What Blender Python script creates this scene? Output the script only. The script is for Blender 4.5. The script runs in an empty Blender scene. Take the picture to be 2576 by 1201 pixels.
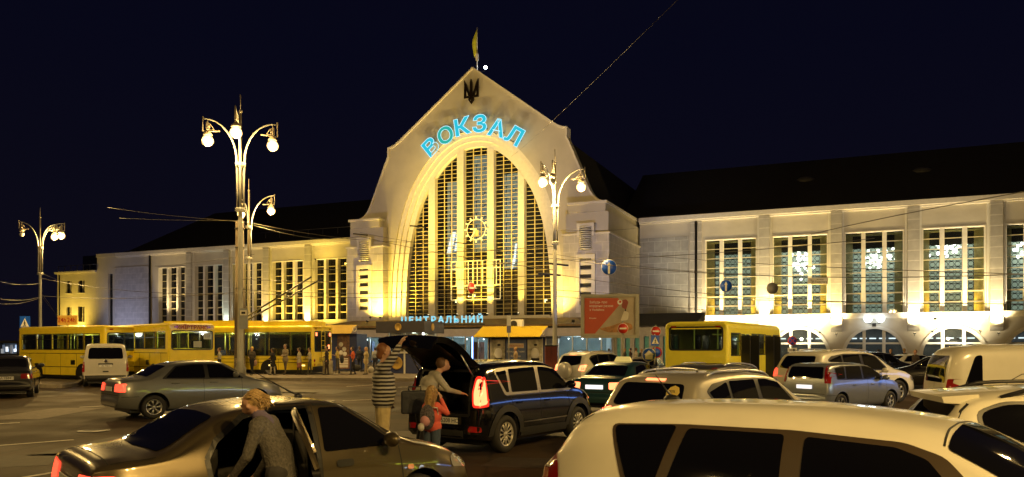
import bpy, bmesh, math, random
from mathutils import Vector, Matrix
from mathutils.bvhtree import BVHTree
from mathutils.geometry import tessellate_polygon
import numpy as np
random.seed(7)
S = bpy.context.scene
COL = S.collection
PI = math.pi
# ---------------- camera, world, exposure ----------------
cam = bpy.data.cameras.new('camera'); camo = bpy.data.objects.new('camera', cam); COL.objects.link(camo)
F, CX, HZ, CH = 1950.0, 1288.0, 872.0, 1.9      # focal length and horizon in a 2576 px wide frame, eye height
camo.location = (0, 0, CH); camo.rotation_euler = (PI/2, 0, 0)
cam.sensor_width = 36; cam.lens = F/2576*36; cam.shift_y = (HZ-600.5)/2576
cam.clip_start = 0.1; cam.clip_end = 3000
S.camera = camo
w = bpy.data.worlds.new('World'); S.world = w; w.use_nodes = True
bg = w.node_tree.nodes['Background']
_tc = w.node_tree.nodes.new('ShaderNodeTexCoord'); _sp = w.node_tree.nodes.new('ShaderNodeSeparateXYZ'); _rp = w.node_tree.nodes.new('ShaderNodeValToRGB')
w.node_tree.links.new(_tc.outputs['Generated'], _sp.inputs[0]); w.node_tree.links.new(_sp.outputs[2], _rp.inputs[0]); w.node_tree.links.new(_rp.outputs[0], bg.inputs[0])
_rp.color_ramp.elements[0].position = 0.0; _rp.color_ramp.elements[0].color = (0.0042, 0.0036, 0.0080, 1); _rp.color_ramp.elements[1].position = 0.35; _rp.color_ramp.elements[1].color = (0.0022, 0.0023, 0.0085, 1); bg.inputs[1].default_value = 1.0
S.view_settings.view_transform = 'Standard'; S.view_settings.look = 'None'
S.view_settings.exposure = 0; S.view_settings.gamma = 1
S.cycles.use_denoising = True
S.cycles.max_bounces = 6; S.cycles.transparent_max_bounces = 12
S.cycles.sample_clamp_indirect = 4
S.cycles.use_light_tree = True
S.cycles.caustics_reflective = False; S.cycles.caustics_refractive = False
# ---------------- materials ----------------
def mat(name, col, rough=0.6, metal=0.0, var=0.12, scale=3.0, bump=0.0, coat=0.0, emit=None, estr=1.0, spec=0.5, alpha=None):
    m = bpy.data.materials.new(name); m.use_nodes = True
    nt = m.node_tree; b = nt.nodes['Principled BSDF']
    b.inputs['Roughness'].default_value = rough; b.inputs['Metallic'].default_value = metal
    b.inputs['Coat Weight'].default_value = coat; b.inputs['Coat Roughness'].default_value = 0.04
    b.inputs['Specular IOR Level'].default_value = spec
    c = (*col, 1)
    if var > 0:
        tc = nt.nodes.new('ShaderNodeTexCoord'); n = nt.nodes.new('ShaderNodeTexNoise')
        n.inputs['Scale'].default_value = scale; n.inputs['Detail'].default_value = 6
        nt.links.new(tc.outputs['Object'], n.inputs['Vector'])
        r = nt.nodes.new('ShaderNodeValToRGB')
        r.color_ramp.elements[0].position = 0.3; r.color_ramp.elements[1].position = 0.7
        r.color_ramp.elements[0].color = (*[v*(1-var) for v in col], 1); r.color_ramp.elements[1].color = (*[min(1, v*(1+var)) for v in col], 1)
        nt.links.new(n.outputs['Fac'], r.inputs[0]); nt.links.new(r.outputs[0], b.inputs['Base Color'])
        if bump > 0:
            bp = nt.nodes.new('ShaderNodeBump'); bp.inputs['Strength'].default_value = bump; bp.inputs['Distance'].default_value = 0.02
            nt.links.new(n.outputs['Fac'], bp.inputs['Height']); nt.links.new(bp.outputs[0], b.inputs['Normal'])
    else: b.inputs['Base Color'].default_value = c
    if emit:
        b.inputs['Emission Color'].default_value = (*emit, 1); b.inputs['Emission Strength'].default_value = estr
    if alpha is not None: b.inputs['Alpha'].default_value = alpha
    return m
def glass(name, tint=(0.02, 0.02, 0.025), see=0.5, rough=0.02):
    m = bpy.data.materials.new(name); m.use_nodes = True; nt = m.node_tree; nt.nodes.clear()
    o = nt.nodes.new('ShaderNodeOutputMaterial'); g = nt.nodes.new('ShaderNodeBsdfPrincipled'); t = nt.nodes.new('ShaderNodeBsdfTransparent')
    g.inputs['Base Color'].default_value = (*tint, 1); g.inputs['Roughness'].default_value = rough; g.inputs['Specular IOR Level'].default_value = 0.6
    t.inputs[0].default_value = (0.8, 0.85, 0.85, 1)
    mx = nt.nodes.new('ShaderNodeMixShader'); mx.inputs[0].default_value = see
    nt.links.new(g.outputs[0], mx.inputs[1]); nt.links.new(t.outputs[0], mx.inputs[2]); nt.links.new(mx.outputs[0], o.inputs[0])
    return m
def emis(name, col, s):
    return mat(name, (0.02, 0.02, 0.02), 0.5, var=0, emit=col, estr=s)
def stone(name, col, bw, bh, mortar=0.03, joint=1.25, off=0.5, rowvar=0.06, sq=None):
    m = bpy.data.materials.new(name); m.use_nodes = True; nt = m.node_tree; b = nt.nodes['Principled BSDF']
    b.inputs['Roughness'].default_value = 0.85
    tc = nt.nodes.new('ShaderNodeTexCoord'); sp = nt.nodes.new('ShaderNodeSeparateXYZ'); cb = nt.nodes.new('ShaderNodeCombineXYZ'); ad = nt.nodes.new('ShaderNodeMath'); ad.operation = 'ADD'
    nt.links.new(tc.outputs['Object'], sp.inputs[0])
    nt.links.new(sp.outputs[0], ad.inputs[0]); nt.links.new(sp.outputs[1], ad.inputs[1])
    nt.links.new(ad.outputs[0], cb.inputs[0]); nt.links.new(sp.outputs[2], cb.inputs[1])
    br = nt.nodes.new('ShaderNodeTexBrick'); nt.links.new(cb.outputs[0], br.inputs['Vector'])
    br.inputs['Scale'].default_value = 1; br.inputs['Brick Width'].default_value = bw; br.inputs['Row Height'].default_value = bh
    br.inputs['Mortar Size'].default_value = mortar; br.offset = off; br.squash = sq or 1.0; br.squash_frequency = 3
    br.inputs['Color1'].default_value = (*[v*(1-rowvar) for v in col], 1); br.inputs['Color2'].default_value = (*[v*(1+rowvar) for v in col], 1)
    br.inputs['Mortar'].default_value = (*[min(1, v*joint) for v in col], 1)
    n = nt.nodes.new('ShaderNodeTexNoise'); n.inputs['Scale'].default_value = 1.3; n.inputs['Detail'].default_value = 8
    nt.links.new(tc.outputs['Object'], n.inputs['Vector'])
    mx = nt.nodes.new('ShaderNodeMix'); mx.data_type = 'RGBA'; mx.blend_type = 'MULTIPLY'; mx.inputs[0].default_value = 0.45
    nt.links.new(br.outputs[0], mx.inputs[6]); nt.links.new(n.outputs['Fac'], mx.inputs[7])
    nt.links.new(mx.outputs[2], b.inputs['Base Color'])
    bp = nt.nodes.new('ShaderNodeBump'); bp.inputs['Strength'].default_value = 0.5; bp.inputs['Distance'].default_value = 0.03; bp.invert = True
    nt.links.new(br.outputs['Fac'], bp.inputs['Height']); nt.links.new(bp.outputs[0], b.inputs['Normal'])
    return m
# ---------------- mesh helpers ----------------
class MB:
    def __init__(s): s.v = []; s.f = []; s.m = []; s.sm = []
    def add(s, vs, fs, m=0, smooth=False):
        o = len(s.v); s.v += [tuple(v) for v in vs]
        for f in fs: s.f.append([i+o for i in f]); s.m.append(m); s.sm.append(smooth)
        return s
    def box(s, x0, x1, y0, y1, z0, z1, m=0):
        vs = [(x, y, z) for x in (x0, x1) for y in (y0, y1) for z in (z0, z1)]
        return s.add(vs, [(0,1,3,2),(4,6,7,5),(0,4,5,1),(2,3,7,6),(0,2,6,4),(1,5,7,3)], m)
    def cbox(s, c, d, m=0, rz=0, M=None):
        vs = [Vector((x*d[0]/2, y*d[1]/2, z*d[2]/2)) for x in (-1, 1) for y in (-1, 1) for z in (-1, 1)]
        R = Matrix.Rotation(rz, 3, 'Z') if M is None else M
        return s.add([R@v+Vector(c) for v in vs], [(0,1,3,2),(4,6,7,5),(0,4,5,1),(2,3,7,6),(0,2,6,4),(1,5,7,3)], m)
    def tube(s, pts, r, n=8, m=0, caps=True):
        pts = [Vector(p) for p in pts]; rs = r if isinstance(r, (list, tuple)) else [r]*len(pts)
        vs = []; prev = None
        for i, p in enumerate(pts):
            d = (pts[min(i+1, len(pts)-1)]-pts[max(i-1, 0)]).normalized()
            a = d.cross(Vector((0, 0, 1)))
            if a.length < 1e-3: a = Vector((1, 0, 0))
            a.normalize()
            if prev is not None and a.dot(prev) < 0 : a = -a
            prev = a; b = d.cross(a).normalized()
            for k in range(n):
                t = 2*PI*k/n; vs.append(p+(a*math.cos(t)+b*math.sin(t))*rs[i])
        fs = []
        for i in range(len(pts)-1):
            for k in range(n): fs.append((i*n+k, i*n+(k+1)%n, (i+1)*n+(k+1)%n, (i+1)*n+k))
        if caps: fs += [tuple(range(n-1, -1, -1)), tuple(range((len(pts)-1)*n, len(pts)*n))]
        return s.add(vs, fs, m, True)
    def lathe(s, prof, c=(0,0,0), axis='z', n=16, m=0):
        vs = []; fs = []
        for r, h in prof:
            for k in range(n):
                t = 2*PI*k/n; a, b = r*math.cos(t), r*math.sin(t)
                p = (a, b, h) if axis == 'z' else ((h, a, b) if axis == 'x' else (a, h, b))
                vs.append((p[0]+c[0], p[1]+c[1], p[2]+c[2]))
        for i in range(len(prof)-1):
            for k in range(n): fs.append((i*n+k, i*n+(k+1)%n, (i+1)*n+(k+1)%n, (i+1)*n+k))
        return s.add(vs, fs, m, True)
    def ball(s, c, r, n=12, m=0, sc=(1,1,1)):
        k = n//2; vs = []; fs = []
        for i in range(k+1):
            a = PI*i/k
            for j in range(n):
                t = 2*PI*j/n; vs.append((c[0]+r*sc[0]*math.sin(a)*math.cos(t), c[1]+r*sc[1]*math.sin(a)*math.sin(t), c[2]+r*sc[2]*math.cos(a)))
        for i in range(k):
            for j in range(n): fs.append((i*n+j, (i+1)*n+j, (i+1)*n+(j+1)%n, i*n+(j+1)%n))
        return s.add(vs, fs, m, True)
    def plate(s, outer, holes=(), y0=0, y1=0.1, m=0, inv=False):
        """polygon in local x,z with holes, extruded from y0 to y1"""
        loops = [list(outer)]+[list(h) for h in holes]
        tr = tessellate_polygon([[Vector((a, b, 0)) for a, b in l] for l in loops])
        flat = [p for l in loops for p in l]; n = len(flat)
        vs = [(a, y0, b) for a, b in flat]+[(a, y1, b) for a, b in flat]
        fs = [tuple(t) for t in tr]+[tuple(i+n for i in reversed(t)) for t in tr]
        o = 0
        for l in loops:
            k = len(l)
            for i in range(k): a, b = o+i, o+(i+1)%k; fs.append((a, b, b+n, a+n))
            o += k
        return s.add(vs, fs, m)
    def strip(s, a, b, m=0, closed=False):
        """quad strip between two 3d polylines"""
        n = len(a); k = n if closed else n-1
        return s.add(list(a)+list(b), [(i, (i+1)%n, (i+1)%n+n, i+n) for i in range(k)], m, True)
    def xf(s, M):
        s.v = [tuple(M@Vector(v)) for v in s.v]; return s
    def build(s, name, mats, parent=None, merge=False, smooth_angle=None):
        me = bpy.data.meshes.new(name); me.from_pydata(s.v, [], s.f)
        if not isinstance(mats, (list, tuple)): mats = [mats]
        for m in mats: me.materials.append(m)
        me.polygons.foreach_set('material_index', s.m); me.polygons.foreach_set('use_smooth', s.sm)
        bm = bmesh.new(); bm.from_mesh(me)
        if merge: bmesh.ops.remove_doubles(bm, verts=bm.verts, dist=1e-4)
        bmesh.ops.recalc_face_normals(bm, faces=bm.faces); bm.to_mesh(me); bm.free()
        if smooth_angle:
            for p in me.polygons: p.use_smooth = True
            me.set_sharp_from_angle(angle=math.radians(smooth_angle))
        ob = bpy.data.objects.new(name, me); COL.objects.link(ob)
        if parent: ob.parent = parent
        return ob
def tag(o, label=None, cat=None, group=None, kind=None):
    if label: o['label'] = label
    if cat: o['category'] = cat
    if group: o['group'] = group
    if kind: o['kind'] = kind
    return o
def thing(name, label, cat, loc=(0,0,0), rz=0, group=None):
    o = bpy.data.objects.new(name, None); COL.objects.link(o); o.location = loc; o.rotation_euler = (0, 0, rz)
    o.empty_display_size = 0.3
    return tag(o, label, cat, group)
def at(x, y, Z):            # point seen at (x, y) of the 2576 px frame, Z metres ahead
    return Vector(((x-CX)/F*Z, Z, CH+(HZ-y)/F*Z))
def gnd(x, y, z=0.0):       # ground point seen at (x, y)
    Z = (CH-z)*F/(y-HZ); return Vector(((x-CX)/F*Z, Z, z))
def text_mesh(txt, size, mat_, name, parent, loc=(0,0,0), rot=(PI/2,0,0), extr=0.01, offset=0.0, sx=1.0, align='CENTER', outline=None, omat=None):
    cu = bpy.data.curves.new(name, 'FONT'); cu.body = txt; cu.size = size; cu.extrude = extr; cu.offset = offset
    cu.align_x = align; cu.align_y = 'CENTER'; cu.resolution_u = 3
    o = bpy.data.objects.new(name, cu); COL.objects.link(o)
    dg = bpy.context.evaluated_depsgraph_get(); dg.update(); me = bpy.data.meshes.new_from_object(o.evaluated_get(dg)); me.materials.clear(); me.materials.append(mat_)
    res = []
    def fin(me_, nm):
        ob = bpy.data.objects.new(nm, me_); COL.objects.link(ob); ob.location = loc; ob.rotation_euler = rot; ob.scale = (sx, 1, 1)
        if parent: ob.parent = parent
        return ob
    a = fin(me, name)
    if outline:
        cu.fill_mode = 'NONE'; cu.extrude = 0; cu.bevel_depth = outline; cu.bevel_resolution = 1
        dg.update(); me2 = bpy.data.meshes.new_from_object(o.evaluated_get(dg)); me2.materials.clear(); me2.materials.append(omat)
        me2.transform(Matrix.Translation((0, 0, extr+0.02)))
        b = bpy.data.objects.new('neon_outline', me2); COL.objects.link(b); b.parent = a
    bpy.data.objects.remove(o)
    return a
def lamp(kind, name, loc, power, col, parent=None, aim=None, size=60, blend=0.5, radius=0.15):
    l = bpy.data.lights.new(name, kind); l.energy = power; l.color = col; l.shadow_soft_size = radius
    o = bpy.data.objects.new(name, l); COL.objects.link(o); o.location = loc
    if kind == 'SPOT':
        l.spot_size = math.radians(size); l.spot_blend = blend
        d = Vector(aim)-Vector(loc); o.rotation_euler = d.to_track_quat('-Z', 'Y').to_euler()
    if parent: o.parent = parent
    return o
# ---------------- shared materials ----------------
M = {}
M['plaster'] = mat('plaster', (0.50, 0.46, 0.39), 0.9, var=0.07, scale=0.6, bump=0.25)
M['plaster_pale'] = mat('plaster_pale', (0.62, 0.60, 0.56), 0.85, var=0.08, scale=0.7)
M['trim'] = mat('trim', (0.66, 0.62, 0.55), 0.8, var=0.06)
M['ashlar'] = stone('ashlar', (0.60, 0.56, 0.52), 1.25, 0.95, 0.035, 1.22)
M['ashlar_dark'] = stone('ashlar_dark', (0.42, 0.41, 0.39), 1.6, 1.35, 0.03, 1.5)
M['rustic'] = stone('rustic', (0.52, 0.49, 0.45), 40, 1.12, 0.05, 1.35)
M['roof'] = stone('roof_metal', (0.010, 0.009, 0.010), 0.7, 9.0, 0.05, 1.8, 0.0)
M['dark'] = mat('dark', (0.012, 0.012, 0.013), 0.7, var=0)
M['black_plastic'] = mat('black_plastic', (0.018, 0.018, 0.019), 0.45, var=0.2)
M['steel'] = mat('steel', (0.35, 0.35, 0.36), 0.35, 0.8, var=0.1)
M['grid'] = mat('window_grid', (0.55, 0.46, 0.20), 0.6, var=0.1)
M['glass_dark'] = glass('glass_dark', (0.012, 0.011, 0.012), 0.35)
M['glass'] = glass('glass_clear', (0.02, 0.02, 0.02), 0.75)
M['white'] = mat('white_paint', (0.75, 0.75, 0.73), 0.5, var=0.05)
M['asphalt'] = None
WARM = (1.0, 0.74, 0.34); YEL = (1.0, 0.66, 0.09); COOL = (0.62, 0.72, 1.0)
# ---------------- ground ----------------
def asphalt():
    m = bpy.data.materials.new('asphalt'); m.use_nodes = True; nt = m.node_tree; b = nt.nodes['Principled BSDF']
    tc = nt.nodes.new('ShaderNodeTexCoord')
    n1 = nt.nodes.new('ShaderNodeTexNoise'); n1.inputs['Scale'].default_value = 0.22; n1.inputs['Detail'].default_value = 8; n1.inputs['Distortion'].default_value = 0.6
    n2 = nt.nodes.new('ShaderNodeTexNoise'); n2.inputs['Scale'].default_value = 38; n2.inputs['Detail'].default_value = 4
    n3 = nt.nodes.new('ShaderNodeTexVoronoi'); n3.feature = 'DISTANCE_TO_EDGE'; n3.inputs['Scale'].default_value = 0.16; n3.inputs['Randomness'].default_value = 1
    for n in (n1, n2, n3): nt.links.new(tc.outputs['Object'], n.inputs['Vector'])
    r1 = nt.nodes.new('ShaderNodeValToRGB'); r1.color_ramp.elements[0].position = 0.40; r1.color_ramp.elements[1].position = 0.62
    r1.color_ramp.elements[0].color = (0.034, 0.021, 0.012, 1); r1.color_ramp.elements[1].color = (0.075, 0.047, 0.027, 1)
    nt.links.new(n1.outputs['Fac'], r1.inputs[0])
    mx = nt.nodes.new('ShaderNodeMix'); mx.data_type = 'RGBA'; mx.blend_type = 'MULTIPLY'; mx.inputs[0].default_value = 0.55
    nt.links.new(r1.outputs[0], mx.inputs[6]); nt.links.new(n2.outputs['Color'], mx.inputs[7])
    r3 = nt.nodes.new('ShaderNodeValToRGB'); r3.color_ramp.elements[0].position = 0.0; r3.color_ramp.elements[1].position = 0.006
    r3.color_ramp.elements[0].color = (0.25, 0.25, 0.25, 1); r3.color_ramp.elements[1].color = (1, 1, 1, 1)
    nt.links.new(n3.outputs[0], r3.inputs[0])
    m2 = nt.nodes.new('ShaderNodeMix'); m2.data_type = 'RGBA'; m2.blend_type = 'MULTIPLY'; m2.inputs[0].default_value = 0.8
    nt.links.new(mx.outputs[2], m2.inputs[6]); nt.links.new(r3.outputs[0], m2.inputs[7]); nt.links.new(m2.outputs[2], b.inputs['Base Color'])
    mr = nt.nodes.new('ShaderNodeMapRange'); mr.inputs[1].default_value = 0.35; mr.inputs[2].default_value = 0.65; mr.inputs[3].default_value = 0.62; mr.inputs[4].default_value = 0.85; b.inputs['Specular IOR Level'].default_value = 0.22
    n4 = nt.nodes.new('ShaderNodeTexNoise'); n4.inputs['Scale'].default_value = 0.6; n4.inputs['Detail'].default_value = 10; nt.links.new(tc.outputs['Object'], n4.inputs['Vector'])
    nt.links.new(n4.outputs['Fac'], mr.inputs[0]); nt.links.new(mr.outputs[0], b.inputs['Roughness'])
    bp = nt.nodes.new('ShaderNodeBump'); bp.inputs['Strength'].default_value = 0.6; bp.inputs['Distance'].default_value = 0.01
    nt.links.new(n2.outputs['Fac'], bp.inputs['Height']); nt.links.new(bp.outputs[0], b.inputs['Normal'])
    return m
M['asphalt'] = asphalt()
MB().add([(-600,-300,0),(600,-300,0),(600,900,0),(-600,900,0)], [(0,1,2,3)]).build('ground', M['asphalt'])['kind'] = 'structure'
# ---------------- the station: common facade frame (x along the facade, -y towards the square) ----------------
TH = math.radians(23.3); P0 = ((-98)/F*92, 92, 0)
def fac_thing(name, label, cat, group=None): return thing(name, label, cat, P0, -TH, group)
def fac_world(u, w, h):
    c, s = math.cos(TH), math.sin(TH)
    return Vector((P0[0]+u*c-w*s, P0[1]-u*s-w*c, h))
def lerp_curve(pts, n):   # smooth closed-form resample (Catmull-Rom)
    out = []
    P = [pts[0]]+list(pts)+[pts[-1]]
    for i in range(1, len(P)-2):
        for k in range(n):
            t = k/n; p0, p1, p2, p3 = [Vector(q) for q in P[i-1:i+3]]
            out.append(tuple(0.5*((2*p1)+(-p0+p2)*t+(2*p0-5*p1+4*p2-p3)*t*t+(-p0+3*p1-3*p2+p3)*t**3)))
    out.append(tuple(pts[-1])); return out
def mirror(half):         # half: from top centre to right bottom -> closed outline
    return [(-a, b) for a, b in reversed(half)]+[p for p in half if p[0] > 1e-6]
hall = fac_thing('station_hall', 'tall cream central station hall with curved pointed gable and huge parabolic arched window', 'station')
hg = [(0,34.95),(10.2,27.2),(10.75,26.85),(11.25,26.65),(11.72,26.62),(11.72,25.5),(12.4,24.0),(13.15,22.2),(13.8,20.7),(14.35,19.4),(14.75,18.75),(15.25,18.25),(15.75,18.0),(16.4,17.85)]
OPEN = lerp_curve([(0,25.75),(1.3,25.62),(2.6,25.1),(4.2,23.95),(5.8,22.15),(7.25,19.95),(8.25,17.4),(8.95,14.6),(9.4,11.2),(9.6,8.0),(9.66,5.5)], 3)
def offs(k):  # archivolt outline k metres outside the opening
    res = []
    for i, (a, b) in enumerate(OPEN):
        p, q = OPEN[max(0, i-1)], OPEN[min(len(OPEN)-1, i+1)]
        dx, dz = q[0]-p[0], q[1]-p[1]; l = math.hypot(dx, dz); nx, nz = -dz/l, dx/l
        if i == 0: nx, nz = 0, 1
        else: nx, nz = (-dz/l, dx/l)
        if nx < 0: nx, nz = -nx, -nz
        if i == len(OPEN)-1: nx, nz = 1, 0
        res.append((a+nx*k, b+nz*k))
    return res
outer = mirror(hg+[(16.4, 0)])
hole = mirror(offs(1.75))
MB().plate(outer, [hole], 0, 0.9).build('gable_wall', M['plaster'], hall)
for i, (k0, k1, y) in enumerate([(1.75,1.2,0.22),(1.2,0.62,0.44),(0.62,0.0,0.66)]):
    q0 = [(a, y, b) for a, b in mirror(offs(k0))]; q1 = [(a, y, b) for a, b in mirror(offs(k1))]; q2 = [(a, y+0.9, b) for a, _, b in q1]
    mb = MB(); mb.strip(q0, q1); mb.strip(q1, q2); o = mb.build('arch_moulding', M['trim'], hall)
    for p in o.data.polygons: p.use_smooth = False
# coping along the gable
top = mirror(hg[:13]+[hg[13]])
mb = MB()
cop_in = [(a, b) for a, b in top]; 
sec = []
for i, (a, b) in enumerate(top):
    p, q = top[max(0, i-1)], top[min(len(top)-1, i+1)]; dx, dz = q[0]-p[0], q[1]-p[1]; l = math.hypot(dx, dz) or 1
    nx, nz = -dz/l, dx/l
    sec.append((nx, nz))
ring = lambda i, o, y: (top[i][0]+sec[i][0]*o, y, top[i][1]+sec[i][1]*o)
R4 = [[ring(i, o, y) for i in range(len(top))] for o, y in ((-0.12,-0.16),(0.1,-0.16),(0.1,1.1),(-0.12,1.1))]
for k in range(4): mb.strip(R4[k], R4[(k+1)%4])
o = mb.build('coping', M['trim'], hall); 
for p in o.data.polygons: p.use_smooth = False
# side blocks
for sgn in (-1, 1):
    mb = MB(); X = lambda a, b: (min(sgn*a, sgn*b), max(sgn*a, sgn*b))
    x0, x1 = X(11.75, 17.05)
    mb.box(x0, x1, -1.25, 13, 0, 14.2, 0)
    x0, x1 = X(11.6, 17.2); mb.box(x0, x1, -1.4, 13.05, 14.2, 14.36, 1)
    mb.build('side_block', [M['ashlar'], M['trim']], hall)
    mb = MB()
    x0, x1 = X(11.95, 16.85); mb.box(x0, x1, -0.85, 13, 14.36, 16.7, 0)
    x0, x1 = X(12.35, 16.6); mb.box(x0, x1, -1.15, 13.02, 16.7, 17.55, 0)
    x0, x1 = X(12.25, 16.8); mb.box(x0, x1, -1.35, 13.06, 17.55, 17.8, 1)
    mb.build('attic_block', [M['plaster'], M['trim']], hall)
    # round louvre
    mb = MB(); cu = sgn*14.42
    mb.box(cu-1.0, cu+1.0, -1.55, -0.8, 15.05, 15.42, 0); mb.box(cu-1.0, cu-0.72, -1.45, -1.0, 14.0, 15.05, 0); mb.box(cu+0.72, cu+1.0, -1.45, -1.0, 14.0, 15.05, 0)
    for k in range(11):
        z = 12.55+k*0.235; n = 10
        a = [(cu+0.72*math.cos(PI+PI*j/n), -1.25+0.62*math.sin(PI+PI*j/n), z) for j in range(n+1)]
        b = [(cu+0.72*math.cos(PI+PI*j/n), -1.25+0.62*math.sin(PI+PI*j/n), z+0.09) for j in range(n+1)]
        c = [(cu+0.5*math.cos(PI+PI*j/n), -1.25+0.4*math.sin(PI+PI*j/n), z+0.16) for j in range(n+1)]
        mb.strip(a, b); mb.strip(b, c); mb.strip([(cu, -1.25, z-0.0)]*(n+1), a)
    mb.build('louvre', [M['trim']], hall)
    MB().box(cu-0.55, cu+0.55, -1.33, -1.2, 12.5, 15.0).build('louvre_back', M['dark'], hall)
    # framed panel with slots
    mb = MB(); mb.plate([(cu-1.1,5.6),(cu+1.1,5.6),(cu+1.1,12.0),(cu-1.1,12.0)], [[(cu-0.68,5.9),(cu-0.68,11.55),(cu+0.68,11.55),(cu+0.68,5.9)]], -1.5, -1.2)
    for k in range(6): mb.box(cu-0.68, cu+0.68, -1.40, -1.2, 5.9+k*0.98, 5.9+k*0.98+0.48)
    for k in range(6): mb.add([(cu-0.68,-1.42,6.38+k*0.98),(cu+0.68,-1.42,6.38+k*0.98),(cu+0.68,-1.26,6.48+k*0.98),(cu-0.68,-1.26,6.48+k*0.98)], [(0,1,2,3)])
    mb.build('slotted_panel', M['trim'], hall)
    MB().box(cu-0.66, cu+0.66, -1.27, -1.24, 5.9, 11.55).build('slot_recess', M['dark'], hall)
# wall under window, sill
mb = MB(); mb.box(-11.4, 11.4, -0.35, 1.6, 5.15, 5.5, 0); mb.box(-11.6, 11.6, -0.1, 1.5, 0, 5.15, 0); mb.build('window_sill', M['trim'], hall)
# the great window
gw = MB()
def hw(z):  # half width of the opening at height z
    for (a, b), (c, d) in zip(OPEN[:-1], OPEN[1:]):
        if d <= z <= b: return a+(c-a)*(b-z)/max(1e-6, b-d)
    return 0
def topz(x):
    x = abs(x)
    for (a, b), (c, d) in zip(OPEN[:-1], OPEN[1:]):
        if a <= x <= c: return b+(d-b)*(x-a)/max(1e-6, c-a)
    return 5.5
mulls = [(-6.4,-5.5),(-2.47,-1.58),(1.55,2.4),(5.5,6.3)]
win = MB().plate(mirror(OPEN), [], 1.30, 1.33).build('arched_window', M['glass'], hall)
for a, b in mulls:
    mb = MB(); n = 6; xs = [a+(b-a)*i/n for i in range(n+1)]
    mb.plate([(a, 5.5)]+[(b, 5.5)]+[(x, topz(x)) for x in reversed(xs)], [], 0.62, 1.28); mb.build('mullion', M['trim'], win)
mb = MB(); z = 5.95
while z < 25.5:
    h = hw(z)-0.02; mb.box(-h, h, 1.235, 1.27, z-0.03, z+0.03); z += 0.485
bays = [(-9.6,-6.4,3),(-5.5,-2.47,3),(-1.58,1.55,3),(2.4,5.5,3),(6.3,9.6,3)]
for a, b, n in bays:
    for k in range(1, n):
        x = a+(b-a)*k/n; mb.box(x-0.055, x+0.055, 1.185, 1.26, 5.5, topz(x))
    for x in (a, b): mb.box(x-0.04, x+0.04, 1.19, 1.28, 5.5, topz(min(9.58, abs(x)))) 
mb.build('glazing_bars', M['grid'], win)
# hall interior seen through the glass: pale stained glass with the inside light put into its own glow, dark floor and ceiling
mb = MB(); mb.plate(mirror([(a*0.98, b) for a, b in OPEN]), [], 9.0, 9.1); mb.build('inner_wall', mat('inner_wall', (0.10,0.08,0.06), 0.8), hall)
pale = mat('stained_pane', (0.25,0.30,0.33), 0.4, var=0.5, scale=0.7, emit=(0.34,0.40,0.38), estr=0.9)
for a, b, zt in ((-4.6,-2.0,22.2),(-1.0,1.5,25.0),(2.9,5.7,22.5)):
    MB().box(a, b, 2.2, 2.25, 11.2 if a != -1.0 else 13.4, zt).build('stained_glass', pale, hall)
    mb = MB(); z = 11.4
    while z < zt-0.8:
        for k in range(3):
            cx = a+(b-a)*(k+0.5)/3
            if k == 1:
                mb.tube([(cx+0.28*math.cos(t*PI/4), 2.15, z+0.45+0.28*math.sin(t*PI/4)) for t in range(9)], 0.035, 4)
                mb.box(cx-0.5, cx-0.26, 2.14, 2.17, z+0.36, z+0.42); mb.box(cx+0.26, cx+0.5, 2.14, 2.17, z+0.36, z+0.42)
            else:
                mb.box(cx-0.04, cx+0.04, 2.14, 2.17, z, z+1.0); mb.box(cx-0.3, cx+0.3, 2.14, 2.17, z+0.9, z+0.95)
        z += 1.45
    mb.box(a-0.06, a, 2.13, 2.2, 11, zt); mb.box(b, b+0.06, 2.13, 2.2, 11, zt)
    mb.build('leading', M['dark'], hall)
glow = emis('interior_light', (0.9,0.93,0.9), 3.0); gwarm = emis('interior_warm', (1.0,0.8,0.4), 6.0)
for (u, z, a, b) in ((-4.1,15.0,0.5,1.6),(-3.3,14.9,0.25,1.3),(4.5,13.2,0.22,1.5),(4.2,11.9,0.2,0.8)):
    MB().add([(u-a,2.0,z-b),(u+a*0.3,2.0,z-b),(u+a*1.6,2.0,z+b*0.6),(u+a*0.4,2.0,z+b*0.6)], [(0,1,2,3)]).build('bright_pane', glow, hall)
for (u, z, r) in ((-3.4,9.2,0.16),(-3.9,7.5,0.18),(-2.7,6.9,0.2),(-1.2,9.3,0.24),(8.0,7.3,0.24),(-3.0,7.3,0.12),(-1.3,8.2,0.14),(3.1,8.6,0.12),(0.4,8.0,0.1)):
    MB().ball((u, 3.2, z), r, 8).build('interior_lamp', gwarm, hall)
M['brownglow'] = mat('brown_interior_glow', (0.10,0.05,0.02), 0.6, emit=(0.32,0.15,0.03), estr=0.45)  # warm interior glow put into brown panels behind the glass
mb = MB()
for a, b in ((-8.6,-6.6),(6.7,9.2),(-5.2,-2.7),(2.7,5.2),(-1.3,1.3)):
    z = 6.2
    while z < (topz(max(abs(a),abs(b)))-1.2 if abs(a+b) > 10 else 11.0):
        for k in range(2): 
            w_ = (b-a)/2; mb.box(a+k*w_+0.12, a+(k+1)*w_-0.12, 3.0, 3.05, z, z+1.1)
        z += 1.45
mb.build('lobby_glow_panels', M['brownglow'], hall)
# roof behind the gable
prof = [(0,33.9),(10.0,26.2),(11.3,25.6),(12.9,21.8),(14.2,18.6),(16.0,17.0)]
o1 = mirror(prof); mb = MB(); mb.strip([(a, 0.92, b) for a, b in o1], [(a, 34.0, b) for a, b in o1]); mb.plate([(-16,0)]+o1+[(16,0)], [], 34.0, 34.1); o = mb.build('hall_roof', M['roof'], hall)
for p in o.data.polygons: p.use_smooth = False
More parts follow.
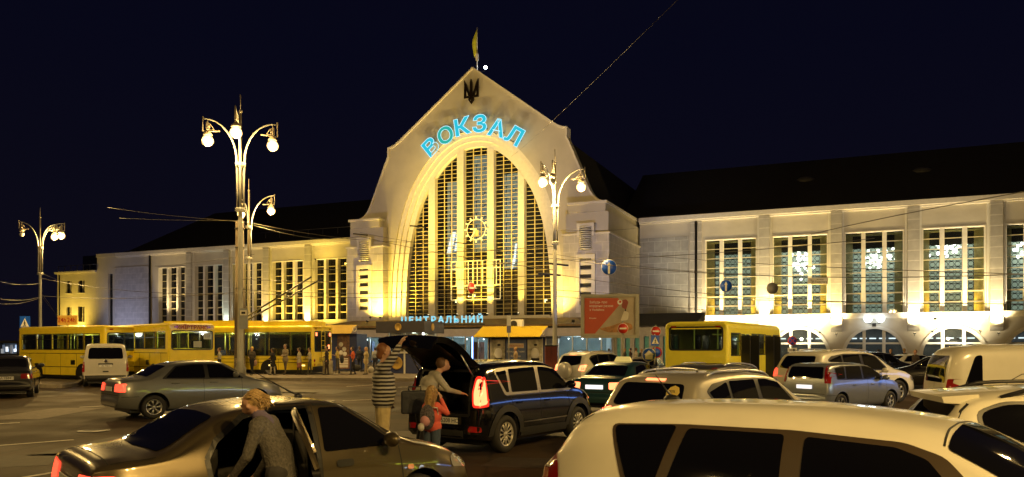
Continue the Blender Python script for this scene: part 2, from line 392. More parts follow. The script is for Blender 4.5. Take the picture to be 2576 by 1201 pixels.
# floodlight fixture
fl_mat = [M['black_plastic'], emis('flood_glass', (1.0,0.85,0.5), 12.0), emis('flood_glass_cool', (0.8,0.9,1.0), 12.0)]
PS = 1.15
def flood(u, w_, h, aim, power, col, size, label, blend=0.7, group='floodlights aimed at the station front', radius=0.15, cool=False):
    """small floodlight box on a bracket, its spot lamp inside; u, w, h in the facade frame"""
    p = Vector((u, -w_, h)); a = Vector((aim[0], -aim[1], aim[2]))
    loc = fac_world(u, w_, h)
    t = thing('floodlight', label, 'floodlight', loc, -TH, group)
    d = (a-p).normalized(); q = d.to_track_quat('Z', 'Y').to_matrix()
    mb = MB(); mb.cbox((0,0,0), (0.24,0.18,0.12), 0, M=q); mb.cbox(tuple(d*0.065), (0.20,0.14,0.01), 2 if cool else 1, M=q); mb.box(-0.02,0.02,-0.02,0.02,-0.3,-0.06)
    mb.build('housing', fl_mat, t)
    lo = tuple(d*0.12); lamp('SPOT', 'flood_lamp', lo, power*PS*(1.0 if power >= 2500 else 2.4), col, t, tuple(d*10), size, blend, radius)
    return t
# neon name over the arch
neonw = emis('neon_tube', (0.50,0.86,1.0), 1.25)
neonf = emis('neon_face', (0.0,0.46,0.62), 1.15); neong = emis('neon_face_green', (0.0,0.42,0.36), 1.0)
sign = fac_thing('station_name_sign', 'cyan neon letters reading ВОКЗАЛ standing off the gable above the arch', 'sign')
for ch, u, h, ang, sx in (('В',-5.05,25.75,40,1.15),('О',-3.05,26.9,26,1.1),('К',-0.95,27.65,9,1.2),('З',1.4,27.75,-2,1.2),('А',3.6,27.0,-17,1.12),('Л',5.75,25.9,-32,1.12)):
    text_mesh(ch, 2.6, neong if ch == 'О' else neonf, 'letter', sign, (u, -1.05, h), (PI/2, -math.radians(ang), 0), 0.06, 0.085, sx*1.02, outline=0.03, omat=neonw)
mb = MB()
for ch, u, h in (('В',-5.05,25.75),('О',-3.05,26.9),('К',-0.95,27.65),('З',1.4,27.75),('А',3.6,27.0),('Л',5.75,25.9)):
    for dx in (-0.5, 0.5): mb.box(u+dx-0.03, u+dx+0.03, -1.0, -0.003, h-0.3, h-0.24)
mb.build('letter_bracket', M['black_plastic'], sign)
# trident emblem
em = fac_thing('trident_emblem', 'dark metal trident coat of arms mounted near the gable peak', 'emblem')
mb = MB(); y0, y1 = -0.55, -0.35
def curve_tube(pts, r): mb.tube([(a, -0.45, b) for a, b in lerp_curve(pts, 5)], r, 6)
E = (0.0, 30.6)
for s_ in (-1, 1):
    mb.plate([(s_*0.92,33.45),(s_*0.70,32.9),(s_*0.70,31.55),(s_*0.35,31.5),(s_*0.3,31.3),(s_*0.95,31.3)], [], y0, y1)
    mb.plate([(s_*0.92,33.45),(s_*0.62,32.9),(s_*0.42,32.2),(s_*0.26,31.7),(s_*0.1,31.4),(s_*0.34,31.45),(s_*0.5,31.9),(s_*0.72,32.6)], [], y0-0.02, y1+0.02)
    mb.plate([(s_*0.30,31.3),(s_*0.34,31.0),(0,30.55),(0,30.8),(s_*0.2,31.05),(s_*0.12,31.35)], [], y0-0.04, y1)
mb.plate([(-0.14,33.1),(0,33.5),(0.14,33.1),(0.12,32.2),(0.22,31.8),(0.1,31.2),(0,30.9),(-0.1,31.2),(-0.22,31.8),(-0.12,32.2)], [], y0-0.06, y1)
mb.build('trident', mat('emblem_metal', (0.02,0.012,0.008), 0.4, 0.6), em)
bpy.data.objects['trident'].scale = (1.0,1,1)
# clock hanging in front of the window
ck = fac_thing('station_clock', 'round skeleton clock with gold hour marks hung before the middle of the arched window', 'clock')
gold = mat('clock_gold', (0.85,0.75,0.35), 0.4, 0.3, emit=(1,0.85,0.4), estr=0.55)  # gold with a faint glow put into the colour, frame included
cc = (0.2, 15.85); mb = MB(); y = 0.42
mb.tube([(cc[0]+1.22*math.cos(t*PI/18), y, cc[1]+1.22*math.sin(t*PI/18)) for t in range(37)], 0.05, 5, caps=False)
mb.build('ring', gold, ck)
for k in range(12):
    a = k*PI/6; r = Matrix.Rotation(a, 3, 'Y'); mb = MB()
    mb.cbox(tuple(r@Vector((0,0,1.38))+Vector((cc[0],y,cc[1]))), (0.17,0.06,0.40), M=r); mb.build('hour_mark', gold, ck)
for a, l, w_ in ((math.radians(212),1.25,0.13),(math.radians(275),0.85,0.16)):
    r = Matrix.Rotation(a, 3, 'Y'); mb = MB(); mb.cbox(tuple(r@Vector((0,0,l/2-0.1))+Vector((cc[0],y-0.08,cc[1]))), (w_,0.05,l), M=r); mb.build('hand', gold, ck)
MB().box(cc[0]-0.3, cc[0]+0.3, y-0.02, y+0.1, cc[1]-0.75, cc[1]-0.1).build('mechanism', M['grid'], ck)
# service frame under the clock
sf = fac_thing('maintenance_frame', 'open rectangular metal frame hanging below the clock', 'scaffold frame')
mb = MB()
for z in (7.6, 9.25, 11.3, 12.2): mb.box(-3.6, 2.9, 0.40, 0.48, z-0.05, z+0.05)
for x in (-3.6,-2.9,-2.3,-1.3,-0.7,-0.1,0.6,1.2,1.8,2.4,2.9): mb.box(x-0.035, x+0.035, 0.39, 0.47, 7.6 if x in (-3.6,-0.7,2.9) else 9.2, 12.2 if x in (-3.6,2.9) else 12.2)
mb.v = [(v[0]+0.45, v[1], v[2]-0.1) for v in mb.v]; mb.build('frame', gold, sf)
# flag and roof lamp
fg = fac_thing('rooftop_flag', 'yellow and blue flag hanging limp from a white pole on the gable peak', 'flag')
mb = MB(); mb.tube([(0.35,0.4,34.6),(0.35,0.4,37.2)], 0.09); mb.tube([(0.35,0.4,37.2),(0.35,0.4,39.9)], 0.045); mb.box(0.2,0.5,0.25,0.55,35.9,36.7); mb.build('pole', M['white'], fg)
mb = MB(); a = []; b = []
for k in range(9):
    t = k/8; a.append((0.32-0.05*t, 0.38, 39.7-3.0*t)); b.append((0.1-0.35*t+0.08*math.sin(t*7), 0.3+0.12*math.cos(t*9), 39.55-3.35*t+0.25*(1-t)))
b = [(0.28-0.5*math.sin(k/8*2.6), 0.3+0.1*math.cos(k), 39.6-k/8*3.3) for k in range(9)]
mb.strip(a, b); mb.m = [0]*len(mb.m); o = mb.build('cloth', mat('flag_yellow', (0.62,0.66,0.05), 0.7, emit=None), fg)
md = o.modifiers.new('s', 'SOLIDIFY'); md.thickness = 0.03
rl = fac_thing('rooftop_lamp', 'small white lamp on a short arm beside the flagpole', 'lamp')
mb = MB(); mb.ball((1.45,0.4,34.95), 0.2, 10, 1); mb.tube([(0.6,0.4,34.35),(1.45,0.4,34.6),(1.45,0.4,34.8)], 0.04); mb.build('lamp_head', [M['black_plastic'], emis('roof_lamp', (0.75,0.85,1.0), 25)], rl)
# ---------------- wings ----------------
WY = 12.3
def wing(name, label, u_start, u_end, sgn): return fac_thing(name, label, 'station wing')
yel_side = mat('recess_side', (0.55,0.47,0.22), 0.8, var=0.1)
inner_lit = mat('glowing_hall_wall', (0.3,0.33,0.28), 0.8, var=0.3, scale=0.4, emit=(0.42,0.52,0.40), estr=0.95)  # wall glows by its material in place of interior light
inner_dim = mat('dim_inner', (0.05,0.045,0.04), 0.8, var=0.3, emit=(0.2,0.2,0.16), estr=0.03)  # faint wall glow put in as dim interior light
barm = mat('window_bar', (0.52,0.45,0.28), 0.6, var=0.05)
chand = emis('chandelier', (1.0,0.97,0.80), 14)
def bay_window(parent, a, b, z0, z1, lit, lattice=True, chandel=None):
    W_ = b-a; sub = (W_-2*0.42)/3; y = WY
    fr = MB(); fr.plate([(a,z0),(b,z0),(b,z1),(a,z1)], [[(a+0.1,z0+0.02),(a+0.1,z1-0.1),(b-0.1,z1-0.1),(b-0.1,z0+0.02)]], y-0.06, y+1.0)
    win_ = fr.build('window', M['trim'], parent)
    mx = []
    for k in (1, 2):
        x = a+k*sub+(k-1)*0.42; mx.append((x, x+0.42)); MB().box(x, x+0.42, y+0.12, y+0.75, z0+0.02, z1-0.1).build('mullion', M['trim'], win_)
    mb = MB(); n = 8; dz = (z1-z0)/n
    for k in range(1, n): mb.box(a+0.1, b-0.1, y+0.62, y+0.70, z0+dz*k-0.04, z0+dz*k+0.04, 0)
    segs = [(a+0.1, mx[0][0]), (mx[0][1], mx[1][0]), (mx[1][1], b-0.1)]
    for s0, s1 in segs:   # the opening casements low down
        for zz in (z0+dz*0.95, z0+dz*1.95): mb.box(s0, s1, y+0.58, y+0.70, zz-0.07, zz+0.07, 0)
        mb.box(s0, s0+0.07, y+0.6, y+0.7, z0+dz*0.95, z0+dz*1.95, 0); mb.box(s1-0.07, s1, y+0.6, y+0.7, z0+dz*0.95, z0+dz*1.95, 0)
    mb.build('glazing_bars', barm, win_)
    MB().box(a+0.1, b-0.1, y+0.72, y+0.74, z0, z1).build('pane', M['glass_dark'] if not lattice else M['glass'], win_)
    mb = MB()   # deep yellow reveal between the two skins of glass
    for s_, xo, xi in ((1, a+0.1, a+0.85), (-1, b-0.1, b-0.85)):
        mb.add([(xo,y+0.8,z0),(xi,y+2.0,z0),(xi,y+2.0,z1),(xo,y+0.8,z1)], [(0,1,2,3)])
    for k in range(0, n): mb.box(a+0.2, a+0.85, y+1.2, y+1.5, z0+dz*k+0.0, z0+dz*k+0.1); 
    for k in range(0, n): mb.box(b-0.85, b-0.2, y+1.2, y+1.5, z0+dz*k+0.0, z0+dz*k+0.1)
    mb.box(a, b, y+0.78, y+2.1, z1-0.3, z1-0.2)
    mb.build('reveal', yel_side, win_)
    if lattice:
        mb = MB(); r = 0.27; x = a+0.85+r; nx = int((W_-1.7)/(2*r)); r = (W_-1.7)/nx/2
        nz = int((z1-1.3-z0)/(2*r)); 
        for i in range(nx):
            for j in range(nz):
                cx, cz = a+0.85+r+2*r*i, z0+0.1+r+2*r*j; N = 10
                A = [(cx+r*0.98*math.cos(2*PI*t/N), y+2.02, cz+r*0.98*math.sin(2*PI*t/N)) for t in range(N)]
                B = [(cx+r*0.80*math.cos(2*PI*t/N), y+2.02, cz+r*0.80*math.sin(2*PI*t/N)) for t in range(N)]
                mb.strip(A, B, closed=True)
        for j in range(nz+1): mb.box(a+0.85, b-0.85, y+2.015, y+2.03, z0+0.1+2*r*j-0.03, z0+0.1+2*r*j+0.03)
        mb.box(a+0.7, b-0.7, y+2.0, y+2.1, z0+0.1+2*r*nz, z1); 
        o = mb.build('lattice', M['dark'], win_)
        MB().box(a+0.5, b-0.5, y+5.0, y+5.1, z0-0.5, z1).build('inner_wall', inner_lit, win_)
        MB().box(a+0.5, b-0.5, y+2.1, y+5.0, z0-0.05, z0).build('inner_floor', M['dark'], win_)
    else:
        MB().box(a, b, y+2.1, y+2.2, z0, z1).build('inner_wall', inner_dim, win_)
    if chandel is not None:
        cx, cz, sx_, sz_ = chandel; mb = MB(); rn = random.Random(int(a*10))
        for k in range(46): mb.ball((cx+rn.gauss(0,sx_), y+3.6+rn.gauss(0,0.4), cz+rn.gauss(0,sz_)), rn.uniform(0.12,0.24), 6)
        mb.build('chandelier', chand, win_)
    return win_
def cornice(parent, a, b):
    mb = MB(); mb.box(a, b, WY-0.55, WY+0.8, 17.25, 17.8, 0); mb.box(a, b, WY-0.35, WY+0.8, 17.05, 17.25, 0); mb.build('cornice', M['trim'], parent)
PIT = 7.74
# right wing
rw = fac_thing('station_wing', 'grey right wing of the station with tall lattice windows over round arches', 'station wing')
NB = 6; uR0, uR1 = 17.06, 25.04+PIT*NB+1.0
wins = [(25.04+PIT*k, 25.04+PIT*k+5.98) for k in range(NB)]
holes = [[(a,5.62),(a,14.75),(b,14.75),(b,5.62)] for a, b in wins]
arch = []
for k, (a, b) in enumerate(wins):
    c = (a+b)/2; arch.append([(c+2.95*math.cos(PI*t/20), 0.85+3.0*math.sin(PI*t/20)) for t in range(21)][::-1]+[(c+2.95,0.02),(c-2.95,0.02)])
mb = MB(); mb.plate([(24.0,0),(uR1,0),(uR1,17.3),(24.0,17.3)], holes+arch, WY, WY+0.5); mb.build('wall', M['plaster'], rw)
mb = MB(); mb.plate([(uR0,0),(24.0,0),(24.0,17.3),(uR0,17.3)], [], WY, WY+0.5); mb.build('wall_plain', M['plaster'], rw)
MB().box(uR0, 23.05, WY-0.06, WY+0.1, 6.0, 15.3).build('ashlar_panel', M['ashlar_dark'], rw)
mb = MB(); mb.box(uR0, 23.1, WY-0.35, WY, 5.55, 5.9, 0); mb.build('ledge', M['trim'], rw)
mb = MB(); mb.box(23.34, 23.85, WY-0.25, WY, 0, 17.2); mb.box(24.2, 24.7, WY-0.25, WY, 0, 17.2); mb.build('pier', M['rustic'], rw)
mb = MB(); mb.tube([(24.03, WY-0.2, 0), (24.03, WY-0.2, 17.1)], 0.13, 8); mb.build('drainpipe', M['dark'], rw)
cornice(rw, uR0, uR1)
chs = [None, (35.9, 11.9, 0.55, 0.75), (43.9, 12.1, 0.8, 0.55), (51.2, 12.9, 0.65, 0.4), (59.0,12.0,0.7,0.6), None]
for k, (a, b) in enumerate(wins):
    bay_window(rw, a, b, 5.62, 14.75, True, chandel=chs[k])
    mb = MB(); mb.box(a-0.3, b+0.3, WY-0.55, WY, 5.25, 5.6); mb.box(a-0.2, b+0.2, WY-0.35, WY, 5.0, 5.25); mb.build('ledge', M['trim'], rw)
    # pier with rounded foot between the windows
    p0, p1 = b+0.32, b+1.48
    mb = MB(); mb.box(p0, p1, WY-0.45, WY, 3.9, 17.15)
    n = 8; mb.add([(x, WY-0.45*math.cos(t*PI/2/n), 3.9-0.35*math.sin(t*PI/2/n)) for t in range(n+1) for x in (p0, p1)]+[(p0,WY,3.9),(p1,WY,3.9)], [(2*i,2*i+1,2*i+3,2*i+2) for i in range(n)]+[tuple([2*i for i in range(n+1)]+[2*n+2]), tuple([2*i+1 for i in range(n+1)]+[2*n+3])])
    mb.build('pier', M['rustic'], rw)
    mb = MB(); mb.box(b+0.06, b+0.3, WY-0.12, WY+0.02, 5.6, 17.1); mb.box(b+1.5, b+1.7, WY-0.12, WY+0.02, 5.6, 17.1); mb.build('pier_edge', M['plaster_pale'], rw)
    c = (a+b)/2
    A = [(c+2.95*math.cos(PI*t/24), 0.85+3.0*math.sin(PI*t/24)) for t in range(25)]; B = [(c+3.3*math.cos(PI*t/24), 0.85+3.35*math.sin(PI*t/24)) for t in range(25)]
    mb = MB(); L_ = [(c+2.95,0.0)]+A+[(c-2.95,0.0)]; K_ = [(c+3.3,0.0)]+B+[(c-3.3,0.0)]
    f = lambda P, y: [(p[0], y, p[1]) for p in P]
    mb.strip(f(L_, WY-0.18), f(K_, WY-0.18)); mb.strip(f(K_, WY-0.18), f(K_, WY+0.01)); mb.strip(f(L_, WY-0.18), f(L_, WY+0.6))
    ar = mb.build('arch_surround', M['plaster_pale'], rw)
    for p in ar.data.polygons: p.use_smooth = False
    mb = MB()
    for x in (c-1.15, c+0.85): mb.box(x, x+0.32, WY+0.35, WY+0.7, 0, 3.85 if abs(x-c) < 1.2 else 3.2)
    mb.box(c-2.9, c+2.9, WY+0.45, WY+0.6, 2.15, 2.35); mb.build('arch_frame', M['plaster_pale'], ar)
    MB().plate([(p[0], p[1]) for p in L_], [], WY+0.62, WY+0.64).build('arch_glass', M['glass'], ar)
    MB().box(c-3.3, c+3.3, WY+3.0, WY+3.1, 0, 4.3).build('lobby_wall', mat('lobby_wall', (0.12,0.12,0.12), 0.8, var=0.5, scale=1.0, emit=(0.35,0.4,0.42), estr=0.10), ar)  # lobby wall has a faint glow put in for interior light
    mb = MB()
    for j in range(5): mb.box(c-2.4+j*1.0, c-1.7+j*1.0, WY+2.6, WY+2.7, 2.75, 2.88)
    mb.build('strip_light', emis('strip_light', (0.9,0.97,1.0), 3.0), ar)
# left wing
lw = fac_thing('station_wing', 'yellow lit left wing of the station with five tall barred windows', 'station wing')
uL0, uL1 = -78.6, -17.06
wl = [(-32.6+0.02-PIT*1.02*k, -26.6-PIT*1.02*k) for k in range(5)]
holes = [[(a,5.9),(a,15.0),(b,15.0),(b,5.9)] for a, b in wl]
mb = MB(); mb.plate([(uL0,0),(uL1,0),(uL1,17.3),(uL0,17.3)], holes+[[(-75.9,3),(-75.9,14.4),(-74.8,14.4),(-74.8,3)]], WY, WY+0.5); mb.build('wall', M['plaster'], lw)
MB().box(-76, -74.7, WY+0.4, WY+0.45, 3, 14.4).build('slit_window', M['glass_dark'], lw)
MB().box(-74.2, -66.3, WY-0.08, WY, 4, 15.4).build('ashlar_panel', M['ashlar'], lw)
cornice(lw, uL0+5, uL1)
mb = MB(); mb.box(uL0-0.1, uL0+5.0, WY-0.1, WY+0.8, 17.3, 17.9); mb.build('parapet', M['plaster'], lw)
MB().box(-78.6, -17.1, WY+2.4, WY+2.5, 0, 17.2).build('back_wall', inner_dim, lw)
for k, (a, b) in enumerate(wl):
    bay_window(lw, a, b, 5.9, 15.0, False, lattice=False)
    mb = MB(); mb.box(a-0.3, b+0.3, WY-0.5, WY, 5.5, 5.88); mb.build('ledge', M['trim'], lw)
    p0, p1 = a-1.42, a-0.3
    if k < 4:
        mb = MB(); mb.box(p0, p1, WY-0.45, WY, 3.9, 17.15); mb.build('pier', M['rustic'], lw)
        mb = MB(); mb.box(p0-0.3, p0-0.06, WY-0.12, WY+0.02, 5.6, 17.1); mb.box(p1+0.02, p1+0.2, WY-0.12, WY+0.02, 5.6, 17.1); mb.build('pier_edge', M['plaster_pale'], lw)
MB().tube([(-65.9, WY-0.2, 0), (-65.9, WY-0.2, 17.1)], 0.16, 8).build('drainpipe', M['dark'], lw)
# wing roofs
for par, a, b in ((rw, uR0-3, uR1), (lw, uL0+4, uL1+3)):
    mb = MB(); prof = [(WY+0.3,17.78),(WY+3.0,18.6),(WY+14,26.3),(WY+30,26.3),(WY+40,17.8)]
    e = 9 if par is lw else 0
    vs = [(a+(e if 1 < i < 4 else 0), p[0], p[1]) for i, p in enumerate(prof)]+[(b, p[0], p[1]) for p in prof]
    mb.add(vs, [(i, i+1, i+6, i+5) for i in range(4)]+[(0,1,2,3,4),(9,8,7,6,5)]); mb.build('roof', M['roof'], par)
mb = MB(); mb.tube([(-48, WY+4, 20.2), (-17, WY+4, 20.2)], 0.05, 5)
for k in range(12): mb.box(-48+k*2.8, -47.95+k*2.8, WY+3.98, WY+4.02, 19.0, 20.2)
mb.build('roof_railing', M['steel'], lw)
for u_ in (36, 49, 62):
    mb = MB(); mb.ball((u_, WY+9.5, 22.6), 0.9, 12, 0, (1.5,1,0.8)); mb.build('roof_vent', mat('vent_metal', (0.05,0.05,0.05), 0.6), rw)
# low yellow block at the far left end
ya = fac_thing('annex_building', 'low yellow three storey building at the far left end of the station', 'building')
yw = [(-86.4,-85.0,11.3,13.3+0.2),(-83.3,-81.7,11.3,13.5),(-86.4,-85.0,6.2,8.9),(-83.3,-81.7,6.2,8.9),(-86.4,-85.0,1.5,4.2),(-83.3,-81.7,1.5,4.2)]
mb = MB(); mb.plate([(-88.6,0),(-78.65,0),(-78.65,14.8),(-88.6,14.8)], [[(a,z0),(a,z1),(b,z1),(b,z0)] for a,b,z0,z1 in yw], WY, WY+0.4); mb.build('wall', M['plaster'], ya)
mb = MB(); mb.box(-88.6,-88.2,WY+0.4,WY+10,0,14.8); mb.box(-88.2,-78.65,WY+1.2,WY+1.3,0,14.7); mb.build('side_wall', M['dark'], ya)
mb = MB(); mb.box(-88.9,-78.66,WY-0.4,WY+10,14.8,15.1); mb.build('cornice', M['trim'], ya)
for a, b, z0, z1 in yw:
    mb = MB(); mb.box(a, b, WY+0.25, WY+0.28, z0, z1); w0 = mb.build('window', M['glass_dark'], ya)
    mb = MB(); mb.box((a+b)/2+0.1,(a+b)/2+0.18,WY+0.18,WY+0.25,z0,z1); mb.box(a-0.1,b+0.1,WY-0.12,WY+0.1,z0-0.12,z0); mb.build('window_frame', M['trim'], w0)
MB().tube([(-87.9,WY-0.15,0),(-87.9,WY-0.15,14.6)],0.1,6).build('drainpipe', M['dark'], ya)
ph = MB(); ph.box(-86,-79,WY+3,WY+8,15.1,18.2); ph.build('rooftop_room', M['glass_dark'], ya)
mb = MB(); [mb.box(-88.7+k*1.6,-88.62+k*1.6,WY+0.2,WY+0.28,15.1,16.2) for k in range(7)]; mb.tube([(-88.7,WY+0.24,16.2),(-78.9,WY+0.24,16.2)],0.05,5); mb.build('terrace_railing', M['steel'], ya)
# ---------------- low pavilion along the foot of the hall ----------------
pv = fac_thing('entrance_pavilion', 'low glazed shop pavilion with brown metal roof along the foot of the hall', 'pavilion')
PD = 9.0
broof = mat('brown_roof', (0.16,0.10,0.05), 0.6, var=0.35, scale=2)
mb = MB(); mb.add([(-16,-PD-0.4,4.15),(19,-PD-0.4,4.15),(19,-1.3,5.1),(-16,-1.3,5.1)], [(0,1,2,3)])
mb.box(-16,19,-PD-0.4,-PD-0.3,3.95,4.16)
for k in range(60): x = -16+k*0.59; mb.add([(x,-PD-0.4,4.2),(x+0.04,-PD-0.4,4.2),(x+0.04,-1.3,5.15),(x,-1.3,5.15)], [(0,1,2,3)])
mb.build('roof', broof, pv)
lil = mat('lilac_fascia', (0.42,0.40,0.52), 0.7, var=0.08)
MB().box(-16,19,-PD-0.1,-PD+0.1,2.95,3.95).build('fascia', lil, pv)
MB().box(-16,19,-PD-0.2,-PD-0.08,3.78,3.95).build('gutter', M['dark'], pv)
mb = MB(); mb.box(-16,19,-2.0,-1.9,0,4.2); mb.box(-16,19,-PD,-2,2.93,2.97); mb.build('shop_back_wall', mat('shop_wall', (0.32,0.38,0.36), 0.8, var=0.3, scale=0.8), pv)
mb = MB()
for k in range(24): x = -16+k*1.5; mb.box(x-0.05, x+0.05, -PD, -PD+0.1, 0, 2.95)
mb.build('shopfront_frame', M['steel'], pv)
MB().box(-16,19,-PD+0.04,-PD+0.05,0,2.95).build('shopfront_glass', M['glass'], pv)
sl = emis('shop_spot', (0.95,1.0,1.0), 18)
rn = random.Random(3)
for k in range(26):
    x = -15.5+k*1.35; MB().ball((x+rn.uniform(-.3,.3), -PD+rn.uniform(1,5), 2.7), 0.075, 6).build('shop_lamp', sl, pv)
for k in range(5): lamp('POINT', 'shop_light', (-13+k*7, -5.5, 2.4), 420, (0.75,0.9,1.0), pv, radius=0.3)
for x, c_ in ((-11.5,(0.5,0.06,0.03)),(-10.3,(0.3,0.36,0.6)),(-4.5,(0.35,0.4,0.5)),(1.5,(0.2,0.25,0.3)),(3.6,(0.3,0.1,0.05)),(8.0,(0.15,0.3,0.25)),(12.0,(0.3,0.3,0.35))):
    MB().box(x, x+rn.uniform(0.8,1.7), -PD+0.9+rn.uniform(0,1), -PD+1.3+1, 0, rn.uniform(1.7,2.5)).build('shop_display', mat('display', c_, 0.5, var=0.5, scale=2), pv)
MB().box(4.3,4.42,-PD-0.06,-PD,0.1,2.9).build('blue_tube_light', emis('blue_tube', (0.25,0.45,1.0), 6), pv)
# lower wing of shops with pilasters, right of the pavilion
pr = fac_thing('shop_building', 'low grey shop building with pilasters and green lit windows behind the billboard', 'building')
mb = MB(); mb.box(19.02,27,-7.6,-1.3,2.9,3.9,0)
for k in range(9): x = 19.1+k*0.95; mb.box(x, x+0.42, -7.5, -7.0, 0, 2.9, 0)
mb.build('wall', mat('grey_lilac', (0.36,0.35,0.42), 0.8), pr)
MB().box(19.05,27,-6.9,-6.8,0,2.9).build('window_strip', mat('green_lit', (0.05,0.12,0.07), 0.4, var=0.6, scale=2.5, emit=(0.10,0.28,0.14), estr=0.25), pr)
mb = MB(); mb.add([(18.9,-8.1,3.9),(27.3,-8.1,3.9),(27.3,-1.3,5.4),(18.9,-1.3,5.4),(27.3,-1.3,3.9)], [(0,1,2,3),(1,4,2)]); mb.build('roof', M['roof'], pr)
# pavilion name in neon
s2 = fac_thing('pavilion_name_sign', 'cyan neon letters reading ЦЕНТРАЛЬНИЙ along the pavilion eave', 'sign')
for i, ch in enumerate('ЦЕНТРАЛЬНИЙ'):
    text_mesh(ch, 0.95, neonf, 'letter', s2, (-3.7+i*0.92, -PD-0.55, 4.72), (PI/2,0,0), 0.03, 0.012, 1.1, outline=0.018, omat=neonw)
MB().box(-4.6,6.0,-PD-0.5,-PD-0.42,4.15,4.25).build('rail', M['black_plastic'], s2)
# ---------------- floodlights ----------------
flood(-6.5, 12.5, 4.6, (-2,0,26), 8300, WARM, 62, 'black floodlight on the pavilion eave aimed at the left half of the gable', radius=0.25)
flood(7.0, 12.5, 4.6, (3,0,26), 8300, WARM, 62, 'black floodlight on the pavilion eave aimed at the right half of the gable', radius=0.25)
flood(0.5, 12.5, 4.6, (0,0,15), 24000, YEL, 60, 'black floodlight on the pavilion eave aimed at the arched window', radius=0.25)
for u, p, lb in ((-10.9,5200,'left foot of the gable, giving the brightest yellow patch'),(-12.3,2400,'left foot of the gable beside the slotted panel'),(11.0,4200,'right foot of the gable behind the lamp post')):
    flood(u, 3.2, 5.4, (u,0,10), p, YEL, 120, 'floodlight at the '+lb, 0.9)
for u, lb, p in ((-5.95,'first mullion from the left',500),(-2.0,'second mullion from the left',2000),(1.95,'third mullion from the left',2000),(5.9,'fourth mullion from the left',600)):
    flood(u, 0.15, 5.7, (u,-0.7,15), p, YEL, 50, 'small floodlight at the sill under the '+lb, 0.8)
flood(0.0, 0.3, 5.7, (0,-1.3,20), 700, YEL, 110, 'small floodlight at the middle of the arched window sill', 0.8)
for k, (a, b) in enumerate(wl):
    if k in (0, 1): flood((a+b)/2, -WY+5.5, 4.4, ((a+b)/2,-WY,11.5), 6500, YEL, 110, ('floodlight below the window of the left wing nearest the hall','floodlight below the second window of the left wing from the hall')[k], 0.9)
    if k == 4: flood((a+b)/2, -WY+2.6, 5.2, ((a+b)/2,-WY,12), 1900, WARM, 70, 'floodlight below the farthest window of the left wing', 0.9)
    if k < 3: flood(a-0.85, -WY+1.3, 4.5, (a-0.85,-WY+0.45,8), (1800,1000,500)[k], (WARM,WARM,(0.8,1,0.85))[k], 60, ('floodlight at the pier between the two windows nearest the hall','floodlight at the second pier of the left wing from the hall','greenish floodlight at the third pier of the left wing from the hall')[k], 0.8)
flood(-30, -WY+3.0, 14.5, (-30,-WY+0.4,17.6), 170, YEL, 150, 'floodlight under the eave of the left wing', 0.9)
flood(-84, -WY+4.5, 3.4, (-84,-WY,9), 5200, YEL, 110, 'floodlight at the foot of the low yellow building', 0.9)
for k, (a, b) in enumerate(wins):
    if k in (0, 1, 3):
        nm = {0:'first',1:'second',3:'fourth'}[k]
        flood((a+b)/2, -WY+3.6, 2.7, ((a+b)/2,-WY,5.0), (3600,4300,0,4800)[k], (1.0,0.84,0.50), 125, 'wide floodlight before the %s arch of the right wing from the hall' % nm, 0.9)
        for x, e_ in ((a+0.8,'left'),(b-0.8,'right')):
            lamp('POINT', 'reveal_lamp', (x+(0.9 if e_ == 'left' else -0.9), WY+1.45, 6.6), 300, (1.0,0.58,0.08), rw, radius=0.15)
            flood(x, -WY+1.9, 3.5, (x,-WY,9.5), (1100,2200,0,2600)[k], (WARM if e_ == 'left' else YEL), 140, 'floodlight on the %s side of the %s window of the right wing from the hall' % (e_, nm), 0.9)
    if k < 4:
        x = b+0.9; flood(x, -WY+1.6, 3.3, (x,-WY+0.4,8), (1500,1100,1300,1700)[k], (1.0,0.82,0.5), 85, 'floodlight at the foot of the %s pier of the right wing from the hall' % ('first','second','third','fourth')[k], 0.9)
flood(21, -WY+13, 4.6, (26,-WY,13), 2600, (0.95,0.92,0.75), 70, 'pale floodlight on the shop roof aimed at the plain wall of the right wing', 0.8)
flood(48, -WY+16, 4.4, (45,-WY,14), 2500, (1.0,0.86,0.64), 100, 'pale floodlight aimed at the upper wall of the right wing', 0.8)
flood(-50, -WY+16, 4.4, (-50,-WY,14), 2800, (1.0,0.80,0.60), 110, 'pale floodlight aimed at the upper wall of the left wing', 0.8)
flood(-71, -WY+8, 3.2, (-71,-WY,8), 700, (0.6,0.65,1.0), 100, 'bluish floodlight aimed at the plain wall near the left end', 0.8, cool=True)
flood(20, 22, 4.0, (15,0,16), 5200, (0.62,0.66,1.0), 60, 'bluish floodlight aimed at the right shoulder of the hall', 0.8, cool=True)
flood(-20, 22, 4.0, (-15,0,16), 3000, (0.62,0.66,1.0), 60, 'bluish floodlight aimed at the left shoulder of the hall', 0.8, cool=True)
# twin globe lamp over an arch of the right wing
tg = fac_thing('twin_globe_lamp', 'wall lamp with two cool white globes above the third arch of the right wing', 'lamp')
cg = (wins[2][0]+wins[2][1])/2
gb = emis('cool_globe', (0.85,0.97,1.0), 6)
for dx in (-0.62, 0.62): MB().ball((cg+dx, WY-0.9, 4.95), 0.43, 14).build('globe', gb, tg)
mb = MB(); mb.tube([(cg,WY-0.1,4.3),(cg,WY-0.6,4.35),(cg-0.62,WY-0.9,4.45)],0.05,6); mb.tube([(cg,WY-0.6,4.35),(cg+0.62,WY-0.9,4.45)],0.05,6); mb.box(cg-0.2,cg+0.2,WY-0.25,WY-0.18,4.1,4.5); mb.build('bracket', M['black_plastic'], tg)
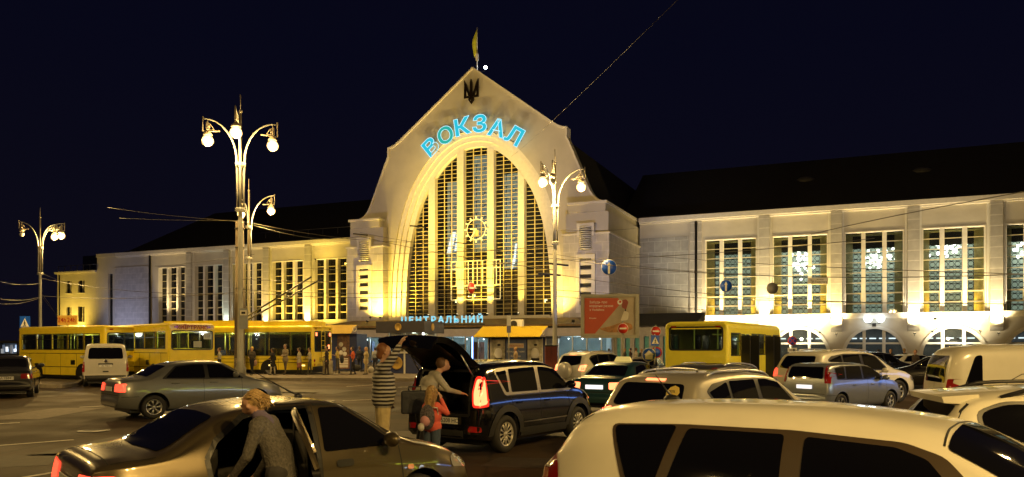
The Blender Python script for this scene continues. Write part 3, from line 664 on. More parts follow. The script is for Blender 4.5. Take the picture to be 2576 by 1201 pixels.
# ---------------- vehicles ----------------
def paint(name, col, metal=0.0, rough=0.32, coat=1.0, var=0.03):
    return mat(name, col, rough, metal, var, 6, coat=coat)
V = {}
V['glass'] = mat('car_glass', (0.004,0.004,0.005), 0.03, var=0, spec=0.8)
V['rubber'] = mat('rubber', (0.014,0.013,0.013), 0.75, var=0.2)
V['trimb'] = mat('black_trim', (0.010,0.010,0.011), 0.4, var=0)
V['seam'] = mat('seam', (0.006,0.006,0.006), 0.8, var=0)
V['alloy'] = mat('alloy', (0.55,0.55,0.55), 0.3, 0.9, var=0.1)
V['chrome'] = mat('chrome', (0.7,0.7,0.7), 0.12, 1.0, var=0)
V['plate'] = mat('plate_white', (0.72,0.72,0.70), 0.5, var=0.05)
V['plate_lit'] = mat('plate_lit', (0.8,0.8,0.8), 0.5, var=0, emit=(1,1,1), estr=1.1)  # plate glows by itself, standing in for a plate lamp
V['red_off'] = mat('tail_lamp_red', (0.30,0.012,0.01), 0.12, var=0.15, coat=1)
V['red_on'] = mat('tail_lamp_lit', (0.5,0.02,0.01), 0.2, var=0, emit=(1.0,0.07,0.03), estr=2.2)
V['hot'] = mat('brake_lamp_lit', (0.5,0.05,0.02), 0.2, var=0, emit=(1.0,0.22,0.08), estr=3.6)
V['orange'] = mat('indicator', (0.55,0.20,0.02), 0.2, var=0.1, coat=1)
V['clear'] = mat('head_lamp', (0.45,0.45,0.47), 0.08, 0.4, var=0.2, coat=1)
V['head_on'] = emis('head_lamp_lit', (1.0,0.95,0.85), 14)
V['cabin'] = mat('cabin', (0.02,0.018,0.016), 0.9, var=0.3)
V['text'] = mat('plate_text', (0.02,0.02,0.02), 0.6, var=0)
def interp(pl, x):
    if x <= pl[0][0]: return pl[0][1]
    for (a, b), (c, d) in zip(pl[:-1], pl[1:]):
        if x <= c: return b+(d-b)*(x-a)/max(1e-9, c-a)
    return pl[-1][1]
def smoothline(P, it=2):
    for _ in range(it):
        Q = [P[0]]
        for a, b in zip(P[:-1], P[1:]):
            Q += [(a[0]*0.78+b[0]*0.22, a[1]*0.78+b[1]*0.22), (a[0]*0.22+b[0]*0.78, a[1]*0.22+b[1]*0.78)]
        Q.append(P[-1]); P = Q
    return P
def catmull(pts, sub):
    P = [pts[0]]+list(pts)+[pts[-1]]; out = []
    for i in range(1, len(P)-2):
        p0, p1, p2, p3 = P[i-1:i+3]
        for k in range(sub):
            t = k/sub; out.append(tuple(0.5*(2*b+(-a+c)*t+(2*a-5*b+4*c-d)*t*t+(-a+3*b-3*c+d)*t**3) for a, b, c, d in zip(p0, p1, p2, p3)))
    out.append(tuple(pts[-1])); return out
class Car:
    def __init__(s, name, label, cat, spec, X, Y, rot, sc=(1,1,1), group=None, N=84, sub=4):
        s.sp = spec; s.L, s.W = spec['L'], spec['W']
        s.t = thing(name, label, cat, (X, Y, 0), math.radians(rot), group); s.t.scale = sc
        s.paint = spec['paint']; s.sub = sub; s.N = N; s.body()
    def half(s, x):
        L, W = s.L, s.W; r = s.sp.get('er', 0.40); f = s.sp.get('ef', 0.55); w_ = W/2
        kr, kf = s.sp.get('kr', 0.16), s.sp.get('kf', 0.24)
        if x < r: w_ *= 1-kr*(1-x/r)**2.4
        if L-x < f: w_ *= 1-kf*(1-(L-x)/f)**2.2
        return w_
    def section(s, x):
        zt = interp(s.top, x); z0 = interp(s.z0, x); b = min(interp(s.sp['belt'], x), zt-0.06); b = max(b, z0+0.12)
        w_ = s.half(x); g = zt-b; tum = s.sp.get('tum', 0.28); big = min(1, max(0, (g-0.08)/0.25))
        yr = w_-0.04-tum*g; cr = s.sp.get('camber', 0.035)
        h = b-z0; bul = s.sp.get('bulge', 0.03)
        pts = [(w_-0.10, z0), (w_-0.03-bul*0.3, z0+min(0.10, h*0.3)), (w_, z0+h*0.48), (w_-0.005-bul*0.2, z0+h*0.78), (w_-0.03-bul*0.4, b)]
        if big > 0: pts.append(((w_-0.03-bul*0.4)*(1-0.5)+(yr)*0.5, b+(g*0.45)))
        else: pts.append((w_-0.05, b+g*0.35))
        pts += [(yr, zt-cr-min(0.075, g*0.45)), (yr-0.07, zt-cr*0.9-0.012), (yr*0.62, zt-cr*0.25), (0, zt)]
        return catmull(pts, s.sub)
    def body(s):
        sp = s.sp; P = smoothline(sp['top'], 2); Q = [P[0]]
        for p in P[1:]: Q.append((max(p[0], Q[-1][0]+1e-4), p[1]))
        s.top = Q
        s.z0 = sp.get('z0', [(0,0.30),(0.5,0.22),(s.L-0.5,0.20),(s.L,0.26)])
        ls = [0]
        for a, b in zip(Q[:-1], Q[1:]): ls.append(ls[-1]+math.hypot(b[0]-a[0], b[1]-a[1]))
        xs = []
        for i in range(s.N+1):
            l = ls[-1]*i/s.N
            for j in range(len(ls)-1):
                if l <= ls[j+1]+1e-9: xs.append(Q[j][0]+(Q[j+1][0]-Q[j][0])*(l-ls[j])/max(1e-9, ls[j+1]-ls[j])); break
        s.xs = xs; secs = [s.section(x) for x in xs]; n = len(secs[0]); L = s.L
        bm = bmesh.new(); rows = []
        for x, sec in zip(xs, secs):
            row = [bm.verts.new((x-L/2, -y, z)) for y, z in sec]; row += [bm.verts.new((x-L/2, y, z)) for y, z in reversed(sec[:-1])]
            rows.append(row)
        m = len(rows[0])
        for i in range(len(rows)-1):
            for k in range(m-1): bm.faces.new((rows[i][k], rows[i][k+1], rows[i+1][k+1], rows[i+1][k]))
            bm.faces.new((rows[i][m-1], rows[i][0], rows[i+1][0], rows[i+1][m-1]))
        for row, dx in ((rows[0], -0.02), (rows[-1], 0.02)):
            c = sum((v.co for v in row), Vector())/m; inner = [bm.verts.new(c+(v.co-c)*0.82+Vector((dx, 0, 0))) for v in row]
            for k in range(m): bm.faces.new((row[k], row[(k+1)%m], inner[(k+1)%m], inner[k]))
            bm.faces.new(inner)
        bmesh.ops.recalc_face_normals(bm, faces=bm.faces)
        s.bvh = BVHTree.FromBMesh(bm)
        # wheel openings
        R = sp['R']+0.075
        for wx in sp['wheels']:
            c = (wx-L/2, sp['R'])
            dele = [f for f in bm.faces if abs(f.calc_center_median().y) > s.W*0.30 and f.calc_center_median().z < sp['belt'][0][1]+0.2 and math.hypot(f.calc_center_median().x-c[0], f.calc_center_median().z-c[1]) < R]
            bmesh.ops.delete(bm, geom=dele, context='FACES')
            for v in bm.verts:
                if v.is_boundary and abs(v.co.y) > s.W*0.30:
                    d = math.hypot(v.co.x-c[0], v.co.z-c[1])
                    if d < R+0.16 and v.co.z > 0.25: v.co.x = c[0]+(v.co.x-c[0])/d*R; v.co.z = c[1]+(v.co.z-c[1])/d*R
        for poly, ax in sp.get('open', []):
            def inside(p):
                a = (p.x+L/2, p.z) if ax == 'R' else (p.y, p.z); r = False; j = len(poly)-1
                for i in range(len(poly)):
                    if (poly[i][1] > a[1]) != (poly[j][1] > a[1]) and a[0] < (poly[j][0]-poly[i][0])*(a[1]-poly[i][1])/(poly[j][1]-poly[i][1])+poly[i][0]: r = not r
                    j = i
                return r
            dele = [f for f in bm.faces if inside(f.calc_center_median()) and ((ax == 'R' and f.calc_center_median().y < -0.3) or (ax == 'B' and f.calc_center_median().x+L/2 < 0.8))]
            bmesh.ops.delete(bm, geom=dele, context='FACES')
        me = bpy.data.meshes.new('body'); bm.to_mesh(me); bm.free(); me.materials.append(s.paint)
        for p in me.polygons: p.use_smooth = True
        o = bpy.data.objects.new('body', me); COL.objects.link(o); o.parent = s.t; s.bodyo = o
        mb = MB(); mb.box(0.3-L/2, L/2-0.3, -s.W/2+0.22, s.W/2-0.22, 0.16, 0.42); mb.build('underbody', V['trimb'], s.t)
        if not sp.get('nowheels'):
            for wx in sp['wheels']:
                for sd in (-1, 1): s.wheel(wx-L/2, sd)
    def wheel(s, x, sd):
        R = s.sp['R']; y = sd*(s.W/2-0.025); yi = y-sd*0.21
        mb = MB(); mb.lathe([(R*0.62,yi),(R*0.93,yi),(R,yi+sd*0.04),(R,y-sd*0.04),(R*0.95,y),(R*0.66,y+sd*0.002),(R*0.64,y-sd*0.02)], (x,0,R), 'y', 28)
        t = mb.build('wheel', V['rubber'], s.t)
        mb = MB(); yo = y-sd*0.012
        mb.lathe([(R*0.66,yo),(R*0.60,yo+sd*0.005),(R*0.57,yo-sd*0.03)], (x,0,R), 'y', 28, 0)
        mb.lathe([(R*0.62,yo-sd*0.07),(0.001,yo-sd*0.07)], (x,0,R), 'y', 20, 1)
        mb.lathe([(R*0.14,yo-sd*0.04),(R*0.13,yo-sd*0.005),(0.001,yo-sd*0.005)], (x,0,R), 'y', 12, 0)
        k = s.sp.get('spokes', 7); sw = s.sp.get('spokew', 0.09)
        for i in range(k):
            a = 2*PI*i/k
            for da in ((-0.0,) if s.sp.get('single') else (-0.45/k*2, 0.45/k*2)):
                p0 = (x+R*0.10*math.cos(a), yo-sd*0.02, R+R*0.10*math.sin(a)); p1 = (x+R*0.36*math.cos(a+da*0.35), yo-sd*0.012, R+R*0.36*math.sin(a+da*0.35)); p2 = (x+R*0.60*math.cos(a+da), yo-sd*0.01, R+R*0.60*math.sin(a+da))
                mb.tube([p0, p1, p2], [R*sw*0.6, R*sw*0.5, R*sw*0.5], 5)
        mb.build('rim', [s.sp.get('rimmat', V['alloy']), V['seam']], t)
        mb = MB(); Ra = R+0.08; n = 18   # inner arch
        A = [(x+Ra*math.cos(PI*k/n), sd*(s.W/2-0.05), R+Ra*math.sin(PI*k/n)) for k in range(n+1)]; B = [(a[0], sd*(s.W/2-0.42), a[2]) for a in A]
        mb.strip(A, B); mb.add([(x, sd*(s.W/2-0.42), R)]+B, [(0, k, k+1) for k in range(1, n+1)]); mb.build('wheel_arch', V['seam'], s.t)
    def patch(s, poly, ax, name, m, off=0.004, cell=0.07, parent=None, thick=None, build=True):
        L = s.L
        if ax in 'RLT': poly = [(a-L/2, b) for a, b in poly]
        x0, x1 = min(p[0] for p in poly), max(p[0] for p in poly); z0, z1 = min(p[1] for p in poly), max(p[1] for p in poly)
        nx, nz = max(1, math.ceil((x1-x0)/cell)), max(1, math.ceil((z1-z0)/cell)); vs = {}; vl = []; fs = []
        ray = {'R': (lambda a, b: Vector((a, -3, b)), Vector((0, 1, 0))), 'L': (lambda a, b: Vector((a, 3, b)), Vector((0, -1, 0))),
               'B': (lambda a, b: Vector((-L/2-1.5, a, b)), Vector((1, 0, 0))), 'F': (lambda a, b: Vector((L/2+1.5, a, b)), Vector((-1, 0, 0))),
               'T': (lambda a, b: Vector((a, b, 4)), Vector((0, 0, -1)))}[ax]
        def V_(p):
            k = (round(p[0], 4), round(p[1], 4))
            if k not in vs:
                o = ray[0](*p); h = s.bvh.ray_cast(o, ray[1])
                if h[0] is None or (h[0]-o).length > 3.9+(2 if ax == 'T' else 0):
                    h = s.bvh.find_nearest(o+ray[1]*2.2 if ax in 'RL' else o+ray[1]*1.6)
                nrm = h[1]; 
                if nrm.dot(ray[1]) > 0: nrm = -nrm
                vs[k] = len(vl); vl.append(h[0]+nrm*off)
            return vs[k]
        def clip(P, a, v, sgn):
            out = []
            for i in range(len(P)):
                p, q = P[i-1], P[i]; dp, dq = sgn*(p[a]-v), sgn*(q[a]-v)
                if (dp >= 0) != (dq >= 0):
                    t = dp/(dp-dq); out.append((p[0]+(q[0]-p[0])*t, p[1]+(q[1]-p[1])*t))
                if dq >= 0: out.append(q)
            return out
        for i in range(nx):
            xa, xb = x0+(x1-x0)*i/nx, x0+(x1-x0)*(i+1)/nx; C1 = clip(clip(poly, 0, xa, 1), 0, xb, -1)
            if len(C1) < 3: continue
            for j in range(nz):
                za, zb = z0+(z1-z0)*j/nz, z0+(z1-z0)*(j+1)/nz; C2 = clip(clip(C1, 1, za, 1), 1, zb, -1)
                if len(C2) < 3: continue
                ids = []
                for p in C2:
                    k = V_(p)
                    if not ids or (ids[-1] != k and k != ids[0]): ids.append(k)
                if len(ids) > 2: fs.append(ids)
        mb = MB(); mb.add(vl, fs, 0, True)
        if not build: return mb
        me = bpy.data.meshes.new(name); me.from_pydata([tuple(v) for v in vl], [], fs); me.materials.append(m)
        for p in me.polygons: p.use_smooth = True
        bm = bmesh.new(); bm.from_mesh(me); bmesh.ops.recalc_face_normals(bm, faces=bm.faces)
        d = -ray[1]
        if bm.faces and sum(f.normal.dot(d)*f.calc_area() for f in bm.faces) < 0: bmesh.ops.reverse_faces(bm, faces=bm.faces)
        bm.to_mesh(me); bm.free()
        o = bpy.data.objects.new(name, me); COL.objects.link(o); o.parent = parent or s.t
        if thick: md = o.modifiers.new('s', 'SOLIDIFY'); md.thickness = thick; md.offset = 1
        return o
    def both(s, poly, name, m, **k):
        for ax in 'RL': s.patch(poly, ax, name, m, **k)
    def line(s, pts, ax, w_=0.010, m=None, name='panel_gap', off=0.003, parent=None):
        m = m or V['seam']; mbs = []
        allv = MB()
        for (a, b), (c, d) in zip(pts[:-1], pts[1:]):
            l = math.hypot(c-a, d-b); nx, nz = -(d-b)/l*w_/2, (c-a)/l*w_/2
            q = s.patch([(a+nx,b+nz),(c+nx,d+nz),(c-nx,d-nz),(a-nx,b-nz)], ax, name, m, off=off, cell=0.09, build=False)
            allv.add(q.v, q.f)
        o = allv.build(name, m, parent or s.t); return o
    def side_glass(s, frame, panes, both=True):
        for ax in ('RL' if both else 'R'):
            g = s.patch(frame, ax, 'window_surround', s.sp.get('surround', V['trimb']), off=0.003)
            for p in panes: s.patch(p, ax, 'side_window', V['glass'], off=0.007, parent=g)
    def plate(s, z, y=0, x=None, lit=False, txt=None, ax='B'):
        h = s.bvh.ray_cast(Vector((-s.L/2-1, y, z)), Vector((1, 0, 0))) ; px = h[0].x-0.018
        mb = MB(); mb.box(px-0.006, px+0.004, y-0.26, y+0.26, z-0.056, z+0.056); o = mb.build('number_plate', V['plate_lit'] if lit else V['plate'], s.t)
        if txt: text_mesh(txt, 0.105, V['text'], 'plate_text', o, (px-0.009, y, z), (PI/2, 0, -PI/2), 0.001)
    def mirror(s, x, z):
        for sd in (-1, 1):
            y = sd*(s.W/2-0.06); mb = MB(); mb.ball((x-s.L/2, y+sd*0.16, z+0.05), 0.10, 12, 0, (0.75,1.15,0.8)); mb.tube([(x-s.L/2+0.03, y-sd*0.05, z-0.02),(x-s.L/2, y+sd*0.1, z+0.02)], 0.03, 6)
            mb.build('wing_mirror', s.sp.get('mirrormat', s.paint), s.t)
    def handles(s, L_, z):
        for x in L_:
            for sd in (-1, 1):
                h = s.bvh.ray_cast(Vector((x-s.L/2, sd*3, z)), Vector((0, -sd, 0)))[0]
                mb = MB(); mb.tube([(h.x-0.09, h.y+sd*0.0, h.z),(h.x-0.07, h.y+sd*0.03, h.z),(h.x+0.07, h.y+sd*0.03, h.z),(h.x+0.09, h.y, h.z)], 0.014, 6); mb.build('door_handle', s.sp.get('handlemat', s.paint), s.t)
    def rails(s, x0, x1, y, dz=0.05, m=None):
        for sd in (-1, 1):
            n = 10; pts = []
            for k in range(n+1):
                x = x0+(x1-x0)*k/n; h = s.bvh.ray_cast(Vector((x-s.L/2, sd*y, 4)), Vector((0, 0, -1)))[0]
                pts.append((h.x, h.y, h.z+dz*min(1, 3*math.sin(PI*k/n)+0.0)))
            MB().tube(pts, 0.022, 6).build('roof_rail', m or V['alloy'], s.t)
    def common(s, seams=(), hood=True):
        for pts in seams:
            for ax in 'RL': s.line(pts, ax)
# ---- individual cars ----
def rnd(poly, r=0.05, n=3):     # round the corners of a polygon
    out = []
    for i in range(len(poly)):
        p, a, b = Vector(poly[i]), Vector(poly[i-1]), Vector(poly[(i+1)%len(poly)])
        ra = min(r, (a-p).length*0.45); rb = min(r, (b-p).length*0.45); s_ = p+(a-p).normalized()*ra; e = p+(b-p).normalized()*rb
        for k in range(n+1):
            t = k/n; out.append(tuple(s_*(1-t)**2+p*2*t*(1-t)+e*t*t))
    return out
def mir(poly): return [(-a, b) for a, b in poly]
# gold sedan with its rear door open
pg = paint('gold_paint', (0.085,0.067,0.036), 0.6, 0.33)
door_r = [(1.22,0.42),(1.06,0.70),(1.02,0.95),(1.12,1.10),(1.42,1.30),(1.75,1.365),(2.14,1.37),(2.16,1.0),(2.16,0.34),(1.5,0.34)]
sp = dict(L=4.24, W=1.70, paint=pg, R=0.29, wheels=(0.80,3.40), top=[(0,0.52),(0.02,0.78),(0.06,0.97),(0.20,1.01),(0.66,1.03),(1.02,1.25),(1.30,1.37),(1.70,1.42),(2.30,1.43),(2.62,1.38),(3.22,1.00),(3.80,0.88),(4.08,0.76),(4.20,0.62),(4.24,0.45)],
     belt=[(0,0.86),(1.0,0.93),(2.5,0.90),(3.6,0.82),(4.24,0.60)], tum=0.36, bulge=0.05, kr=0.13, kf=0.26, ef=0.8, spokes=6, open=[(door_r, 'R')])
c = Car('parked_car', 'metallic gold sedan with its rear door standing open beside the stooping woman', 'car', sp, -2.42, 8.05, 39.5, (0.92,1.08,0.965), N=120, sub=5)
gold_car = c
c.patch(rnd([(0.63,-0.60),(1.18,-0.52),(1.20,0.0),(1.18,0.52),(0.63,0.60),(0.58,0.0)],0.06), 'T', 'rear_window', V['glass'], off=0.006)
c.patch(rnd([(2.60,-0.56),(3.16,-0.68),(3.20,0),(3.16,0.68),(2.60,0.56)],0.06), 'T', 'windscreen', V['glass'], off=0.006)
c.patch(rnd([(2.22,0.92),(2.24,1.345),(2.50,1.34),(2.85,1.12),(3.08,0.93)],0.04), 'R', 'side_window', V['glass'], off=0.007)
c.patch(rnd([(1.15,0.95),(1.40,1.27),(1.7,1.34),(2.50,1.34),(2.85,1.12),(3.08,0.93)],0.05), 'L', 'side_window', V['glass'], off=0.007)
c.line([(2.18,1.36),(2.18,0.34)], 'R'); c.line([(3.12,0.92),(3.14,0.55),(3.0,0.33)], 'R', 0.014); c.line([(2.2,1.375),(2.52,1.365),(2.9,1.12),(3.12,0.93)], 'R', 0.02)
c.line(door_r[:7]+[door_r[8],door_r[9],door_r[0]], 'R', 0.05, V['trimb'], 'door_seal', 0.004)
c.line([(0.03,0.62),(0.8,0.62)], 'R', 0.01); c.line([(0.22,0.66),(0.60,0.72),(1.02,0.74)], 'T', 0.008); c.line([(0.22,-0.68),(0.60,-0.70)], 'T', 0.01); c.line([(0.2,-0.68),(0.2,0.68)], 'T', 0.008)
c.line([(3.25,-0.60),(3.9,-0.58)], 'T', 0.012); c.line([(3.2,-0.66),(3.2,0.66)], 'T', 0.04, V['trimb'], 'wiper_cowl')
for m_ in (1, -1): c.patch([(m_*a, b) for a, b in rnd([(-0.80,0.68),(-0.42,0.68),(-0.40,0.86),(-0.80,0.88)],0.04)], 'B', 'tail_light', V['red_on'] if m_ == 1 else V['red_on'], off=0.012)
c.both(rnd([(0.0,0.68),(0.30,0.70),(0.26,0.86),(0.02,0.87)],0.03), 'tail_light', V['red_off'], off=0.008)
c.both(rnd([(3.86,0.62),(4.17,0.58),(4.12,0.70),(3.95,0.76),(3.84,0.74)],0.03), 'headlight', V['clear'], off=0.008)
c.patch(rnd([(3.20,0.66),(3.28,0.66),(3.28,0.71),(3.20,0.71)],0.02), 'R', 'indicator', V['orange'], off=0.01)
c.patch(rnd([(0.60,0.76),(0.78,0.76),(0.78,0.90),(0.60,0.90)],0.04), 'R', 'fuel_flap', pg, off=0.003)
c.patch(rnd([(2.34,0.76),(2.54,0.76),(2.54,0.83),(2.34,0.83)],0.03), 'R', 'door_handle', V['trimb'], off=0.012)
c.plate(0.74); c.mirror(2.92, 0.96)
c.line([(0.0,0.50),(0.6,0.50)], 'R', 0.03, V['trimb'], 'bumper_strip')
h = c.bvh.ray_cast(Vector((2.35-2.12, 0.0, 4)), Vector((0,0,-1)))[0]
mb = MB(); mb.ball((h.x, 0, h.z+0.01), 0.035, 8, 0, (1.6,0.8,0.8)); mb.tube([h+Vector((0,0,0.02)), h+Vector((-0.10,0.0,0.06)), h+Vector((-0.55,0,0.30))], [0.014,0.010,0.003], 6); mb.build('antenna', V['trimb'], c.t)
mb = MB(); L2 = 2.12   # cabin seen through the door opening
mb.box(1.0-L2, 2.9-L2, -0.70, -0.66+1.3, 0.28, 0.32); mb.box(0.98-L2, 1.03-L2, -0.66, 0.66, 0.3, 0.95); mb.box(1.0-L2, 1.55-L2, -0.62, 0.62, 0.32, 0.62); mb.box(1.05-L2, 1.2-L2, -0.60, 0.60, 0.6, 1.0)
mb.box(1.95-L2, 2.15-L2, -0.60, -0.12, 0.5, 1.10); mb.box(1.0-L2, 2.9-L2, 0.66, 0.68, 0.3, 0.95); mb.box(1.5-L2, 2.5-L2, -0.5, 0.5, 1.30, 1.32)
mb.build('cabin', V['cabin'], c.t)
# the open rear door: built on the body side, then swung out about its front edge
dg_ = MB()
for part_, poly_, mm, off_ in (('p', rnd([(1.24,0.44),(1.10,0.70),(1.06,0.93),(2.12,0.93),(2.14,0.36),(1.5,0.36)],0.05), 0, 0.0),):
    q = c.patch(poly_, 'R', 'x', pg, off=0.0, build=False)
    n_ = len(q.v); inn = [(v[0], v[1]+0.07, v[2]) for v in q.v]; dg_.add(q.v, q.f, 0, True); dg_.add(inn, q.f, 1, True)
    bx = [Vector((a-L2, 0, b)) for a, b in poly_]
    out_ = []; 
    for v in bx:
        hh = c.bvh.ray_cast(Vector((v.x, -3, v.z)), Vector((0,1,0)))[0]; out_.append((hh.x, hh.y, hh.z))
    dg_.strip(out_, [(v[0], v[1]+0.07, v[2]) for v in out_], 1, closed=True)
fr_ = [(1.08,0.93),(1.16,1.10),(1.45,1.29),(1.78,1.35),(2.12,1.355),(2.12,0.93)]
pts = []
for a, b in fr_:
    hh = c.bvh.ray_cast(Vector((a-L2, -3, b)), Vector((0,1,0)))[0]; pts.append((hh.x, hh.y+0.02, hh.z))
dg_.tube(pts, 0.026, 6, 0); dg_.tube([(pts[2][0]+0.1,pts[2][1]+0.03,0.93),(pts[3][0]-0.05,pts[3][1],pts[3][2])], 0.012, 5, 1)
hx, hy = 2.15-L2, pts[-1][1]-0.05
Mx = Matrix.Translation((hx, hy, 0)) @ Matrix.Rotation(math.radians(62), 4, 'Z') @ Matrix.Translation((-hx, -hy, 0))
dg_.xf(Mx); dr = dg_.build('rear_door', [pg, V['trimb']], c.t, smooth_angle=40)
g_ = c.patch(rnd([(1.14,0.94),(1.20,1.10),(1.48,1.27),(1.80,1.335),(2.10,1.34),(2.10,0.94)],0.03), 'R', 'x', pg, off=-0.02, build=False); g_.xf(Mx); g_.build('side_window', V['glass'], dr)
# white hatchback close to the camera
pw = paint('cream_white_paint', (0.72,0.69,0.58), 0.0, 0.36)
sp = dict(L=4.2, W=1.74, paint=pw, R=0.30, wheels=(0.72,3.30), top=[(0,0.50),(0.02,0.82),(0.08,1.05),(0.22,1.30),(0.34,1.44),(0.60,1.495),(1.2,1.535),(1.9,1.54),(2.5,1.485),(2.75,1.415),(3.45,1.02),(3.85,0.88),(4.12,0.70),(4.2,0.45)],
     belt=[(0,0.93),(1.0,0.95),(2.6,0.92),(3.4,0.86),(4.2,0.6)], tum=0.24, bulge=0.03, camber=0.095, kr=0.20, er=0.7, kf=0.25, ef=0.8)
c = Car('parked_car', 'cream white hatchback with dark side windows, closest car on the right', 'car', sp, 2.38, 5.3, -40, (1.08,1.0,0.98), N=130, sub=6)
white_car = c
sr = mat('dark_window_trim', (0.05,0.034,0.02), 0.45, var=0.05); c.sp['surround'] = sr
c.side_glass(rnd([(0.66,1.355),(0.82,0.93),(2.98,0.90),(3.02,0.96),(2.70,1.30),(2.50,1.365),(1.9,1.395),(1.2,1.385)],0.05),
   [rnd([(0.69,1.345),(0.85,0.96),(1.05,0.96),(1.16,1.375)],0.04), rnd([(1.24,1.36),(1.13,0.96),(1.86,0.95),(1.86,1.365)],0.03), rnd([(1.98,1.36),(1.98,0.95),(2.92,0.94),(2.62,1.28),(2.46,1.335)],0.03)])
c.patch(rnd([(2.70,-0.62),(3.38,-0.74),(3.42,0),(3.38,0.74),(2.70,0.62),(2.67,0)],0.03), 'T', 'windscreen', V['glass'], off=0.006)
c.patch(rnd([(-0.55,1.02),(0.55,1.02),(0.48,1.34),(-0.48,1.34)],0.06), 'B', 'rear_window', V['glass'], off=0.006)
c.both(rnd([(0.02,0.72),(0.30,0.76),(0.24,1.02),(0.17,1.16),(0.05,0.98)],0.03), 'tail_light', V['red_off'], off=0.010)
c.line([(0.16,1.12),(0.36,1.36),(0.42,1.40)], 'R', 0.016); c.line([(0.16,1.12),(0.36,1.36),(0.42,1.40)], 'L', 0.016)
c.line([(2.68,-0.60),(2.655,-0.3),(2.65,0),(2.655,0.3),(2.68,0.60)], 'T', 0.012)
c.line([(1.92,0.9),(1.90,0.30)], 'R'); c.mirror(2.95, 0.98); c.handles((1.15,2.2), 0.82)
h = c.bvh.ray_cast(Vector((0.75-2.1, 0.05, 4)), Vector((0,0,-1)))[0]
mb = MB(); mb.ball((h.x,h.y,h.z+0.005), 0.04, 8, 0, (1.8,0.7,0.9)); mb.tube([h+Vector((0,0,0.02)), h+Vector((-0.05,0,0.08)), h+Vector((-0.14,0,0.20))], [0.012,0.006,0.003], 6); mb.build('antenna', V['trimb'], c.t)
# black boxy hatch with open tailgate
pb = paint('black_paint', (0.004,0.004,0.005), 0.0, 0.12)
pbo = [(-0.58,0.70),(0.58,0.70),(0.56,1.45),(-0.56,1.45)]
sp = dict(L=4.1, W=1.785, paint=pb, R=0.335, wheels=(0.76,3.30), top=[(0,0.52),(0.01,0.80),(0.05,1.10),(0.12,1.42),(0.24,1.58),(0.6,1.63),(1.4,1.66),(2.0,1.65),(2.35,1.61),(2.55,1.53),(3.15,1.13),(3.75,1.04),(4.0,0.88),(4.08,0.7),(4.1,0.5)],
     belt=[(0,1.04),(1.0,1.06),(2.6,1.02),(3.4,0.96),(4.1,0.66)], tum=0.20, bulge=0.04, kr=0.10, er=0.3, kf=0.2, ef=0.6, spokes=12, spokew=0.065, open=[(pbo, 'B')], rimmat=mat('hubcap_silver', (0.5,0.48,0.44), 0.35, 0.5))
c = Car('parked_car', 'black boxy hatchback with raised tailgate and lit red tail light', 'car', sp, -0.06, 15.40, 55, (1.0,1.0,1.0), N=120, sub=5)
soul = c
alm = mat('pillar_trim', (0.28,0.26,0.22), 0.4, 0.5); c.sp['surround'] = alm
c.side_glass(rnd([(0.50,1.46),(0.72,1.03),(2.95,1.02),(3.08,1.05),(2.62,1.45),(2.2,1.53),(1.4,1.54),(0.6,1.51)],0.05),
   [rnd([(0.55,1.44),(0.77,1.08),(0.86,1.08),(0.86,1.47)],0.03), rnd([(0.94,1.49),(0.94,1.075),(1.80,1.07),(1.80,1.51)],0.03), rnd([(1.92,1.51),(1.92,1.07),(2.98,1.07),(2.58,1.43),(2.2,1.50)],0.03)])
c.patch(rnd([(2.50,-0.62),(3.08,-0.74),(3.08,0.74),(2.50,0.62)],0.05), 'T', 'windscreen', V['glass'], off=0.006)
for m_ in (1, -1): c.patch([(m_*a, b) for a, b in rnd([(-0.86,0.88),(-0.70,0.88),(-0.67,1.10),(-0.70,1.33),(-0.76,1.33),(-0.86,1.12)],0.05)], 'B', 'tail_light', V['hot'] if m_ == 1 else V['red_off'], off=0.015)
c.patch(rnd([(0.04,0.88),(0.17,0.90),(0.19,1.12),(0.20,1.32),(0.18,1.32),(0.09,1.10)],0.04), 'R', 'tail_light', V['hot'], off=0.014)
lens = mat('red_lens_frame', (0.4,0.02,0.01), 0.2, var=0, emit=(1,0.03,0.015), estr=1.1)
c.patch(rnd([(0.03,0.84),(0.21,0.86),(0.23,1.14),(0.23,1.37),(0.17,1.37),(0.08,1.10)],0.04), 'R', 'lens_frame', lens, off=0.009); c.patch(rnd([(-0.86,0.84),(-0.67,0.84),(-0.63,1.10),(-0.67,1.38),(-0.76,1.38),(-0.86,1.12)],0.05), 'B', 'lens_frame', lens, off=0.009)
for m_ in (1, -1): c.patch([(m_*a, b) for a, b in rnd([(-0.82,0.42),(-0.60,0.42),(-0.60,0.52),(-0.82,0.52)],0.03)], 'B', 'reflector', V['red_off'], off=0.01)
gm = mat('grey_cladding', (0.022,0.022,0.022), 0.55, var=0.1)
for wx in sp['wheels']:
    R0, R1 = 0.405, 0.53; pts = [(wx+R1*math.cos(t*PI/12), 0.335+R1*math.sin(t*PI/12)) for t in range(13)]+[(wx+R0*math.cos(t*PI/12), 0.335+R0*math.sin(t*PI/12)) for t in range(12, -1, -1)]
    for ax in 'RL': c.patch([p for p in pts], ax, 'arch_cladding', gm, off=0.012, cell=0.05)
c.both([(1.22,0.26),(2.84,0.26),(2.84,0.40),(1.22,0.42)], 'sill_cladding', gm, off=0.012); c.line([(1.25,0.52),(2.8,0.52)], 'R', 0.025, V['chrome'], 'side_moulding', 0.02); c.line([(0.75,1.02),(2.95,1.015)], 'R', 0.018, V['chrome'], 'window_trim', 0.012)
c.line([(0.90,1.0),(0.98,0.6),(1.2,0.5)], 'R', 0.008); c.line([(1.86,1.55),(1.86,0.3)], 'R', 0.008); c.line([(2.9,1.0),(2.92,0.5)], 'R', 0.008)
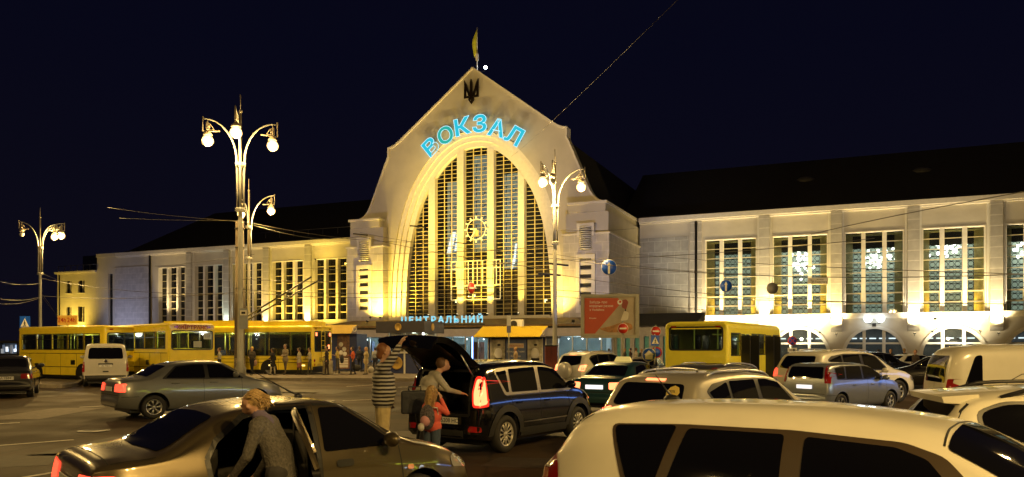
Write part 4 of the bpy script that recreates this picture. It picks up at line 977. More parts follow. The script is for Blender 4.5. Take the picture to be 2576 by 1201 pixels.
c.handles((1.15,2.1), 0.88); c.mirror(2.78, 1.10); c.plate(0.60, -0.10, txt='AA 5208 HC'); c.both(rnd([(3.80,0.78),(4.06,0.74),(4.0,0.92),(3.84,0.96)],0.03), 'headlight', V['clear'], off=0.01)
c.patch(rnd([(-0.5,0.30),(0.5,0.30),(0.5,0.44),(-0.5,0.44)],0.03), 'B', 'bumper_insert', gm, off=0.01)
mb = MB(); a0 = -2.05+0.12; a1 = -2.05+1.05
mb.box(a0, a1, -0.60, 0.60, 0.64, 0.68); mb.box(a1, a1+0.05, -0.62, 0.62, 0.66, 1.30); mb.box(a0+0.05, a1, -0.64, -0.61, 0.66, 1.5); mb.box(a0+0.05, a1, 0.61, 0.64, 0.66, 1.5); mb.box(a0+0.1, a1+0.5, -0.6, 0.6, 1.52, 1.55)
mb.build('boot', V['cabin'], c.t)
c.line([(-0.60,0.70),(0.60,0.70),(0.58,1.47),(-0.58,1.47),(-0.60,0.70)], 'B', 0.05, V['trimb'], 'boot_seal', 0.006)
# raised tailgate: curved shell hinged at the rear of the roof
mb = MB(); base = Vector((-2.05+0.24, 0, 1.60)); prof = [(0,0),(-0.16,0.10),(-0.38,0.26),(-0.62,0.40),(-0.86,0.48),(-1.06,0.50),(-1.16,0.47),(-1.20,0.38)]; prof = smoothline(prof, 1)
rows = []
for i, (dx, dz) in enumerate(prof):
    t = i/(len(prof)-1); hw_ = 0.66-0.02*math.sin(t*PI)+(0.0 if t < .9 else -0.04); rows.append([(base.x+dx, hw_*math.sin(k/8*PI/2*1.0) if False else hw_*(k-6)/6, base.z+dz-0.035*abs((k-6)/6)**2.5) for k in range(13)])
und = [[(x, y*0.93, z-0.10-0.05*(1-abs(y)/0.66)*0) for x, y, z in r] for r in rows]
for i in range(len(rows)-1): mb.strip(rows[i], rows[i+1]); mb.strip(und[i], und[i+1])
mb.strip([r[0] for r in rows], [r[0] for r in und]); mb.strip([r[-1] for r in rows], [r[-1] for r in und]); mb.strip(rows[-1], und[-1]); mb.strip(rows[0], und[0])
tg_ = mb.build('tailgate', pb, c.t, merge=True, smooth_angle=45)
mb = MB(); i0, i1 = 2, 8
mb.strip([(x, y*0.75, z-0.004) for x, y, z in und[i0]], [(x, y*0.7, z-0.004) for x, y, z in und[i1]]); mb.build('rear_window', mat('tailgate_glass', (0.006,0.006,0.007), 0.35, var=0), tg_)
mb = MB(); x, y, z = und[-4][6]; mb.box(x-0.04, x+0.04, -0.25, 0.25, z-0.03, z+0.0); mb.build('tailgate_handle', V['trimb'], tg_)
mb = MB()
for sd in (-1, 1): mb.tube([(base.x-0.02, sd*0.60, 1.32), (und[4][0][0], sd*0.58, und[4][0][2])], 0.014, 6)
o = MB(); 
for sd in (-1, 1): MB().tube([(base.x-0.05, sd*0.60, 1.30), (und[5][0][0], sd*0.58, und[5][0][2])], 0.014, 6).build('gas_strut', M['steel'], c.t)
mb = MB(); mb.box(base.x-1.19, base.x-1.13, -0.30, 0.30, base.z+0.10, base.z+0.16); 
# generic far cars
def simple(kind, label, paint_, X, Y, rot, sc=(1,1,1), tail='red_off', plate=None, rail=None, name='parked_car', group=None, head=False, third=None, N=56, taxi=False):
    if kind == 'suv':
        sp = dict(L=4.55, W=1.86, paint=paint_, R=0.36, wheels=(0.85,3.60), top=[(0,0.55),(0.02,0.9),(0.08,1.08),(0.28,1.40),(0.42,1.60),(0.9,1.67),(1.8,1.70),(2.5,1.64),(2.75,1.56),(3.4,1.14),(4.1,1.02),(4.42,0.84),(4.55,0.55)], belt=[(0,1.02),(1,1.04),(2.8,1.02),(3.6,0.96),(4.55,0.7)], tum=0.26, kr=0.16, er=0.5, kf=0.22)
        fr = rnd([(0.55,1.38),(0.80,1.06),(3.05,1.04),(3.12,1.08),(2.70,1.50),(2.3,1.57),(1.3,1.57),(0.75,1.50)],0.06)
        pn = [rnd([(0.62,1.37),(0.84,1.10),(1.15,1.10),(1.15,1.52)],0.05), rnd([(1.22,1.53),(1.22,1.10),(1.95,1.09),(1.95,1.54)],0.03), rnd([(2.07,1.54),(2.07,1.09),(3.02,1.08),(2.66,1.47),(2.3,1.54)],0.03)]
        rw_ = rnd([(-0.64,1.14),(0,1.06),(0.64,1.14),(0.56,1.50),(-0.56,1.50)],0.08); tl = [(-0.86,0.86),(-0.62,0.88),(-0.66,1.10),(-0.86,1.12)]; pz = 0.72; ws = (2.72,3.34)
    elif kind == 'mpv':
        sp = dict(L=4.1, W=1.70, paint=paint_, R=0.30, wheels=(0.66,3.26), top=[(0,0.52),(0.01,0.85),(0.05,1.15),(0.16,1.42),(0.30,1.50),(0.8,1.53),(1.5,1.54),(2.1,1.50),(2.4,1.42),(3.1,1.08),(3.75,0.92),(4.02,0.74),(4.1,0.5)], belt=[(0,0.98),(1,1.0),(2.6,0.97),(3.4,0.90),(4.1,0.62)], tum=0.20, kr=0.12, er=0.3, kf=0.22)
        fr = rnd([(0.42,1.37),(0.46,1.02),(2.98,0.98),(3.0,1.03),(2.45,1.36),(2.0,1.43),(0.8,1.44)],0.05)
        pn = [rnd([(0.46,1.36),(0.50,1.05),(0.86,1.05),(0.92,1.41)],0.04), rnd([(1.0,1.41),(0.94,1.04),(1.74,1.03),(1.74,1.42)],0.03), rnd([(1.84,1.41),(1.84,1.03),(2.88,1.01),(2.40,1.34),(2.0,1.41)],0.03)]
        rw_ = rnd([(-0.62,1.05),(0.62,1.05),(0.56,1.40),(-0.56,1.40)],0.06); tl = [(-0.80,0.92),(-0.68,0.92),(-0.62,1.44),(-0.74,1.42)]; pz = 0.80; ws = (2.38,3.05)
    elif kind == 'sedan':
        sp = dict(L=4.25, W=1.68, paint=paint_, R=0.29, wheels=(0.80,3.40), top=[(0,0.52),(0.02,0.78),(0.06,0.96),(0.20,1.00),(0.66,1.02),(1.02,1.24),(1.30,1.36),(1.70,1.41),(2.30,1.42),(2.62,1.37),(3.22,0.99),(3.80,0.87),(4.10,0.74),(4.25,0.45)], belt=[(0,0.86),(1.0,0.92),(2.5,0.89),(3.6,0.80),(4.25,0.60)], tum=0.36, kr=0.13, kf=0.24, ef=0.8)
        fr = rnd([(0.98,0.97),(1.35,1.29),(1.8,1.335),(2.50,1.325),(2.85,1.12),(3.08,0.93),(2.0,0.94)],0.05)
        pn = [rnd([(1.08,0.99),(1.38,1.26),(1.8,1.31),(2.05,1.31),(2.05,0.97)],0.04), rnd([(2.15,0.97),(2.15,1.31),(2.48,1.30),(2.80,1.12),(3.0,0.96)],0.03)]
        rw_ = None; tl = [(-0.78,0.68),(-0.44,0.68),(-0.42,0.86),(-0.78,0.88)]; pz = 0.74; ws = (2.60,3.16)
    else:   # old three-box
        sp = dict(L=4.1, W=1.62, paint=paint_, R=0.29, wheels=(0.85,3.30), top=[(0,0.50),(0.0,0.72),(0.03,0.95),(0.12,0.98),(0.72,0.99),(0.98,1.22),(1.12,1.38),(1.5,1.42),(2.1,1.42),(2.4,1.36),(2.85,0.99),(3.9,0.90),(4.07,0.84),(4.1,0.5)], belt=[(0,0.90),(4.1,0.82)], tum=0.30, kr=0.06, kf=0.08, er=0.2, ef=0.3)
        fr = rnd([(0.95,1.0),(1.2,1.30),(2.35,1.30),(2.70,1.0)],0.04); pn = [rnd([(1.02,1.02),(1.24,1.28),(1.66,1.28),(1.66,1.02)],0.03), rnd([(1.74,1.02),(1.74,1.28),(2.32,1.28),(2.6,1.02)],0.03)]
        rw_ = None; tl = [(-0.76,0.66),(-0.46,0.66),(-0.46,0.82),(-0.76,0.82)]; pz = 0.68; ws = (2.42,2.82)
    sp['surround'] = V['trimb']
    if head == 'alloy5': sp['spokes'] = 5
    c = Car(name, label, 'car', sp, X, Y, rot, sc, group, N=N, sub=3)
    c.side_glass(fr, pn)
    hw_ = c.half(2.5)-0.28
    c.patch(rnd([(ws[0],-hw_+0.06),(ws[1],-hw_-0.06),(ws[1]+0.03,0),(ws[1],hw_+0.06),(ws[0],hw_-0.06)],0.05), 'T', 'windscreen', V['glass'], off=0.006)
    if rw_: c.patch(rw_, 'B', 'rear_window', V['glass'], off=0.006)
    elif kind == 'sedan': c.patch(rnd([(0.67,-0.60),(1.16,-0.52),(1.16,0.52),(0.67,0.60)],0.06), 'T', 'rear_window', V['glass'], off=0.006)
    else: c.patch(rnd([(0.75,-0.58),(1.06,-0.54),(1.06,0.54),(0.75,0.58)],0.05), 'T', 'rear_window', V['glass'], off=0.006)
    for m_ in (1, -1): c.patch([(m_*a, b) for a, b in rnd(tl,0.03)], 'B', 'tail_light', V[tail] if tail in V else tail, off=0.012)
    c.both(rnd([(0.02,tl[0][1]),(0.16,tl[0][1]),(0.16,tl[2][1]),(0.05,tl[2][1])],0.02), 'tail_light', V['red_off'] if tail == 'red_off' else V['red_on'], off=0.008)
    c.both(rnd([(c.L-0.42,0.70),(c.L-0.10,0.66),(c.L-0.14,0.80),(c.L-0.40,0.84)],0.03), 'headlight', V['head_on'] if head == True else V['clear'], off=0.008)
    c.plate(pz, lit=(plate == 'lit'), txt=None if plate in (None, 'lit') else plate)
    c.mirror(2.78 if kind != 'old' else 2.5, 1.0); c.handles((1.3,2.25), 0.86)
    c.line([(2.0,1.0),(2.0,0.3)], 'R', 0.008); c.line([(3.0,0.98),(3.0,0.4)], 'R', 0.008); c.line([(0.02,0.56),(0.45,0.56)], 'R', 0.01)
    c.line([(-0.7,0.60),(0.7,0.60)], 'B', 0.014)
    if rail: c.rails(0.8, 2.6, 0.62, 0.05, rail)
    if third: h = sp['top'][4][1] if kind != 'suv' else 1.57; c.patch([(-0.18,h-0.035),(0.18,h-0.035),(0.18,h),(-0.18,h)], 'B', 'brake_light', V[third], off=0.012)
    if taxi:
        hh = c.bvh.ray_cast(Vector((2.0-c.L/2, 0, 4)), Vector((0,0,-1)))[0]
        mb = MB(); mb.add([(hh.x-0.07,-0.26,hh.z),(hh.x+0.07,-0.26,hh.z),(hh.x+0.07,0.26,hh.z),(hh.x-0.07,0.26,hh.z),(hh.x-0.04,-0.2,hh.z+0.13),(hh.x+0.04,-0.2,hh.z+0.13),(hh.x+0.04,0.2,hh.z+0.13),(hh.x-0.04,0.2,hh.z+0.13)], [(0,1,5,4),(1,2,6,5),(2,3,7,6),(3,0,4,7),(4,5,6,7)])
        mb.build('taxi_sign', mat('taxi_yellow', (0.6,0.5,0.15), 0.4, var=0, emit=(1,0.8,0.25), estr=0.4), c.t)
    return c
pk = paint('beige_paint', (0.42,0.39,0.32), 0.35, 0.35)
k1 = simple('suv', 'beige crossover with lit high brake light and yellow sticker on its rear window', pk, 3.52, 12.9, 42, (0.97,1,0.90), tail='red_off', rail=V['alloy'], third='hot', N=90)
k1.patch(rnd([(0.58,0.84),(0.88,0.86),(0.88,1.02),(0.62,1.10)],0.03), 'B', 'tail_light', V['hot'], off=0.016); k1.patch(rnd([(0.02,0.84),(0.30,0.92),(0.28,1.04),(0.05,1.08)],0.03), 'L', 'tail_light', V['red_on'], off=0.014)
st = mat('sticker_yellow', (0.62,0.48,0.12), 0.5, var=0.0)
k1.patch([(-0.50,1.30),(-0.32,1.30),(-0.30,1.36),(-0.34,1.44),(-0.41,1.47),(-0.49,1.44),(-0.53,1.36)], 'B', 'sticker', st, off=0.010, cell=0.05)
text_mesh('100%', 0.07, V['text'], 'sticker_text', k1.t, (-2.275+0.21, -0.41, 1.385), (PI/2-0.6, 0, -PI/2), 0.001)
mb = MB(); mb.add([(-2.275-0.005+0.04,-0.05,0.98),(-2.275+0.04,0,1.05),(-2.275+0.04,0.05,0.98),(-2.275+0.04,0,0.91)], [(0,1,2,3)]); o = mb.build('badge', V['chrome'], k1.t); md = o.modifiers.new('s','SOLIDIFY'); md.thickness = 0.03
simple('sedan', 'dark teal sedan taxi with a lit number plate and yellow roof sign', paint('teal_paint', (0.02,0.065,0.075), 0.4, 0.3), 3.44, 23.6, 58.6, (1.03,1.03,1.03), tail='hot', plate='lit', taxi=True, N=70)
r1 = simple('suv', 'white off-roader with a covered spare wheel on its back and brake lights on', paint('white_paint_car', (0.66,0.66,0.64), 0, 0.35), 3.89, 34.6, 45, (0.95,0.95,1.0), tail='hot', third='hot', rail=V['alloy'], N=60)
mb = MB(); mb.lathe([(0.001,-0.30),(0.30,-0.30),(0.36,-0.26),(0.37,-0.08),(0.3,-0.02),(0.001,-0.02)], (-2.275+0.03,0.05,0.86), 'x', 24); mb.build('spare_wheel_cover', mat('spare_cover', (0.55,0.55,0.56), 0.35, 0.3, var=0.1), r1.t)
simple('mpv', 'silver grey compact people carrier with bluish highlights, right of the yellow bus', paint('silver_paint', (0.28,0.31,0.36), 0.6, 0.3), 9.95, 23.2, 33, (0.93,0.95,0.94), tail='red_off', plate='lit', head='alloy5', N=80)
simple('suv', 'pearl white large off-roader behind the silver people carrier', paint('pearl_paint', (0.66,0.64,0.58), 0, 0.3), 11.35, 26.4, 28.6, (1.12,1.08,1.06), tail='red_on', plate='AA', rail=V['alloy'], N=70)
simple('sedan', 'pale silver sedan driving through the square with red tail lights on', paint('pale_silver_paint', (0.17,0.175,0.17), 0.4, 0.35), -8.9, 21.9, 43, (1.08,1.04,1.07), tail='red_on', name='moving_car', N=70)
simple('old', 'black old three-box sedan at the left edge', paint('old_black_paint', (0.010,0.010,0.012), 0, 0.3), -19.4, 30.0, 118, (1.08,1.08,1.10), plate='AA 1584', N=50)
simple('sedan', 'dark sedan waiting between the taxi and the yellow bus', paint('dark_grey_paint', (0.03,0.028,0.026), 0.3, 0.3), 6.4, 37.0, 70, (1.0,1,1.0), N=40)
simple('mpv', 'dark silver car whose roof shows in front of the right yellow bus', paint('dark_silver_paint', (0.10,0.10,0.10), 0.5, 0.3), 5.6, 20.2, 45, (0.98,1,0.96), N=50, rail=V['alloy'])
simple('sedan', 'black car with its lamp lit beside the white van', paint('black_paint_b', (0.008,0.008,0.009), 0, 0.2), 19.0, 34.5, 150, (1.02,1,1.05), head=True, N=40)
simple('suv', 'dark off-roader parked before the arches', paint('black_paint_c', (0.010,0.010,0.012), 0, 0.25), 20.2, 43.0, 20, (0.95,1,0.95), N=40)
simple('sedan', 'white car parked farthest before the arches', paint('white_paint_d', (0.55,0.55,0.52), 0, 0.3), 24.5, 47.5, 10, (1,1,1.02), N=40)
simple('sedan', 'dark car half hidden behind the pearl white off-roader', paint('dark_paint_e', (0.015,0.016,0.02), 0, 0.25), 17.2, 38.0, 35, (1,1,1.05), N=40)
# white panel van on the right
pvn = paint('van_cream_paint', (0.66,0.63,0.52), 0, 0.4)
sp = dict(L=4.3, W=1.80, paint=pvn, R=0.31, wheels=(0.75,3.40), top=[(0,0.55),(0.01,1.0),(0.05,1.45),(0.16,1.70),(0.34,1.80),(0.8,1.83),(2.0,1.85),(2.5,1.80),(2.75,1.70),(3.3,1.18),(3.9,1.00),(4.2,0.8),(4.3,0.5)], belt=[(0,1.1),(2.8,1.1),(3.4,1.02),(4.3,0.65)], tum=0.13, kr=0.13, er=0.35, kf=0.2, camber=0.05)
c = Car('panel_van', 'cream white panel van carrying a black roof rack', 'van', sp, 10.70, 15.2, -14, (1.03,1.05,1.06), N=80)
c.both(rnd([(0.28,1.02),(0.60,1.0),(0.62,1.64),(0.50,1.62)],0.05), 'side_window', V['glass'], off=0.006)
c.both(rnd([(2.2,1.10),(3.1,1.10),(2.72,1.58),(2.2,1.62)],0.05), 'side_window', V['glass'], off=0.006)
c.patch(rnd([(-0.66,1.12),(0.66,1.12),(0.60,1.62),(-0.60,1.62)],0.08), 'B', 'rear_window', V['glass'], off=0.006)
c.line([(0.95,0.6),(1.0,1.15),(1.25,1.30),(2.1,1.34),(2.15,0.4)], 'R', 0.014); c.line([(0,0.4),(0,1.75)], 'B', 0.012)
for m_ in (1, -1): c.patch([(m_*a, b) for a, b in rnd([(-0.86,0.80),(-0.76,0.80),(-0.76,1.20),(-0.86,1.20)],0.02)], 'B', 'tail_light', V['red_off'], off=0.01)
c.plate(0.7); c.mirror(2.95, 1.1)
c.patch(rnd([(2.72,-0.66),(3.25,-0.74),(3.25,0.74),(2.72,0.66)],0.05), 'T', 'windscreen', V['glass'], off=0.006)
rk = thing('roof_rack_box', 'black flat luggage rack standing on the cream van roof', 'roof rack', (11.3,15.06,1.9), math.radians(-14))
mb = MB(); mb.box(-0.9,1.2,-0.62,0.62,0.12,0.24); mb.box(-0.95,1.25,-0.66,-0.60,0.10,0.16); [mb.box(x-0.02,x+0.02,-0.62,0.62,0,0.12) for x in (-0.6,0.3,1.0)]; mb.build('rack', V['trimb'], rk)
MB().box(-0.6,1.1,-0.675,-0.665,0.04,0.09).build('light_bar', emis('bar_light', (0.8,1,0.95), 1.5), rk)
# cream off-roader at the right edge, spoiler over its rear window
sp = dict(L=4.6, W=1.86, paint=pw, R=0.36, wheels=(0.85,3.65), top=[(0,0.55),(0.02,0.9),(0.06,1.08),(0.30,1.42),(0.46,1.60),(0.9,1.67),(1.8,1.70),(2.6,1.64),(2.85,1.56),(3.5,1.14),(4.1,1.02),(4.45,0.84),(4.6,0.55)], belt=[(0,1.02),(4.6,0.85)], tum=0.26, kr=0.14, er=0.5, kf=0.22)
c = Car('parked_car', 'cream white off-roader with rear spoiler, cut by the right edge', 'car', sp, 5.95, 6.98, -14, (1.0,1.0,0.915), N=100, sub=5)
edge_car = c
c.side_glass(rnd([(0.47,1.46),(0.56,1.04),(3.1,1.04),(2.75,1.52),(2.3,1.58),(0.7,1.56)],0.08), [rnd([(0.51,1.45),(0.60,1.07),(3.0,1.07),(2.72,1.49),(2.3,1.55),(0.72,1.53)],0.08)])
c.patch(rnd([(-0.66,1.10),(0.66,1.10),(0.58,1.50),(-0.58,1.50)],0.08), 'B', 'rear_window', V['glass'], off=0.006)
c.rails(0.7, 2.9, 0.66, 0.06, V['trimb']); c.line([(0.22,1.12),(0.38,1.46),(0.50,1.58)], 'R', 0.012); c.plate(0.75)
mb = MB(); n = 8; A = [(-2.3+0.26-0.10*math.sin(PI*k/n), -0.58+1.16*k/n, 1.585+0.02*math.sin(PI*k/n)) for k in range(n+1)]; B = [(-2.3+0.56, p[1], 1.615+0.02*math.sin(PI*((p[1]+0.58)/1.16))) for p in A]; Cc = [(p[0]+0.02, p[1], p[2]-0.06) for p in A]; D = [(p[0], p[1], p[2]-0.10) for p in B]
mb.strip(A, B); mb.strip(A, Cc); mb.strip(Cc, D); mb.add([A[0],B[0],D[0],Cc[0]], [(0,1,2,3)]); mb.add([A[-1],B[-1],D[-1],Cc[-1]], [(0,1,2,3)]); mb.build('spoiler', pw, c.t, smooth_angle=40)
for m_ in (1, -1): c.patch([(m_*a, b) for a, b in rnd([(-0.86,0.86),(-0.66,0.88),(-0.68,1.06),(-0.86,1.08)],0.03)], 'B', 'tail_light', V['red_off'], off=0.01)
# white minivan (rear view) by the buses
sp = dict(L=4.9, W=1.90, paint=paint('minivan_paint', (0.50,0.48,0.43), 0, 0.4), R=0.33, wheels=(0.95,3.95), top=[(0,0.52),(0.01,1.0),(0.06,1.45),(0.16,1.82),(0.30,1.92),(0.9,1.96),(3.0,1.95),(3.4,1.86),(4.1,1.25),(4.7,1.0),(4.88,0.75),(4.9,0.5)], belt=[(0,1.15),(3.5,1.12),(4.9,0.7)], tum=0.16, kr=0.08, er=0.25, kf=0.2)
c = Car('minivan', 'dirty white minivan seen from behind beside the left yellow buses', 'van', sp, -20.2, 38.6, 117, (1.03,1.03,1.05), N=60)
c.patch(rnd([(-0.72,1.25),(0.72,1.25),(0.66,1.75),(-0.66,1.75)],0.10), 'B', 'rear_window', V['glass'], off=0.006)
c.patch(rnd([(-0.30,0.98),(0.30,0.98),(0.30,1.06),(-0.30,1.06)],0.03), 'B', 'plate_garnish', V['trimb'], off=0.02); c.plate(0.94, txt='AI 7461')
for m_ in (1, -1): c.patch([(m_*a, b) for a, b in rnd([(-0.94,0.68),(-0.84,0.68),(-0.84,1.12),(-0.94,1.12)],0.02)], 'B', 'tail_light', V['red_off'], off=0.01)
c.both(rnd([(0.4,1.2),(3.6,1.2),(3.2,1.72),(0.4,1.75)],0.05), 'side_window', V['glass'], off=0.006); c.mirror(3.8, 1.25)
c.patch([(-0.95,0.30),(0.95,0.30),(0.95,0.52),(-0.95,0.52)], 'B', 'bumper', V['trimb'], off=0.015); c.patch(rnd([(-0.12,0.66),(0.12,0.66),(0.12,0.72),(-0.12,0.72)],0.02), 'B', 'tailgate_handle', V['trimb'], off=0.02)
mb = MB(); mb.lathe([(0.001,-0.015),(0.06,-0.015),(0.07,0.0)], (-2.47,0,1.16), 'x', 16); mb.build('badge', V['chrome'], c.t)
# ---------------- buses ----------------
busy = mat('bus_yellow', (0.84,0.66,0.03), 0.38, var=0.06, coat=0.5)
busl = mat('bus_lemon', (0.92,0.82,0.06), 0.35, var=0.05, coat=0.6)
bglass = glass('bus_glass', (0.010,0.011,0.014), 0.6)
pole_y = mat('grab_pole', (0.6,0.62,0.05), 0.4, emit=(0.8,0.85,0.1), estr=0.25)  # faint glow put into the pole colour; the poles are no lamps
seatm = mat('bus_seat', (0.03,0.03,0.05), 0.8)
def bus(name, label, cat, L, W, H, X, Y, rot, m, side_w, rear_w, wheels, inner=1.0, zb=0.35, doors=(), sc=(1,1,1), rr=0.16, front_w=None, poles=True, hp=0.55):
    """x from the rear (0) to the front; side_w: (x0,x1,z0,z1) both sides; doors: openings on the right side"""
    t = thing(name, label, cat, (X, Y, 0), math.radians(rot)); t.scale = sc; h = L/2
    ox = lambda x: x-h
    for sd, nm in ((-1, 'side_panel'), (1, 'side_panel')):
        ws = list(side_w); out = [(ox(0.12), zb), (ox(L-0.15), zb), (ox(L-0.15), H-rr), (ox(0.12), H-rr)]
        hol = [[(ox(a), z0), (ox(a), z1), (ox(b), z1), (ox(b), z0)] for a, b, z0, z1 in ws+(list(doors) if sd == -1 else [])]
        y = sd*W/2; mb = MB(); mb.plate(out, hol, min(y, y-sd*0.05), max(y, y-sd*0.05)); o = mb.build(nm, m, t)
        for a, b, z0, z1 in ws:
            MB().box(ox(a), ox(b), y-sd*0.03-0.004, y-sd*0.03+0.004, z0, z1).build('window', bglass, o)
        mb = MB()
        for a, b, z0, z1 in ws: mb.box(ox(a)-0.03, ox(b)+0.03, y-0.012+sd*0.004, y+0.012+sd*0.004, z1-0.28, z1-0.25); 
        for a, b, z0, z1 in ws:
            for xx in (a-0.03, b): mb.box(ox(xx), ox(xx)+0.03, y-0.012+sd*0.004, y+0.012+sd*0.004, z0-0.03, z1+0.03)
            for zz in (z0-0.03, z1): mb.box(ox(a), ox(b), y-0.012+sd*0.004, y+0.012+sd*0.004, zz, zz+0.03)
        mb.build('window_rubber', V['trimb'], o)
    if doors:
        for a, b, z0, z1 in doors:
            for xx in (a, b):
                mb = MB(); mb.plate([(ox(xx)-0.03, z0+0.05),(ox(xx)+0.03, z0+0.05),(ox(xx)+0.03, z1-0.05),(ox(xx)-0.03, z1-0.05)], [], -W/2-0.32, -W/2+0.05); mb.build('door_leaf', V['trimb'], t)
    for end in (0, 1):
        x = ox(0) if end == 0 else ox(L-0.03); mb = MB(); c45 = 0.12
        hw_ = rear_w if end == 0 else (front_w or rear_w)
        yz = [(-W/2+c45, zb), (W/2-c45, zb), (W/2-c45, H-rr*0.5), (-W/2+c45, H-rr*0.5)]
        a, b, z0, z1 = hw_; hole_ = rnd([(a, z0), (a, z1), (b, z1), (b, z0)], 0.12)
        mb.plate(yz, [hole_], 0, 0.05)
        mb.v = [((x+v[1] if end == 0 else x-v[1]), v[0], v[2]) for v in mb.v]
        for sd in (-1, 1):   # rounded corner posts
            n = 6; A = []; B = []
            for k in range(n+1):
                tt = k/n*PI/2; px = (x+c45-c45*math.cos(tt)) if end == 0 else (x-c45+c45*math.cos(tt)); py = sd*(W/2-c45+c45*math.sin(tt)); A.append((px, py, zb)); B.append((px, py, H-rr*0.8))
            mb.strip(A, B)
        o = mb.build('rear_panel' if end == 0 else 'front_panel', m, t)
        g = MB(); g.plate(hole_, [], 0.01, 0.018); g.v = [((x+v[1] if end == 0 else x-v[1]), v[0], v[2]) for v in g.v]; g.build('rear_window' if end == 0 else 'windscreen', bglass, o)
        hole2 = rnd([(a-0.05, z0-0.05), (a-0.05, z1+0.05), (b+0.05, z1+0.05), (b+0.05, z0-0.05)], 0.14)
        g = MB(); g.plate(hole2, [hole_], -0.012, 0.0); g.v = [((x+v[1] if end == 0 else x-v[1]), v[0], v[2]) for v in g.v]; g.build('window_rubber', V['trimb'], o)
        for sd in (-1, 1):
            g = MB(); g.lathe([(0.001,-0.03),(0.07,-0.03),(0.085,0.0)], (0,0,0), 'x', 12); g.v = [(x+(v[0] if end == 0 else -v[0]+0.03), v[1]+sd*(W/2-0.22), v[2]+zb+0.55) for v in g.v]; g.build('tail_light' if end == 0 else 'headlight', V['red_off'] if end == 0 else V['clear'], o)
            if end == 0:
                g = MB(); g.lathe([(0.001,-0.03),(0.06,-0.03),(0.075,0.0)], (x, sd*(W/2-0.22), zb+0.30), 'x', 12); g.build('indicator', V['orange'], o)
                MB().box(x-0.03, x, sd*(W/2-0.35)-0.09, sd*(W/2-0.35)+0.09, H-0.22, H-0.16).build('marker_light', V['red_off'], o)
    mb = MB(); n = 6; pr_ = []
    for k in range(n+1): tt = k/n*PI/2; pr_.append((-(W/2-rr)-rr*math.cos(tt), H-rr+rr*math.sin(tt)))
    pr_ = pr_+[(-p[0], p[1]) for p in reversed(pr_)]
    xs = [0.0, 0.05, 0.16, L-0.2, L-0.06, L]; ins = [0.10, 0.03, 0, 0, 0.03, 0.10]
    rows = [[(ox(x), p[0]*(1-i_*0.4), p[1]-i_*0.55) for p in pr_] for x, i_ in zip(xs, ins)]
    for a, b in zip(rows[:-1], rows[1:]): mb.strip(a, b)
    mb.add(rows[0], [tuple(range(len(pr_)))]); mb.add(rows[-1], [tuple(range(len(pr_)))]); mb.build('roof', m, t, smooth_angle=50)
    MB().box(ox(2.0), ox(2.9), -0.35, 0.35, H, H+0.07).build('roof_hatch', m, t)
    mb = MB(); mb.box(ox(0.15), ox(L-0.2), -W/2+0.08, W/2-0.08, zb, zb+0.12); mb.box(ox(0.1), ox(L-0.2), -W/2+0.06, W/2-0.06, H-0.16, H-0.13); mb.build('floor', V['cabin'], t)
    mb = MB()
    x = 0.5
    while x < L-1.5:
        for yy in (-0.75, 0.3):
            if yy < 0 and any(a-0.5 < x < b for a, b, _, _ in doors): continue
            mb.box(ox(x), ox(x)+0.42, yy*W/2.4, yy*W/2.4+0.85, zb+0.35, zb+0.5); mb.box(ox(x)-0.03, ox(x)+0.05, yy*W/2.4, yy*W/2.4+0.85, zb+0.4, zb+1.15)
        x += 0.85
    mb.build('seats', seatm, t)
    if poles:
        for k in range(int(L/1.4)):
            x = 0.9+k*1.4; MB().tube([(ox(x), -0.35 if k % 2 else 0.35, zb+0.12), (ox(x), -0.35 if k % 2 else 0.35, H-0.15)], 0.022, 6).build('grab_pole', pole_y, t)
        MB().tube([(ox(0.7), -0.4, H-0.45), (ox(L-1), -0.4, H-0.45)], 0.02, 6).build('grab_rail', pole_y, t)
    for k, x in enumerate(np.arange(1.0, L-1, 2.2)):
        MB().ball((ox(x), 0, H-0.2), 0.07, 8).build('ceiling_lamp', emis('bus_lamp', (1,0.97,0.85), 14*inner), t)
    if inner > 0: lamp('POINT', 'bus_interior_light', (0, 0, H-0.35), 240*inner, (1,0.95,0.8), t, radius=0.2)
    for wx in wheels:
        for sd in (-1, 1):
            R = 0.45; y = sd*(W/2-0.03); mb = MB(); mb.lathe([(R*0.6,y-sd*0.28),(R,y-sd*0.25),(R,y-sd*0.03),(R*0.95,y),(R*0.6,y)], (ox(wx),0,R), 'y', 24, 0); o = mb.build('wheel', V['rubber'], t)
            mb = MB(); mb.lathe([(R*0.6,y-sd*0.01),(R*0.5,y-sd*0.06),(R*0.2,y-sd*0.05),(R*0.16,y-sd*0.0),(0.001,y)], (ox(wx),0,R), 'y', 20); mb.build('rim', mat('bus_rim', (0.2,0.2,0.2), 0.5, 0.5), o)
            Ra = R+0.10; n = 14; mb = MB(); A = [(ox(wx)+Ra*math.cos(PI*k/n), sd*(W/2+0.006), R+Ra*math.sin(PI*k/n)) for k in range(n+1)]
            mb.add([(ox(wx)-Ra, sd*(W/2+0.006), zb-0.02),(ox(wx)+Ra, sd*(W/2+0.006), zb-0.02)]+A, [(0,1)+tuple(range(2, n+3))]); o2 = mb.build('wheel_arch', V['seam'], t)
            o.location.y += sd*0.02
            for ch in o.children: pass
    mb = MB(); mb.box(ox(0.3), ox(L-0.3), -W/2+0.1, W/2-0.1, 0.22, zb); mb.build('underbody', V['trimb'], t)
    for e_ in (0, 1): x = ox(0)-0.10 if e_ == 0 else ox(L)-0.02; MB().box(x, x+0.12, -W/2+0.03, W/2-0.03, zb-0.02, zb+0.20).build('bumper', V['trimb'], t)
